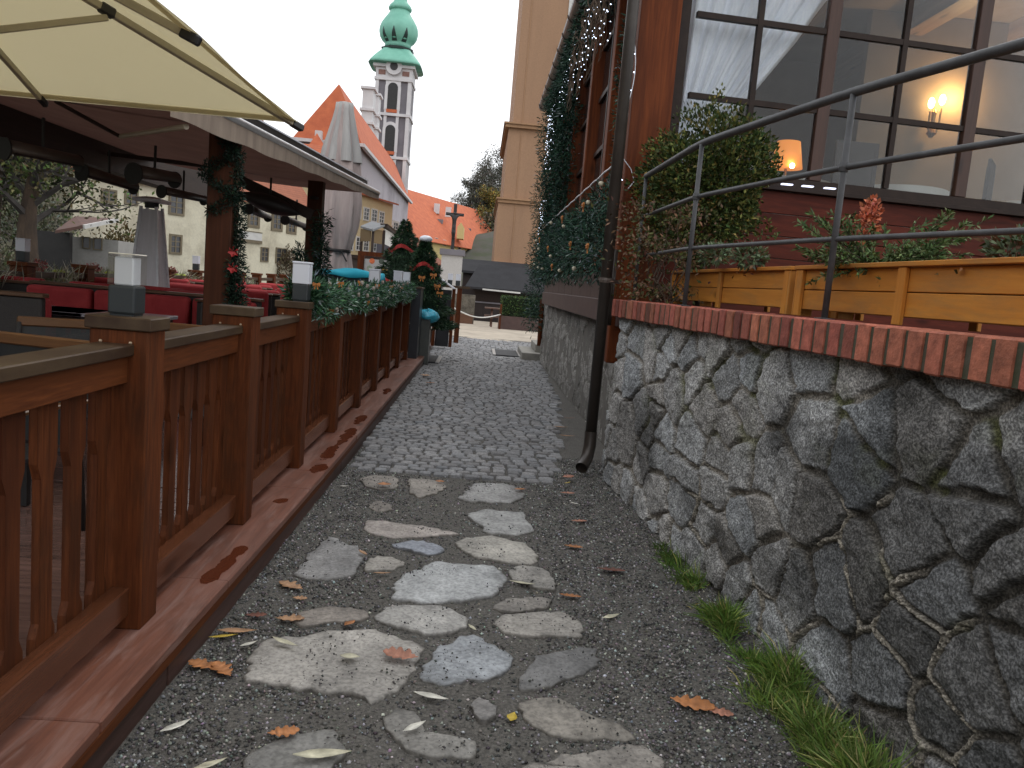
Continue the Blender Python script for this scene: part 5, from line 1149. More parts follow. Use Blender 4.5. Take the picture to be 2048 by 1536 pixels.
def make_table():
    t = thing('terrace_table', 'x', 'table', (0, 0, 0)); mb = MB(); MB().box(-.6, .6, -.36, .36, .75, .785).build('table_top', mt_table, t, bevel=.004)
    MB().box(-.56, .56, -.33, .33, .68, .749).build('apron', mt_wicker, t)
    for x in (-.52, .52):
        for y in (-.3, .3): MB().box(x - .03, x + .03, y - .03, y + .03, 0, .68).build('leg', mt_wicker, t)
    return t
tab0 = make_table(); ft = [True]
def put_table(x, y, a, label):
    t = tab0 if ft[0] else copy_tree(tab0); ft[0] = False; t.location = (x, y, .148); t.rotation_euler = (0, 0, a); t['label'] = label; t['group'] = 'dark tables on the deck'
def armchair(x, y, a, label, mat):
    t = thing('armchair', label, 'armchair', (0, 0, 0), 'red cushioned armchairs on the deck')
    MB().box(-.32, .32, -.32, .3, .1, .3).build('seat_base', mt_wicker, t, bevel=.01); MB().box(-.32, .32, .302, .37, .1, .93).build('backrest', mt_wicker, t, bevel=.01)
    for s in (-1, 1): MB().box(min(s * .322, s * .39), max(s * .322, s * .39), -.34, .36, .0, .58).build('armrest', mt_wicker, t, bevel=.01); MB().box(min(s * .31, s * .4), max(s * .31, s * .4), -.35, .36, .582, .605).build('arm_trim', wd_trim, t, bevel=.004)
    MB().box(-.30, .30, -.31, .2, .302, .44).build('seat_cushion', mat, t, bevel=.04, seg=3); MB().box(-.29, .29, .13, .3, .445, 1.0).build('back_cushion', mat, t, bevel=.05, seg=3)
    MB().box(-.33, .33, .29, .385, .932, .96).build('top_rail', wd_trim, t, bevel=.004)
    t.location = (x, y, .148); t.rotation_euler = (0, 0, a); ORG[t] = np.array([x, y, .148]); return t
chair1 = []
def put_chair(x, y, a, label):
    if not chair1: chair1.append(armchair(x, y, a, label, mt_cush)); return
    t = copy_tree(chair1[0]); t.location = (x, y, .148); t.rotation_euler = (0, 0, a); t['label'] = label
rowname = ['nearest', 'second', 'third', 'farthest']
for r, y in enumerate((7.75, 10.45, 13.2, 16.2)):
    for c, (x, cn_) in enumerate(((-4.95, 'beside the far fence'), (-3.1, 'next to the lane fence'))):
        x += .12 * (r % 2)
        if r == 0: x = (-4.2, -3.15)[c]
        if r and c: x = -3.7
        if r:
            for dy_, an, sd_ in ((-.85, PI, 'back to camera'), (.95, 0, 'facing camera')):
                for dx_, lr in ((-.43, 'left'), (.43, 'right')): put_chair(x + dx_, y + dy_ + random.uniform(-.08, .08), an + random.uniform(-.15, .15), f'red armchair {sd_}, {rowname[r]} row, {cn_}, {lr} of pair')
        if r == 0 and not c: put_sofa(x, y - .78, PI, f'red sofa with its dark back to the camera, {rowname[r]} row, {cn_}')
        if r == 0: put_sofa(x, y + .95, 0, f'red sofa facing the camera, {rowname[r]} row, {cn_}')
        put_table(x - (.45 if r == 0 and c else 0), y + .08, 0, f'dark table with a pale top, {rowname[r]} row of sofas, {cn_}')
armchair(-2.5, 10.3, -1.2, 'armchair with a bright red cushion just left of the garland', mt_cush2)
armchair(-2.45, 8.6, 1.2, 'armchair with red cushions seen behind the near pavilion post', mt_cush)
armchair(-3.75, 10.0, PI - .2, 'dark backed armchair seen between the pyramid heater and the near pavilion post', mt_cush)
# folded red blanket and dark cushions on sofa backs
# mesh garden chairs by the lane fence
mt_mesh = M('black_mesh_fabric', (.022, .023, .025), (.035, .036, .04), scale=300, rough=.6, bump=.5, bscale=400)
def mesh_mat():
    m = bpy.data.materials.new('open_black_mesh'); m.use_nodes = True; t = m.node_tree; p = t.nodes['Principled BSDF']; p.inputs['Base Color'].default_value = (.02, .021, .023, 1); p.inputs['Roughness'].default_value = .5
    tc = t.nodes.new('ShaderNodeTexCoord'); o = [x for x in t.nodes if x.type == 'OUTPUT_MATERIAL'][0]; ws_ = []
    for dr_ in ('X', 'Z'):
        wv = t.nodes.new('ShaderNodeTexWave'); wv.bands_direction = dr_; wv.inputs['Scale'].default_value = 60; t.links.new(tc.outputs['Object'], wv.inputs['Vector']); ws_.append(wv.outputs['Fac'])
    mu = t.nodes.new('ShaderNodeMath'); mu.operation = 'MAXIMUM'; t.links.new(ws_[0], mu.inputs[0]); t.links.new(ws_[1], mu.inputs[1])
    g = t.nodes.new('ShaderNodeMath'); g.operation = 'GREATER_THAN'; g.inputs[1].default_value = .42; t.links.new(mu.outputs[0], g.inputs[0])
    tr = t.nodes.new('ShaderNodeBsdfTransparent'); x = t.nodes.new('ShaderNodeMixShader'); t.links.new(g.outputs[0], x.inputs[0]); t.links.new(tr.outputs[0], x.inputs[1]); t.links.new(p.outputs[0], x.inputs[2]); t.links.new(x.outputs[0], o.inputs[0]); return m
mt_open = mesh_mat()
wd_arm = wood('amber_trim_wood', (.20, .095, .038), (.14, .062, .026), 'x', .35)
def mesh_chair(x, y, a, label):
    t = thing('mesh_chair', label, 'chair', (0, 0, 0), 'mesh backed garden chairs by the lane fence')
    MB().prism([(-.27, .44), (.27, .44), (.27, .93), (.1, .95), (-.1, .95), (-.27, .93)], (0, .26, 0), (1, 0, 0), (0, .12, .993), (0, .008, 0)).build('back_mesh', mt_open, t)
    MB().bar((-.30, .37, .945), (.30, .37, .945), .035, .06).build('top_rail', wd_arm, t, bevel=.008)
    MB().box(-.26, .26, -.22, .26, .42, .435).build('seat', mt_mesh, t)
    for s in (-1, 1):
        MB().path([(s * .285, .36, .94), (s * .285, .30, .46), (s * .285, .34, 0)], .014, 8).build('rear_leg', mt_black, t, smooth=True); MB().path([(s * .285, -.24, .66), (s * .285, -.22, .4), (s * .285, -.26, 0)], .014, 8).build('front_leg', mt_black, t, smooth=True)
        MB().bar((s * .29, -.27, .665), (s * .29, .33, .675), .05, .022).build('armrest', wd_arm, t, bevel=.006)
    t.location = (x, y, .148); t.rotation_euler = (0, 0, a); ORG[t] = np.array([x, y, .148])
c1 = at(70, 648, 4.0); mesh_chair(c1[0] - .05, 3.62, -.25, 'mesh chair nearest the camera, behind the nearest fence bay'); c2 = at(385, 640, 5.35)
mesh_chair(c2[0] + .0, 5.05, -.1, 'mesh chair just right of the clear box lamp'); c3 = at(110, 640, 4.6); mesh_chair(c3[0] - .02, 4.75, .35, 'mesh chair behind the nearest mesh chair')
for o_ in [x for x in bpy.data.objects if x.name.startswith('mesh_chair')]: o_.scale = (1, 1, .95)
t = thing('side_table', 'low dark table between the mesh chairs by the lane fence', 'table', (-2.55, 4.3, .148)); MB().box(-2.85, -2.25, 4.15, 4.75, .60, .625).build('table_top', mt_mesh, t, bevel=.004)
for x in (-2.8, -2.3):
    for y in (4.2, 4.7): MB().box(x - .02, x + .02, y - .02, y + .02, .15, .6).build('leg', mt_black, t)

# far fence of the deck, its lamps and plants
ff = thing('far_deck_fence', 'brown wooden fence along the river side of the deck', 'fence', (-5.75, 9, .15))
fy = np.arange(5.2, 26, 1.55); fxx = lambda y: -5.45 - .02 * (y - 10)
for i, y in enumerate(fy):
    x = fxx(y); p = MB().box(x - .1, x + .1, y - .1, y + .1, .15, 1.26).build('post', wd_post, ff, bevel=.006); MB().box(x - .12, x + .12, y - .12, y + .12, 1.262, 1.31).build('post_cap', wd_rail, p, bevel=.004)
    if i + 1 < len(fy): MB().bar((x, y + .11, 1.16), (fxx(fy[i + 1]), fy[i + 1] - .11, 1.16), .13, .07).build('handrail', wd_cap, ff); MB().bar((x, y + .11, .65), (fxx(fy[i + 1]), fy[i + 1] - .11, .65), .03, .8).build('slat_panel', wd_bal, ff)
labs = ['far fence box lamp at the left edge of the picture', 'far fence box lamp left of the clear near lamp', 'far fence box lamp seen through the pyramid heater', 'small far fence box lamp right of the pyramid heater', 'far fence box lamp nearest the camera, out on the left']
for k, i in enumerate((2, 3, 5, 7, 1)):
    if k in (0, 1, 3): lamp(fxx(fy[i]), fy[i], 1.312, labs[k], 1.15, 'box lamps on the far fence posts', white=True)
mt_bloom = M('chartreuse_bloom', (.50, .55, .07), (.35, .42, .06), scale=20, rough=.7)
for k, y in enumerate((9.1, 10.7, 12.2, 13.8, 15.3, 18.2, 19.6)):
    x = fxx(y) - .15; t = thing('grass_pot', ['pale ornamental grass by the far fence at the picture edge', 'pale grass with yellow green flowers left of the second far lamp', 'pale grass and pink flowers right of the second far lamp', 'pale grass clump behind the pyramid heater', 'pale grass right of the pyramid heater', 'low red and yellow green plants right of the garlanded post', 'small yellow green plants left of the second pavilion post'][k], 'plant', (x, y, .6), 'plants along the far fence')
    n = 340; D = np.stack([RNG.normal(size=n) * .5, RNG.normal(size=n) * .5, np.ones(n)], 1); P = np.stack([x + .16 * RNG.normal(size=n), y + .22 * RNG.normal(size=n), np.full(n, 1.0)], 1)
    leaves('blades', P, D, .48 * RNG.uniform(.5, 1.1, n) * (1 if k < 5 else .55), .012, tint(n, [(.42, .40, .30), (.24, .24, .13), (.14, .16, .06)], [.5, .3, .2]), mat_grass, t, droop=.25)
    for q in range(3): MB().sph((x + .1 + .05 * random.random(), y + random.uniform(-.2, .25), 1.2), .05, 6, (1, 1, .6)).build('bloom', mt_bloom, t, smooth=True)
    if k != 3: blob_leaves('pink_flowers', (x + .05, y - .25, 1.27), (.08, .09, .06), 80, .045, .035, [(.40, .12, .12), (.30, .13, .10)], t, shell=.1)
    MB().box(x - .2, x + .2, y - .35, y + .35, .6, 1.02).build('trough', wd_bal, t)

# fir garland along the lane fence
g1 = thing('fir_garland', 'frosted fir garland with gold bows lying along the far half of the lane fence', 'garland', (FX, 9.3, 1.25))
FR = [(.018, .062, .030), (.035, .10, .045), (.07, .145, .07), (.30, .36, .36)]
tube_fir('needles', [(FX + .06, y, 1.315 + .025 * math.sin(y * 5)) for y in np.linspace(5.6, 13.9, 30)], .095, 15000, g1, L=.055, W=.011, cols=FR, wts=(.30, .32, .22, .16))
tube_fir('drooping_sprays', [(FX + .12, y, 1.22 + .03 * math.sin(y * 3)) for y in np.linspace(5.7, 13.9, 26)], .055, 3000, g1, L=.06, W=.011, cols=FR, wts=(.3, .3, .2, .2))
tube_fir('end_cluster', [(FX + .0, 5.52, 1.33), (FX + .06, 5.62, 1.33)], .105, 1900, g1, L=.06, W=.012, cols=FR, wts=(.35, .35, .2, .1))
for y, z in ((5.42, 1.41), (5.75, 1.33), (6.35, 1.42), (6.0, 1.22), (7.4, 1.43), (7.9, 1.24), (9.9, 1.38), (8.6, 1.40), (11.2, 1.36)): bow(FX + .13, y, z, .03, g1, mt_gold, face=(.3, -1, 0))
m_cone = M('frosted_cone_scale', (.16, .09, .05), (.42, .40, .36), scale=60, rough=.8)
for k in range(30): MB().sph((FX + .13 + .05 * random.random(), random.uniform(5.4, 13.6), random.uniform(1.22, 1.44)), .016, 7, (1, 1, 1.4)).build('frosted_cone', m_cone, g1)

# end of the fence: bin, posts, menu boards, Christmas trees
t = thing('end_post', 'tall blackish post closing the far end of the lane fence', 'post', (-1.02, 13.85, .1)); MB().box(-1.13, -.98, 13.5, 14.1, .1, 1.34).build('panel', M('blue_black_paint', (.014, .017, .024), (.02, .024, .032), rough=.4, bump=.1), t, bevel=.004); MB().box(-1.15, -.96, 13.48, 14.12, 1.342, 1.37).build('cap', wd_cap, t)
bn = thing('litter_bin', 'narrow grey litter bin with a blue bag at the end of the lane fence', 'bin', (-.93, 14.3, 0)); mt_bin = M('grey_green_bin', (.085, .092, .085), (.065, .07, .065), rough=.45, bump=.1)
MB().box(-1.06, -.83, 14.15, 14.55, .02, .80).build('body', mt_bin, bn, bevel=.012, seg=2); mt_bag = M('turquoise_bag', (.03, .36, .52), (.05, .45, .60), scale=6, rough=.3, bump=.8, bscale=25, bdist=.03)
V = []; n = 20
mb = MB(); U, W_ = np.meshgrid(np.linspace(0, 2 * PI, 28)[:-1], np.linspace(0, PI, 12)); rr_b = 1 + .55 * (fbm(np.cos(U) * 2.5 + 5, np.sin(U) * 2.5 + W_ * 1.5, 4, 3) - .5) * 2
Vb = np.stack([-.90 + .19 * rr_b * np.sin(W_) * np.cos(U), 14.33 + .24 * rr_b * np.sin(W_) * np.sin(U), .86 + .11 * rr_b * np.cos(W_)], -1).reshape(-1, 3); Fb = [(j * 27 + i, (j + 1) * 27 + i, (j + 1) * 27 + (i + 1) % 27, j * 27 + (i + 1) % 27) for j in range(11) for i in range(27)]
mk('bin_bag', Vb, Fb, mt_bag, bn, smooth=True); MB().box(-1.07, -.82, 14.14, 14.56, .80, .82).build('rim', mt_bin, bn)
def gate_panel(x0, x1, y0, y1, h, label, m):
    t = thing('gate_panel', label, 'panel', ((x0 + x1) / 2, (y0 + y1) / 2, .1)); MB().box(x0, x1, y0, y1, .1, h).build('board', m, t, bevel=.005); MB().box(x0 - .03, x0 - .001, y0 - .03, y1 + .03, .1, h + .05).build('edge_post', wd_post, t); MB().box(x1 + .001, x1 + .03, y0 - .03, y1 + .03, .1, h + .05).build('edge_post', wd_post, t); return t
gate_panel(-1.32, -.98, 16.4, 16.5, 1.28, 'brown wooden gate side panel beyond the grey bin', wd_post)
cb = thing('menu_stand', 'dark slanted menu stand with a white sheet on top beyond the grey bin', 'sign', (-.8, 18, .05)); MB().box(-.92, -.62, 17.9, 17.97, .06, 1.32).build('board', M('chalkboard', (.012, .013, .016), (.02, .021, .025), rough=.6, bump=.1), cb); MB().box(-.61, -.54, 17.85, 18.0, .06, 1.36).build('side_post', wd_post, cb); MB().box(-1.0, -.93, 17.85, 18.0, .06, 1.36).build('side_post', wd_post, cb)
MB().bar((-1.0, 17.9, 1.62), (-.56, 17.9, 1.36), .4, .03).build('white_sheet', mt_white, cb)
for px, lab in ((900, 'white box lamp left of the two beyond the menu stand'), (916, 'white box lamp right of the two beyond the menu stand')): c = at(px, 565, 20.0); lamp(c[0], 20, 1.42, lab, 1.2, 'box lamps beyond the menu stand', white=True)
t = thing('far_rail', 'dark wooden rail carrying two white box lamps beyond the menu stand', 'fence', (-.7, 20, 0)); MB().box(-1.3, -.25, 19.92, 20.08, 1.36, 1.418).build('handrail', wd_cap, t)
for x in (-1.25, -.5): MB().box(x - .06, x + .06, 19.94, 20.06, 0, 1.359).build('post', wd_post, t)
def xmas(px, py0, py1, Y, label, w_, bands, extra):
    top, bot = at(px, py0, Y), at(px, py1, Y); H = top[2] - .7; t = thing('christmas_tree', label, 'christmas tree', (top[0], Y, .15))
    MB().lathe([(.2, .15), (.24, .55), (.25, .6)], (top[0], Y, 0), 14).build('pot', wd_post, t); MB().tube((top[0], Y, .6), (top[0], Y, top[2] - .05), .03, .008).build('trunk', mat_bark, t)
    MB().lathe([(w_ * .62, .75), (w_ * .52, .75 + (top[2] - .65) * .25), (w_ * .33, .65 + (top[2] - .65) * .6), (.02, top[2] - .1)], (top[0], Y, 0), 12).build('inner_foliage', M('deep_fir', (.012, .03, .016), (.02, .045, .022), scale=14, rough=.9, bump=.6, bscale=30), t)
    n = 11000; f = RNG.random(n) ** 1.4; a = RNG.uniform(0, 2 * PI, n); r = w_ * (1 - f) ** .8 * (.5 + .5 * RNG.random(n) ** .5) * (1 + .2 * np.sin(f * 40)); P = np.stack([top[0] + r * np.cos(a), Y + r * np.sin(a), .65 + f * (top[2] - .65)], 1)
    leaves('needles', P, np.stack([np.cos(a), np.sin(a), -.1 + .5 * RNG.normal(size=n)], 1), .085, .016, tint(n, [(.014, .04, .02), (.028, .065, .03), (.05, .095, .04)], [.45, .37, .18]), mat_fir, t)
    for f_, in bands:
        rr_ = w_ * (1 - f_) ** .8 * 1.02; z = .65 + f_ * (top[2] - .65); b2 = MB(); m_ = 30; V = []
        for k in range(m_ + 1): aa = 2 * PI * k / m_; q = rr_ * (1 + .08 * math.sin(aa * 6)); V += [(top[0] + q * math.cos(aa), Y + q * math.sin(aa), z + .06 * math.sin(aa * 3 + f_ * 9) + .035), (top[0] + q * 1.03 * math.cos(aa), Y + q * 1.03 * math.sin(aa), z + .06 * math.sin(aa * 3 + f_ * 9) - .035)]
        b2.add(V, [(2 * k, 2 * k + 1, 2 * k + 3, 2 * k + 2) for k in range(m_)]); b2.build('red_ribbon', mt_red, t).modifiers.new('t', 'SOLIDIFY').thickness = .004
    for (f_, aa, m_) in extra: bow(top[0] + w_ * (1 - f_) ** .8 * math.sin(aa), Y - w_ * (1 - f_) ** .8 * math.cos(aa) - .03, .65 + f_ * (top[2] - .65), .07, t, m_, face=(0, -1, 0))
    return top, t
tp, tt = xmas(812, 442, 600, 15.6, 'taller dark Christmas tree with red ribbons behind the lane fence end', .74, [(.72,), (.42,), (.2,)], [(.22, -.3, mt_red), (.3, .5, mt_red)])
tp, tt = xmas(852, 478, 640, 14.9, 'smaller Christmas tree with a red ribbon and a white topper by the fence end', .60, [(.68,)], [(.56, .0, mt_gold), (.6, .75, mt_gold), (.48, .9, mt_gold), (.4, 1.0, mt_gold), (.38, -.1, mt_white)])
MB().sph((tp[0], 14.9, tp[2]), .11, 10, (1.1, 1, .6)).build('white_topper', mt_white, tt, smooth=True)
# picture menu board and brown frame; teal covered table
c0, c1 = at(729, 517, 17.5), at(800, 580, 17.5); t = thing('menu_board', 'white picture menu board with dishes in a brown frame', 'sign', ((c0[0] + c1[0]) / 2, 17.5, .15))
mt_board = M('printed_white_board', (.52, .52, .50), (.44, .45, .44), scale=3, rough=.4, bump=0); MB().box(c0[0], c1[0], 17.5, 17.53, .9, c0[2]).build('board', mt_board, t)
MB().box(c0[0] - .14, c0[0] - .002, 17.46, 17.58, .15, c0[2] + .06).build('frame_post', wd_post, t); MB().box(c0[0] - .14, c1[0] + .2, 17.46, 17.58, c0[2] + .062, c0[2] + .15).build('frame_top', wd_post, t); MB().box(c1[0] + .002, c1[0] + .14, 17.46, 17.58, .15, c0[2] + .06).build('frame_post', wd_post, t)
for px, py, col in ((744, 522, (.55, .14, .05)), (763, 523, (.06, .08, .06)), (739, 536, (.22, .26, .20)), (769, 540, (.60, .34, .08)), (786, 556, (.35, .08, .12)), (762, 558, (.4, .05, .06))):
    c = at(px, py, 17.49); mb = MB(); mb.path([(c[0], 17.494, c[2]), (c[0], 17.499, c[2])], [.055, .06], 16); mb.build('dish_picture', M('dish_print', col, tuple(min(1, x * 1.8) for x in col), scale=18, rough=.5, bump=0), t)
mt_teal = cloth('teal_cover', (.02, .30, .42), (.03, .36, .48), scale=4)
a0 = at(640, 552, 12.0); a1 = at(768, 552, 12.0); t = thing('covered_table', 'dark serving table under a bright teal cover behind the garland', 'table', ((a0[0] + a1[0]) / 2, 12, .15))
x0, x1, zt = a0[0], a1[0], 1.52; MB().box(x0 + .05, x1 - .05, 11.75, 12.35, .15, zt - .06).build('body', M('navy_side', (.02, .03, .045), (.03, .04, .06), rough=.5), t)
nu = 40; V = []
for j in range(8):
    for i in range(nu):
        f = i / (nu - 1); dz = [-.09, -.02, 0, .01, .01, 0, -.02, -.3][j]; V.append((x0 + (x1 - x0) * f, 11.70 + .1 * j, zt + dz + .02 * math.sin(f * 9 + j) + .03 * math.sin(PI * f) - (.12 if i in (0, nu - 1) else 0)))
mk('cover', V, grid_faces(nu, 8), mt_teal, t, smooth=True).modifiers.new('t', 'SOLIDIFY').thickness = .006

# ================================================================== FAR SIDE: HOUSES, CHURCH, TREES
mt_win = M('dark_window_pane', (.035, .035, .04), (.07, .07, .075), scale=1.5, rough=.15, bump=0); mt_frame = M('window_frame_paint', (.20, .16, .10), (.15, .12, .075), rough=.6, bump=0); mt_wframe = M('white_window_frame', (.66, .65, .62), (.58, .57, .55), rough=.6, bump=0)
mt_tile = tiles('orange_roof_tile', (.52, .135, .05), (.40, .10, .04), 16); mt_tile_far = M('far_orange_tile', (.56, .15, .06), (.44, .105, .045), scale=1.2, rough=.85, bump=.3, bscale=6, bdist=.05); mt_tile_old = tiles('old_red_tile', (.42, .15, .085), (.30, .11, .065), 26)
def house_box(name, label, p0, p1, depth, z0, ze, wallmat, roofmat, rise, cat='house', over=.35, flip=1):
    p0 = np.array(p0, float); p1 = np.array(p1, float); u = (p1 - p0) / np.linalg.norm(p1 - p0); nb = np.array([-u[1], u[0]]) * flip
    t = thing(name, label, cat, (*((p0 + p1) / 2), z0)); q0, q1 = p0 + nb * depth, p1 + nb * depth; r0, r1 = p0 + nb * depth / 2, p1 + nb * depth / 2; zr = ze + rise
    V = [(*p0, z0), (*p1, z0), (*q1, z0), (*q0, z0), (*p0, ze), (*p1, ze), (*q1, ze), (*q0, ze), (*r0, zr), (*r1, zr)]
    wo = mk('wall', V, [(0, 1, 5, 4), (1, 2, 6, 9, 5), (2, 3, 7, 6), (3, 0, 4, 8, 7)], wallmat, t)
    if rise:
        s = over / (depth / 2) * rise; a0, a1 = p0 - u * over - nb * over, p1 + u * over - nb * over; b0, b1 = q0 - u * over + nb * over, q1 + u * over + nb * over; c0, c1 = r0 - u * over, r1 + u * over; d = .12
        V = []
        for dz in (.02, .02 + d): V += [(*a0, ze - s + dz), (*a1, ze - s + dz), (*c1, zr + dz), (*c0, zr + dz), (*b0, ze - s + dz), (*b1, ze - s + dz)]
        F = [(0, 3, 2, 1), (3, 4, 5, 2), (6, 7, 8, 9), (9, 8, 11, 10), (0, 1, 7, 6), (4, 10, 11, 5), (1, 2, 8, 7), (2, 5, 11, 8), (0, 6, 9, 3), (3, 9, 10, 4)]
        mk('roof', V, F, roofmat, t)
    return t, p0, p1, u, nb
def windows(t, p0, p1, u, nb, rects, frame=None, bars=True, proud=.03, name='window', fw=.09):
    frame = frame or mt_frame
    for (px0, py0, px1, py1) in rects:
        s0, za = onwall(px0, py0, p0, p1); s1, zb = onwall(px1, py1, p0, p1)
        zt, zl = max(za, zb), min(za, zb)
        def slab(a, c, zz0, zz1, o0, o1, mb):
            P = [p0 + u * a - nb * o1, p0 + u * c - nb * o1, p0 + u * c - nb * o0, p0 + u * a - nb * o0]
            mb.add([(*p, zz0) for p in P] + [(*p, zz1) for p in P], [(0, 3, 2, 1), (4, 5, 6, 7), (0, 1, 5, 4), (1, 2, 6, 5), (2, 3, 7, 6), (3, 0, 4, 7)]); return mb
        mb = MB(); w_ = fw
        for a, c, b0, b1 in ((s0 - w_, s0, zl - w_, zt + w_), (s1, s1 + w_, zl - w_, zt + w_), (s0, s1, zt, zt + w_), (s0, s1, zl - w_, zl)): slab(a, c, b0, b1, -.02, proud + .03, mb)
        wn_ = mb.build(name, frame, t); slab(s0, s1, zl, zt, -.05, .012, MB()).build('pane', mt_win, wn_)
        if bars:
            mb = MB(); mid = (s0 + s1) / 2; slab(mid - .03, mid + .03, zl, zt, 0, .035, mb)
            for f in (.35, .68): slab(s0, mid - .031, zl + (zt - zl) * f - .02, zl + (zt - zl) * f + .02, 0, .033, mb); slab(mid + .031, s1, zl + (zt - zl) * f - .02, zl + (zt - zl) * f + .02, 0, .033, mb)
            mb.build('glazing_bar', frame, wn_)
pl_cream = plaster('cream_render', (.72, .67, .52), (.32, .27, .19), .9, .5); pl_yel = plaster('pale_yellow_render', (.62, .50, .30), (.5, .4, .24), .4, .2); pl_white = plaster('grey_white_render', (.50, .48, .46), (.36, .34, .33), .6, .3); pl_lil = plaster('lilac_grey_render', (.46, .42, .45), (.20, .17, .19), 1.0, .16); pl_or = plaster('ochre_render', (.40, .24, .145), (.27, .165, .105), .6, .3, (1, 1, .12)); pl_yfar = plaster('far_yellow_render', (.66, .53, .24), (.56, .44, .2), .4, .2); pl_slate = plaster('slate_render', (.16, .155, .19), (.12, .115, .14), .5, .4)
# cream house over the river
hd_ = np.array([6.5, 11.0]); hd_ /= np.linalg.norm(hd_); w1 = np.array([-9.75, 45.0]); w0_ = w1 - hd_ * 13.4
t, p0, p1, u, nb = house_box('cream_house', 'long weathered cream house with a red tiled roof across the river', w0_, w1, 9, -1.2, 4.95, pl_cream, mt_tile_old, 5.2)
windows(t, p0, p1, u, nb, [(341, 392, 364, 428), (342, 472, 359, 505)], fw=.1); windows(t, p0, p1, u, nb, [(500, 424, 514, 451), (547, 429, 560, 458), (577, 440, 588, 464)], fw=.14); windows(t, p0, p1, u, nb, [(523, 496, 534, 522), (553, 497, 571, 526)], fw=.06)
windows(t, p0, p1, u, nb, [(205, 380, 229, 403), (252, 383, 272, 408)], fw=.08)
def signboard(t, p0, u, nb, x0, y0, x1, y1, mat):
    s0, za = onwall(x0, y0, p0, p0 + u); s1, zb = onwall(x1, y1, p0, p0 + u); mb = MB()
    def q(s, z, o): p = p0 + u * s - nb * o; return (p[0], p[1], z)
    def sl(a, c, z0, z1, o0, o1): mb.add([q(a, z0, o1), q(c, z0, o1), q(c, z1, o1), q(a, z1, o1), q(a, z0, o0), q(c, z0, o0), q(c, z1, o0), q(a, z1, o0)], [(0, 1, 2, 3), (7, 6, 5, 4), (0, 4, 5, 1), (1, 5, 6, 2), (2, 6, 7, 3), (3, 7, 4, 0)])
    return mb, sl, s0, s1, za, zb
mb, sl, s0, s1, za, zb = signboard(t, p0, u, nb, 477, 461, 522, 482, None); sl(s0, s1, zb, za, .02, .06); so_ = mb.build('wall_sign', mt_wframe, t)
mb, sl, *_ = signboard(t, p0, u, nb, 477, 461, 522, 482, None); sl(s0, s1, zb - .16, zb - .01, .03, .10); sl(s0, s1, za + .01, za + .05, .03, .09); mb.build('sign_rim', mt_frame, so_)
# shed and left bank
t, p0, p1, u, nb = house_box('shed', 'small grey shed with a white edged lean-to roof on the far left bank', (-14.6, 28.2), (-12.6, 28.6), 4, -.8, 1.95, plaster('grey_shed_render', (.36, .35, .33), (.2, .19, .18), .8, .4), mt_tile_old, 0)
windows(t, p0, p1, u, nb, [(167, 475, 179, 496), (189, 477, 203, 499)], bars=False, fw=.03)
rq = [tuple(at(*q)) for q in ((110, 467, 26.8), (166, 457, 26.6), (234, 443, 28.4), (150, 438, 29.6))]; mb = MB(); mb.add(rq + [(x, y, z + .1) for x, y, z in rq], [(0, 1, 2, 3), (7, 6, 5, 4), (0, 4, 5, 1), (1, 5, 6, 2), (2, 6, 7, 3), (3, 7, 4, 0)]); mb.build('roof', M('rusty_sheet_roof', (.14, .07, .055), (.10, .055, .045), scale=2, rough=.6), t)
mb = MB(); mb.bar(np.array(rq[1]) + [.04, -.04, .05], np.array(rq[2]) + [.04, -.04, .05], .06, .13); mb.build('white_fascia', mt_wframe, t); MB().box(-15.0, -13.75, 27.6, 27.8, -.8, 2.05).build('black_opening_block', mt_black, t)  # solid black block stands in for the shade inside the shed's open bay
# white gable house, yellow house behind the pavilion end
t, p0, p1, u, nb = house_box('white_house', 'plain whitish gable house behind the cream house roof', tuple(at(560, 400, 58)[:2]), tuple(at(655, 400, 58)[:2]), 10, -1, 7.6, pl_white, mt_tile, 3.2)
t, p0, p1, u, nb = house_box('yellow_house', 'pale yellow two storey house with white framed windows beyond the closed parasol', tuple(at(655, 440, 56)[:2]), tuple(at(784, 440, 66)[:2]), 9, -1, 7.3, pl_yel, mt_tile, .9)
windows(t, p0, p1, u, nb, [(711, 412, 720, 436), (728, 416, 736, 440), (744, 419, 752, 443), (759, 424, 766, 446), (697, 476, 704, 499), (713, 475, 722, 500), (728, 478, 735, 501), (744, 480, 751, 502), (757, 482, 764, 503)], frame=mt_wframe, fw=.1)
t, p0, p1, u, nb = house_box('grey_house', 'dark slate grey house with a white framed window right of the yellow house', tuple(at(768, 450, 67)[:2]), tuple(at(840, 470, 73)[:2]), 8, -1, 4.9, pl_slate, mt_tile_old, 1.4)
windows(t, p0, p1, u, nb, [(787, 445, 794, 466)], frame=mt_wframe, fw=.16)
# small market hut with blinds
gz0 = gh(-4, 34); t = thing('market_hut', 'little hut with a pale grey roof and brown roller blinds left of the Christmas trees', 'hut', (-4.6, 34, gz0))
P = lambda px, py, y=34: tuple(at(px, py, y))
mb = MB(); a, b_, c, d_ = at(721, 452, 34.6), at(746, 459, 33.2), at(770, 449, 34.0), at(744, 442, 35.6)
V = [a, b_, c, d_]; V2 = [np.array(v) + [0, 0, -.08] for v in V]; mb.add([tuple(v) for v in V + V2], [(0, 1, 2, 3), (7, 6, 5, 4), (0, 4, 5, 1), (1, 5, 6, 2), (2, 6, 7, 3), (3, 7, 4, 0)]); mb.build('roof', M('pale_felt_roof', (.21, .215, .22), (.17, .175, .18), rough=.8), t)
q1_, q2_ = at(768, 450, 34.0), at(806, 478, 38.5); mb = MB(); mb.bar(q1_, q2_, .3, .12); mb.build('eave_board', wd_dark, t)
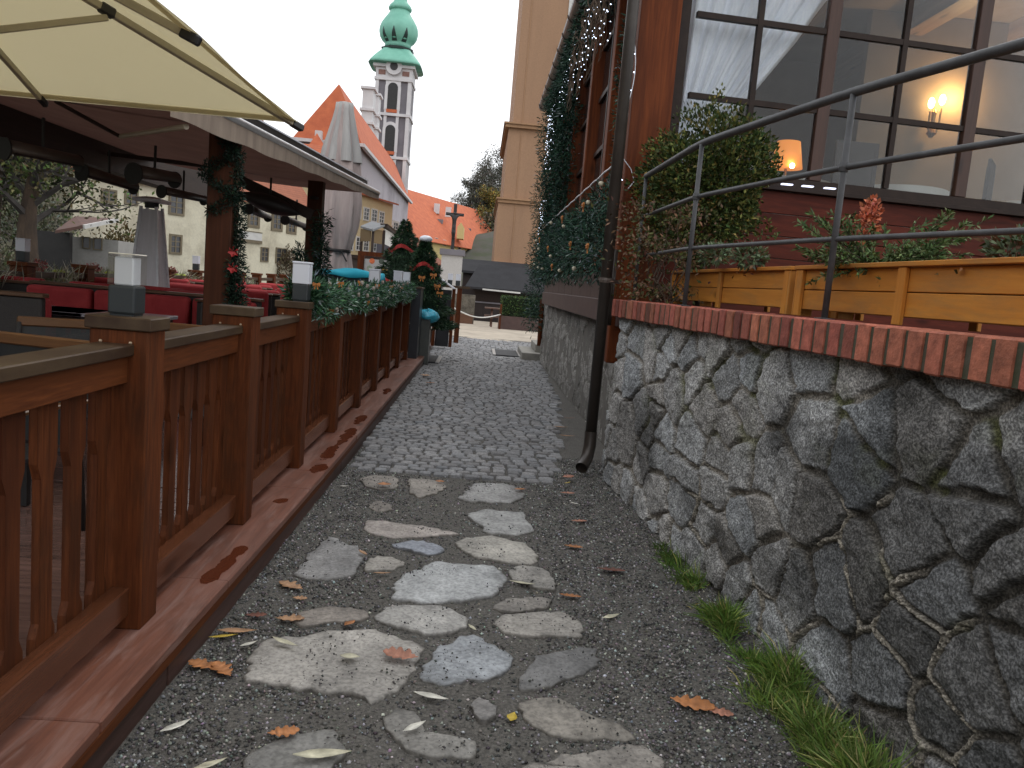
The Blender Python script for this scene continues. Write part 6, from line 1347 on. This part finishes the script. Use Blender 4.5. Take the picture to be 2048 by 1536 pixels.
for px, y in ((744, 33.5), (766, 34.2), (722, 34.6)): c = at(px, 500, y); MB().bar((c[0], y, gz0), (c[0], y, 3.4), .1, .1).build('post', wd_pavx, t)
mt_blind = M('brown_reed_blind', (.20, .14, .07), (.15, .10, .05), scale=20, rough=.9, stretch=(1, 1, 6))
for (x0, x1, y0, y1, Y0, Y1) in ((722, 742, 458, 483, 34.6, 33.6), (747, 765, 458, 486, 33.5, 34.1)):
    a, c = at(x0, y0, Y0), at(x1, y0, Y1); d_ = at(x0, y1, Y0)[2]; mb = MB(); mb.bar((a[0], Y0, (a[2] + d_) / 2), (c[0], Y1, (a[2] + d_) / 2), .03, a[2] - d_); mb.build('blind', mt_blind, t)
a, c = at(769, 458, 34.3), at(803, 482, 38.2); mb = MB(); mb.bar(a + [0, 0, -.3], c + [0, 0, -.2], .03, .62); mb.build('white_side_sheet', mt_wframe, t)
# dark timber wall of a stall, its boards also stand for the dark inside
a, c = at(690, 508, 31), at(835, 517, 31); t = thing('dark_stall_wall', 'long dark plank stall wall below the yellow house', 'fence', ((a[0] + c[0]) / 2, 31, gh(-4, 31))); MB().box(a[0], c[0], 31, 31.12, gh(-4, 31) - .1, a[2] - .14).build('boards', wd_pavx, t); MB().box(a[0] - .1, c[0] + .1, 30.9, 31.2, a[2] - .138, a[2]).build('top_board', wd_dark, t)
# church
mt_copper = M('green_copper', (.22, .52, .40), (.16, .42, .32), scale=.5, rough=.6, bump=.1, bscale=4); mt_copd = M('black_copper_stain', (.03, .05, .045), rough=.6); mt_tw = M('white_tower_stone', (.70, .68, .68), (.60, .58, .59), scale=.6, rough=.8, bump=.1, bscale=5); mt_tg = M('grey_tower_panel', (.21, .195, .215), (.165, .155, .17), scale=.5, rough=.85, bump=0)
ch = thing('church', 'tall church with a white and grey tower, green copper onion dome and steep orange roof', 'church', (-15, 100, -1))
L0, R0_, A0 = at(596, 268, 78), at(717, 277, 78), at(678, 168, 80.5); zE = (L0[2] + R0_[2]) / 2; yb = 131
xl_, xr_ = L0[0], R0_[0]; xa, za_ = A0[0], A0[2]
mk('nave_wall', [(xl_, 78, -2), (xr_, 78, -2), (xr_, yb, -2), (xl_, yb, -2), (xl_, 78, zE), (xr_, 78, zE), (xr_, yb, zE), (xl_, yb, zE)], [(0, 1, 5, 4), (1, 2, 6, 5), (2, 3, 7, 6), (3, 0, 4, 7)], pl_lil, ch)
o_ = .4; z_ = zE - .5
mk('nave_roof', [(xl_ - o_, 78 - o_, z_), (xr_ + o_, 78 - o_, z_), (xr_ + o_, yb, z_), (xl_ - o_, yb, z_), (xa, 80.5, za_), (xa, yb, za_)], [(0, 1, 4), (1, 2, 5, 4), (3, 0, 4, 5), (2, 3, 5), (0, 3, 2, 1)], mt_tile_far, ch)
ca = [at(604, 306, 73), at(660, 318, 73), at(672, 316, 77), at(616, 303, 77)]; cap_ = at(634, 266, 75); zb_ = (ca[0][2] + ca[1][2]) / 2; V = [(q[0], q[1], zb_) for q in ca] + [tuple(cap_)]; mk('chapel_roof', V, [(0, 1, 4), (1, 2, 4), (2, 3, 4), (3, 0, 4), (0, 3, 2, 1)], mt_tile_far, ch); V = [(q[0] * .995, q[1] + (.2 if k < 2 else -.2), z) for z in (-1, zb_ - .01) for k, q in enumerate(ca)]; mk('chapel_wall', V, [(0, 1, 5, 4), (1, 2, 6, 5), (2, 3, 7, 6), (3, 0, 4, 7)], pl_white, ch); cq_ = at(638, 262, 76.5); MB().box(cq_[0] - .3, cq_[0] + .3, 76.2, 76.8, cq_[2] - 2.5, cq_[2]).build('chimney', mt_tw, ch)
mb = MB(); mb.bar((xl_ - .5, 77.6, z_ - .1), (xr_ + .5, 77.6, z_ - .1), .35, .3); mb.bar((xr_ + .5, 77.4, z_ - .1), (xr_ + .5, yb, z_ - .1), .35, .3); mb.build('eaves_cornice', mt_tw, ch)
for k, (x0, x1, z0, z1) in enumerate(((xl_ + .3, xl_ + 2.0, zE - 1.9, zE - .7), (xl_ + 2.4, xl_ + 3.6, zE - 1.9, zE - .7), (xr_ - 1.9, xr_ - .3, zE - 2.6, zE - .7))): MB().box(x0, x1, 77.86, 77.99, z0, z1).build('dark_panel', mt_tg, ch)
for (px0, px1, y0, y1, Y) in ((726, 741, 177, 282, 104), (741, 752, 190, 290, 112)):
    a, c = at(px0, y0, Y), at(px1, y1, Y); g = MB().box(a[0], c[0], Y, Y + 2.2, c[2] - 3, a[2]).build('stepped_gable', mt_tw, ch)
    for f in (0, .42, .68): z = a[2] - (a[2] - c[2]) * f; MB().box(a[0] - .25, c[0] + .25, Y - .25, Y + 2.4, z + .002, z + .3).build('gable_cap', mt_tw, g)
TY = 132; tc0, tc1 = at(746, 240, TY), at(818, 240, TY); tx0, tx1 = tc0[0], tc1[0]; TW = tx1 - tx0; zc = at(790, 130, TY)[2]; S_ = TY / FPX
tw = MB().box(tx0 + .25, tx1 - .25, TY + .25, TY + TW - .25, -2, zc).build('tower_wall', mt_tg, ch)
zs = [at(785, y, TY)[2] for y in (232, 318, 400)]; tcx, tcy = (tx0 + tx1) / 2, TY + TW / 2
mb = MB()
for x0, x1 in ((tx0, tx0 + .55), (tx0 + TW * .29, tx0 + TW * .37), (tx0 + TW * .63, tx0 + TW * .71), (tx1 - .55, tx1)):
    mb.box(x0, x1, TY, TY + .3, -2, zc - 2.4)
for y0, y1 in ((TY + .56, TY + .9), (TY + TW * .33, TY + TW * .42), (TY + TW * .62, TY + TW * .71), (TY + TW - .55, TY + TW)): mb.box(tx1 - .3, tx1, y0, y1, -2, zc - 2.4)
mb.build('pilaster', mt_tw, ch)
for z in zs + [zc - 2.4]: MB().box(tx0 - .18, tx1 + .18, TY - .18, TY + TW + .18, z, z + .42).build('string_course', mt_tw, ch)
MB().box(tx0 - .02, tx1 + .02, TY - .02, TY + TW + .02, zc - 1.97, zc - .45).build('frieze', mt_tw, ch)
MB().box(tx0 - .45, tx1 + .45, TY - .45, TY + TW + .45, zc - .44, zc).build('cornice', mt_tw, ch)
for fx in (.17, .83): MB().box(tx0 + TW * fx - .55, tx0 + TW * fx + .55, TY - .06, TY - .021, zc - 1.6, zc - .85).build('frieze_panel', M('rusty_frieze', (.30, .17, .14), (.22, .12, .1), scale=2, rough=.9), ch)
def arch(cx, z0, z1, w_, y, dep): pts = [(-w_, z0), (w_, z0)] + [(w_ * math.cos(a), z1 - w_ + w_ * math.sin(a)) for a in np.linspace(0, PI, 14)]; return MB().prism([(cx + a, b) for a, b in pts], (0, y, 0), (1, 0, 0), (0, 0, 1), (0, dep, 0))
for (yt, ybt) in ((165, 219), (250, 303)):
    z1, z0 = at(785, yt, TY)[2], at(785, ybt, TY)[2]; f_ = arch(tcx, z0 - .1, z1 + .5, 1.25, TY - .05, .28).build('belfry_surround', mt_tw, ch); arch(tcx, z0, z1, .78, TY - .08, .025).build('belfry_opening', mt_black, f_); MB().box(tcx - .85, tcx + .85, TY - .16, TY - .085, z0 - .5, z0).build('belfry_sill', mt_tile_far, f_)
    mb = MB(); mb.prism([(a, b) for a, b in [(-.7, z0), (.7, z0)] + [(.7 * math.cos(a), z1 - .7 + .7 * math.sin(a)) for a in np.linspace(0, PI, 12)]], (tx1 + .03, tcy, 0), (0, 1, 0), (0, 0, 1), (.02, 0, 0)); mb.build('belfry_opening', mt_tg, f_)
oc = at(787, 133, TY); mb = MB(); mb.path([(tcx, TY - .62, oc[2] - .1), (tcx, TY - .46, oc[2] - .1)], 1.25, 24); mb.build('oculus_surround', mt_tw, ch); mb = MB(); mb.path([(tcx, TY - .66, oc[2] - .1), (tcx, TY - .625, oc[2] - .1)], .62, 24); mb.build('oculus', mt_black, ch)
def pr(l): return [(h * S_, (130 - y) * S_) for h, y in l]
MB().lathe(pr([(51, 128), (48, 122), (42, 114), (35, 106), (29, 100), (27, 97)]), (tcx, tcy, zc), 32, 0, 4).build('lower_dome', mt_copper, ch, smooth=True)
MB().lathe(pr([(27, 97.5), (32, 96.5), (33, 93), (27, 91)]), (tcx, tcy, zc), 8, PI / 8).build('dark_ring', mt_copd, ch)
MB().lathe(pr([(26, 91), (25, 86), (26, 82), (31, 78), (35.5, 71), (37.5, 62), (37, 54), (34, 46), (29, 38), (24, 31), (20, 25), (19, 21)]), (tcx, tcy, zc), 40).build('onion_dome', mt_copper, ch, smooth=True)
MB().lathe(pr([(19, 21.2), (22, 19), (22.5, 16), (20, 11), (15, 6), (12.5, 2), (12, -14)]), (tcx, tcy, zc), 24).build('lantern_base', mt_copper, ch, smooth=True)
MB().lathe(pr([(12, -14.5), (16, -16), (17, -22), (12, -30), (5, -38), (2, -50), (1, -80)]), (tcx, tcy, zc), 24).build('spire', mt_copper, ch, smooth=True)
mb = MB()
for a in (-2.35, -1.72, -1.05): 
    V = []
    for k in range(7): f = k / 6; rr_ = (26 + 11 * math.sin(min(1, f * 1.3) * PI / 2) + .5) * S_; zz = zc + (130 - (83 - f * 24)) * S_; wv_ = .17 * (1 - f) + .015; V += [(tcx + rr_ * math.cos(a - wv_), tcy + rr_ * math.sin(a - wv_), zz), (tcx + rr_ * math.cos(a + wv_), tcy + rr_ * math.sin(a + wv_), zz)]
    mb.add(V, [(2 * k, 2 * k + 1, 2 * k + 3, 2 * k + 2) for k in range(6)])
mb.build('soot_streak', mt_copd, ch)
# far yellow house with long orange roof
a, c = at(806, 470, 145), at(1016, 497, 190); t, p0, p1, u, nb = house_box('far_yellow_house', 'long far yellow house with a bright orange roof beyond the crucifix', tuple(a[:2]), tuple(c[:2]), 19, -2, 9.4, pl_yfar, mt_tile_far, 9.6, over=.8)
windows(t, p0, p1, u, nb, [(870, 476, 875, 486), (886, 480, 891, 491), (902, 486, 907, 496), (917, 489, 921, 499), (938, 496, 942, 511), (955, 498, 959, 513)], frame=mt_wframe, bars=False, fw=.08)
for px, py in ((836, 398), (874, 407), (897, 414)): cc_ = at(px, py, 168); MB().box(cc_[0] - .55, cc_[0] + .55, 168, 169.2, cc_[2] - 2, cc_[2]).build('chimney', mt_tw, t)
for px, py in ((876, 443), (933, 461)): s, z = onwall(px, py, p0 + nb * 4.5, p1 + nb * 4.5); q = p0 + u * s + nb * 4.5; MB().box(q[0] - 1, q[0] + 1, q[1] - .8, q[1] + 1.4, z - .5, z + .45).build('dormer', mt_tg, t)
dm = at(921, 460, 162); MB().add(*(lambda q: (q.v, q.f))(MB().prism([(-.65, -1.7), (.65, -1.7), (.65, .6), (0, 1.5), (-.65, .6)], (dm[0], 162, dm[2]), (1, 0, 0), (0, 0, 1), (0, 5, 0)))).build('gabled_dormer', pl_yfar, t)
a, c = at(832, 500, 62), at(884, 515, 66); t, p0, p1, u, nb = house_box('low_house', 'low house with a red brown roof slope just left of the crucifix pedestal', tuple(a[:2]), tuple(c[:2]), 6, -1, 2.9, pl_slate, mt_tile_old, 1.9)
# crucifix on its pedestal
gzc = gh(-1.7, 45); t = thing('crucifix', 'dark wayside crucifix on a white plastered pedestal', 'crucifix', (-1.7, 45, gzc)); cxc = at(908, 455, 45)[0]; a = at(885, 502, 45); c = at(926, 502, 45)
MB().box(a[0], c[0], 44.5, 45.6, gzc - .3, a[2] - .2).build('pedestal', pl_white, t); MB().box(a[0] - .12, c[0] + .12, 44.38, 45.72, a[2] - .198, a[2] + .12).build('pedestal_cap', mt_tg, t)
zt = at(910, 408, 45)[2]; MB().box(cxc - .09, cxc + .09, 44.95, 45.1, a[2] + .12, zt).build('cross_post', mt_black, t); za = at(910, 429, 45)[2]; MB().box(cxc - .5, cxc + .5, 44.93, 44.949, za - .08, za + .08).build('cross_arm', mt_black, t)
me = bpy.data.meshes.new('figure'); sk = [(0, 0, 0), (0, -.02, .28), (0, -.04, .55), (-.22, 0, .66), (-.44, .0, .72), (.22, 0, .66), (.44, 0, .72), (.0, -.06, .70), (.02, -.1, .82), (-.05, -.12, -.28), (-.02, -.02, -.62), (.06, -.12, -.28), (.02, -.02, -.62)]
me.from_pydata(sk, [(0, 1), (1, 2), (2, 3), (3, 4), (2, 5), (5, 6), (2, 7), (7, 8), (0, 9), (9, 10), (0, 11), (11, 12)], []); fo = bpy.data.objects.new('figure', me); COL.objects.link(fo); fo.modifiers.new('skin', 'SKIN'); 
for k, v in enumerate(me.skin_vertices[0].data): r = [.11, .12, .13, .05, .035, .05, .035, .055, .085, .07, .045, .07, .045][k]; v.radius = (r, r)
fo.modifiers.new('sub', 'SUBSURF').levels = 1; fo.parent = t; fo.location = Vector((cxc, 44.82, za - .72)) - Vector(ORG[t]); me.materials.append(mt_black); ORG[fo] = ORG[t]
# dark kiosk, hedge, picnic table, barrier rope, low wall
gk = gh(2, 48); t = thing('kiosk', 'closed black brown wooden kiosk with a dark pitched roof below the ochre building', 'kiosk', (1.5, 48, gk)); a, c = at(946, 575, 48), at(1090, 590, 48); wd_kio = wood('black_brown_plank', (.035, .022, .02), (.022, .014, .013), 'z', .6)
MB().box(a[0], 6.5, 48, 51, gk - .1, 1.35).build('wall', wd_kio, t); r0, r1 = at(930, 578, 47.3), at(958, 532, 48.9)
V = [(r0[0], 47.2, 1.22), (7.2, 47.2, 1.22), (6.6, 49.5, r1[2]), (r1[0], 49.5, r1[2]), (r0[0], 51.8, 1.22), (7.2, 51.8, 1.22)]; V = V + [(x, y, z + .12) for x, y, z in V]
mk('roof', V, [(0, 3, 2, 1), (3, 4, 5, 2), (6, 7, 8, 9), (9, 8, 11, 10), (0, 1, 7, 6), (4, 10, 11, 5), (1, 2, 8, 7), (2, 5, 11, 8), (0, 6, 9, 3), (3, 9, 10, 4)], M('black_felt_roof', (.028, .028, .032), (.02, .02, .023), scale=2, rough=.8, bump=.3, bscale=8), t)
a, c = at(966, 566, 47.1), at(1042, 571, 47.1); MB().bar((a[0], 47.1, 1.24), (c[0], 47.1, 1.20), .05, .09).build('white_gutter', mt_wframe, t); MB().box(at(948, 600, 48)[0], 6.4, 47.88, 47.998, .42, .50).build('counter_shelf', mt_tg, t)
MB().box(-.3, 3.4, 47.985, 47.999, .52, 1.1).build('shutter', wd_dark, t)
t = thing('low_roof', 'low dark roofed lean-to behind the kiosk and left of the ochre building', 'shed', (-.5, 53, gk)); a = at(928, 522, 53); c = at(1000, 522, 53); MB().box(a[0], c[0] + 2, 53, 55.5, gk, a[2] - .5).build('wall', wd_kio, t); mb = MB(); mb.add([(a[0] - .3, 52.6, a[2] - .75), (c[0] + 2, 52.6, a[2] - .75), (c[0] + 2, 54.5, a[2] + .05), (a[0] - .3, 54.5, a[2] + .05), (a[0] - .3, 52.6, a[2] - .6), (c[0] + 2, 52.6, a[2] - .6), (c[0] + 2, 54.5, a[2] + .2), (a[0] - .3, 54.5, a[2] + .2)], [(0, 3, 2, 1), (4, 5, 6, 7), (0, 1, 5, 4), (1, 2, 6, 5), (2, 3, 7, 6), (3, 0, 4, 7)]); mb.build('roof', bpy.data.materials['black_felt_roof'], t)
gh30 = -.018 - .6 * float(sstep(26, 46, np.array(30.))); t = thing('hedge_box', 'clipped dark green hedge in a brown wooden trough in the courtyard', 'hedge', (1.5, 30.2, gh30)); MB().box(.78, 2.7, 29.9, 30.7, gh30 - .02, .42).build('trough', wd_panel, t)
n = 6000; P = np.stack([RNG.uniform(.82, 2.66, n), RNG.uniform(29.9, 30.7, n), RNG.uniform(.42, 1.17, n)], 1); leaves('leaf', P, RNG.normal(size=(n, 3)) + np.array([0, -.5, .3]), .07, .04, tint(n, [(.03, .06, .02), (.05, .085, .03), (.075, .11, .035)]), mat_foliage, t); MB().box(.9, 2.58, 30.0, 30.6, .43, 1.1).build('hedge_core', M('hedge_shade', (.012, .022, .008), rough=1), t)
gp = -.018 - .6 * float(sstep(26, 46, np.array(33.))); t = thing('picnic_table', 'brown wooden picnic bench left of the hedge trough', 'table', (.65, 33, gp)); wd_pic = wood('picnic_wood', (.16, .085, .06), (.11, .06, .045), 'x', .6); a = at(970, 612, 33); MB().box(a[0], a[0] + 1.7, 32.65, 33.35, .74 + gp, .79 + gp).build('table_top', wd_pic, t)
for y in (32.3, 33.7): MB().box(a[0], a[0] + 1.7, y - .13, y + .13, .42 + gp, .46 + gp).build('bench', wd_pic, t)
for x in (a[0] + .3, a[0] + 1.4):
    for y0, y1 in ((32.25, 32.9), (33.75, 33.1)): MB().bar((x, y0, gp), (x, y1, .74 + gp), .08, .05).build('leg', wd_pic, t)
    MB().box(x - .04, x + .04, 32.2, 33.8, .36 + gp, .42 + gp).build('cross_bar', wd_pic, t)
t = thing('rope_barrier', 'pale rope slung across the courtyard in front of the kiosk', 'rope', (-.3, 26, 0)); pts = [at(903 + 98 * f, 613 + 16 * f + 13 * math.sin(PI * f) * 1.0, 24 + 5.5 * f) for f in np.linspace(0, 1, 20)]; MB().path(pts, .022, 6).build('rope', mt_wframe, t, smooth=True); MB().bar((pts[0][0], 24, 0), (pts[0][0], 24, 1.0), .07, .07).build('post', wd_post, t); MB().bar((pts[-1][0], 29.5, -.1), (pts[-1][0], 29.5, .85), .07, .07).build('post', wd_post, t)
t = thing('rubble_wall', 'short rough stone wall left of the kiosk', 'wall', (-1.2, 40, gh(-1, 40))); a, c = at(905, 590, 40), at(948, 630, 40); MB().box(a[0], c[0], 40, 40.5, gh(-1, 40) - .1, .95).build('stonework', M('rubble_far', (.17, .15, .12), (.08, .07, .055), scale=3, rough=.95, bump=.8, bscale=5, bdist=.1), t); MB().box(a[0], c[0] - .05, 39.6, 39.95, gh(-1, 40) - .1, .0).build('planter_front', wood('rust_plank', (.16, .075, .04), (.10, .05, .03), 'x', .7), t)
t = thing('stone_blocks', 'pale stone kerb blocks at the edge of the courtyard', 'kerb', (-1.2, 27, 0)); MB().box(-1.5, -.75, 26.5, 26.9, -.1, .09).build('block', mt_conc, t, bevel=.02); MB().box(-1.6, -.85, 25.2, 25.6, -.1, .05).build('block', mt_conc, t, bevel=.02)
# ochre building
OY = 56; k_ = OY / 40; t = thing('ochre_building', 'tall plain ochre rendered building behind the kiosk', 'building', (6, OY, -1)); zA, zB, zC = (at(1010, y, OY)[2] for y in (250, 402, 532))
xL = at(987, 528, OY)[0]
MB().box(xL + .55, 14, OY + .3, OY + 14, zA, 36).build('upper_wall', pl_or, t); MB().box(xL + .3, 14, OY + .15, OY + 14, zB, zA - .001).build('middle_wall', pl_or, t); MB().box(xL, 14, OY, OY + 14, -1, zB - .001).build('lower_wall', pl_or, t)
mt_band = M('ochre_string_course', (.42, .25, .14), (.36, .21, .12), scale=3, rough=.9)
for z, o in ((zA, .0), (zB, -.12), (zC, -.25)): MB().box(xL + .05 + o * 1.0, 14.1, OY - .15, OY + 14, z - .12, z + .10).build('string_course', mt_band, t); MB().box(xL - .05 + o * 1.0, 14.2, OY - .28, OY + 14, z + .1, z + .2).build('course_drip', mt_band, t)
for z0, z1, o in ((zA + .3, 36, .28), (zB + .3, zA - .2, .13), (zC + .3, zB - .2, -.03)): c = at(1030, 200, OY); MB().box(xL + 1.15, xL + 1.20, OY + o - .02, OY + o + .0, z0, z1).build('cable', mt_band, t)
c = at(1142, 22, OY); o = MB().box(c[0] - .15, c[0] + 2.4, OY + .22, OY + .33, c[2] - 1.7, c[2] + 3).build('window', mt_wframe, t); MB().box(c[0] + .15, c[0] + 2.2, OY + .18, OY + .215, c[2] - 1.5, c[2] + .25).build('pane', mt_win, o); MB().box(c[0] + .15, c[0] + 2.2, OY + .18, OY + .215, c[2] + .5, c[2] + 2.8).build('pane', mt_win, o); MB().box(c[0] - .5, c[0] + 3, OY + .0, OY + .29, c[2] - 2.35, c[2] - 2.15).build('sill', mt_band, t)

# ---- trees
mat_twig = M('grey_twig', (.085, .075, .068), (.06, .052, .047), scale=4, rough=.95, bump=0)
def branchy(x, y, z0, H, r0, label, leafc, nl, L, name='bare_tree', lean=0, spread=.42, wts=None, seed=1, start=.35, levels=3):
    rnd = random.Random(seed); t = thing(name, label, 'tree', (x, y, z0 - .1)); mb = MB(); tips = []
    top = Vector((x + lean * H, y, z0 + H * .8)); b0 = Vector((x, y, z0 - .1)); tr = []
    for k in range(9): f = k / 8; tr.append(b0.lerp(top, f) + Vector((math.sin(f * 5 + seed) * .02 * H, math.cos(f * 4 + seed) * .02 * H, 0)))
    MB().path(tr, [r0 * (1.25 if k == 0 else 1) * (1 - .85 * k / 8) for k in range(9)], 9).build('trunk', mat_bark, t, smooth=True)
    def grow(p, d, L_, r, lv):
        pts = [p]; q = p.copy(); dd = d.copy()
        for k in range(4): dd = (dd + Vector((rnd.gauss(0, .18), rnd.gauss(0, .18), rnd.gauss(.06, .12)))).normalized(); q = q + dd * L_ / 4; pts.append(q.copy())
        mb.path(pts, [r * (1 - .18 * k) for k in range(5)], 5 if lv > 1 else 3, cap=False); tips.append(q); tips.append(pts[2])
        if lv > 0:
            for k in range(3 if lv > 1 else 4):
                i = rnd.randint(1, 4); nd = (dd + Vector((rnd.gauss(0, .75), rnd.gauss(0, .75), rnd.gauss(.15, .45)))).normalized(); grow(pts[i], nd, L_ * rnd.uniform(.5, .75), r * .5, lv - 1)
    for k in range(11):
        f = start + (1 - start) * k / 10.5; i = min(int(f * 8), 7); p = tr[i].lerp(tr[i + 1], f * 8 - i); a = k * 2.4 + seed; el = .25 + .5 * f; grow(p, Vector((math.cos(a), math.sin(a), el)).normalized(), H * spread * (1.15 - .6 * f), r0 * .34 * (1.1 - .6 * f), levels - 1)
    mb.build('branches', mat_twig, t)
    if nl:
        T = np.array([tuple(v) for v in tips]); i = RNG.integers(0, len(T), nl); P = T[i] + RNG.normal(size=(nl, 3)) * H * .045; D = RNG.normal(size=(nl, 3)); C = tint(nl, leafc, wts, .25) * (.7 + .6 * fbm(P[:, 0] * .9, P[:, 2] * .9 + P[:, 1], seed, 3))[:, None]
        leaves('crown', P, D, L * RNG.uniform(.6, 1.3, nl), L * .55, np.clip(C, .004, .8), mat_foliage, t)
    return t
GR = [(.045, .075, .025), (.07, .10, .03), (.11, .105, .04)]; AU = [(.30, .20, .04), (.20, .15, .045), (.10, .10, .035)]
branchy(-11.9, 20.2, -.3, 6.3, .44, 'brown trunked tree at the left picture edge behind the far fence', [(.04, .06, .02), (.06, .08, .025), (.10, .085, .035)], 6500, .13, name='river_tree', seed=3, start=.5, wts=[.4, .4, .2])
branchy(-10.95, 20.0, -.4, 6.0, .36, 'second brown trunk, right of the tree at the left picture edge', [(.08, .13, .035), (.11, .12, .05), (.15, .13, .06)], 4500, .12, name='river_tree', lean=.05, seed=8, start=.5)
branchy(-22.5, 38, -.3, 11, .25, 'bushy autumn tree on the far bank at the left', [(.10, .09, .03), (.07, .085, .03), (.17, .14, .06)], 9000, .28, name='bank_tree', seed=12, start=.12)
branchy(-20.2, 36, -.3, 9, .22, 'olive leaved tree left of the cream house', [(.09, .10, .035), (.06, .075, .03), (.14, .13, .06)], 11000, .24, name='bank_tree', seed=22, start=.1)
branchy(-26.5, 40, -.3, 11, .22, 'deep green tree at the far left edge of the bank', GR, 10000, .28, name='bank_tree', seed=27, start=.08)
branchy(-24.5, 46, -.3, 13, .3, 'dark green tree high on the left bank', GR, 9000, .32, name='bank_tree', seed=15, start=.1)
branchy(-18.6, 33, -.6, 6, .14, 'grey green shrubby tree left of the shed', [(.14, .14, .10), (.09, .10, .05), (.2, .18, .11)], 6000, .16, name='bank_tree', seed=17, start=.05, spread=.5)
for k, (x, y, r, h, lab, cs) in enumerate(((-14.6, 33.2, 1.1, 2.0, 'brown ivy like bush at the left corner of the cream house', [(.11, .085, .04), (.08, .075, .03), (.15, .11, .05)]), (-12.3, 26.5, .8, .8, 'low green bush in front of the shed', [(.06, .10, .03), (.09, .12, .04)]), (-15.4, 25.5, 1.5, 1.2, 'grey green bank shrub in front of the shed opening', [(.13, .125, .085), (.09, .09, .05)]), (-11.8, 38.5, 1.1, .9, 'dusty brown bush at the foot of the cream house', [(.14, .12, .085), (.09, .085, .05)]), (-16.6, 30.6, 1.6, 2.6, 'tall grey shrub beside the shed roof', [(.14, .14, .11), (.09, .1, .06)]), (-10.4, 43.6, .8, 1.9, 'brown climber on the right corner of the cream house', [(.10, .075, .05), (.14, .11, .07)]))):
    t = thing('bank_bush', lab, 'bush', (x, y, -1)); blob_leaves('foliage', (x, y, -.5 + h * .6), (r, r * .7, h), 3000, .16, .08, cs, t, shell=.3, seed=30 + k); MB().path([(x, y, -1), (x + .1, y, h * .6)], [.06, .03], 6).build('stem', mat_bark, t)
n = 9000; x = RNG.uniform(-16, -11.4, n); y = RNG.uniform(16, 40, n); ob = leaves('bank_grass', np.stack([x, y, np.full(n, -.1) - .0], 1), np.stack([RNG.normal(size=n) * .4, RNG.normal(size=n) * .4, np.ones(n)], 1), .6 * RNG.uniform(.4, 1.1, n), .05, tint(n, [(.26, .25, .18), (.15, .15, .08), (.10, .11, .05)]), mat_grass, droop=.2); tag(ob, 'pale dry grass along the far river bank', 'grass', kind='stuff')
for k, (px, py, Y, H, lab) in enumerate(((948, 470, 215, 11, 'bare grey tree on the hill just right of the crucifix'), (962, 470, 222, 15, 'bare hill tree in the middle of the group left of the ochre building'), (978, 470, 212, 15, 'bare hill tree touching the ochre building corner'), (970, 470, 206, 10, 'lower dark bush tree on the hill below the bare trees'), (940, 470, 228, 11, 'faint bare tree farthest left on the hill'), (992, 470, 218, 17, 'bare hill tree mostly hidden by the ochre building'))):
    c = at(px, py, Y); branchy(c[0], Y, gh(c[0], Y), H, .22, lab, [(.10, .095, .08), (.13, .12, .10), (.07, .075, .05)], 4200, .45, seed=40 + k, start=.12, spread=.36)
c = at(988, 470, 200); branchy(c[0], 200, gh(c[0], 200) - 3, 11, .25, 'yellow leaved autumn tree beside the ochre building', AU, 6000, .5, name='autumn_tree', seed=61, start=.1, spread=.45)

n = 16000; x = np.where(np.arange(n) < 9000, RNG.uniform(-14, 22, n), RNG.uniform(4, 22, n)); y = np.where(np.arange(n) < 9000, RNG.uniform(186, 225, n), RNG.uniform(112, 190, n)); z = np.array([gh(a, b_) for a, b_ in zip(x, y)]); hh_ = 7 * fbm(x * .35, y * .3, 8, 3) * RNG.random(n)
ob = leaves('hill_wood', np.stack([x, y, z + hh_], 1), RNG.normal(size=(n, 3)), .9 * RNG.uniform(.5, 1.2, n), .5, tint(n, [(.10, .095, .07), (.13, .115, .075), (.07, .08, .045), (.17, .13, .05)], [.4, .3, .2, .1]), mat_foliage); tag(ob, 'brown and grey scrub wood covering the far hillside', 'wood', kind='stuff')
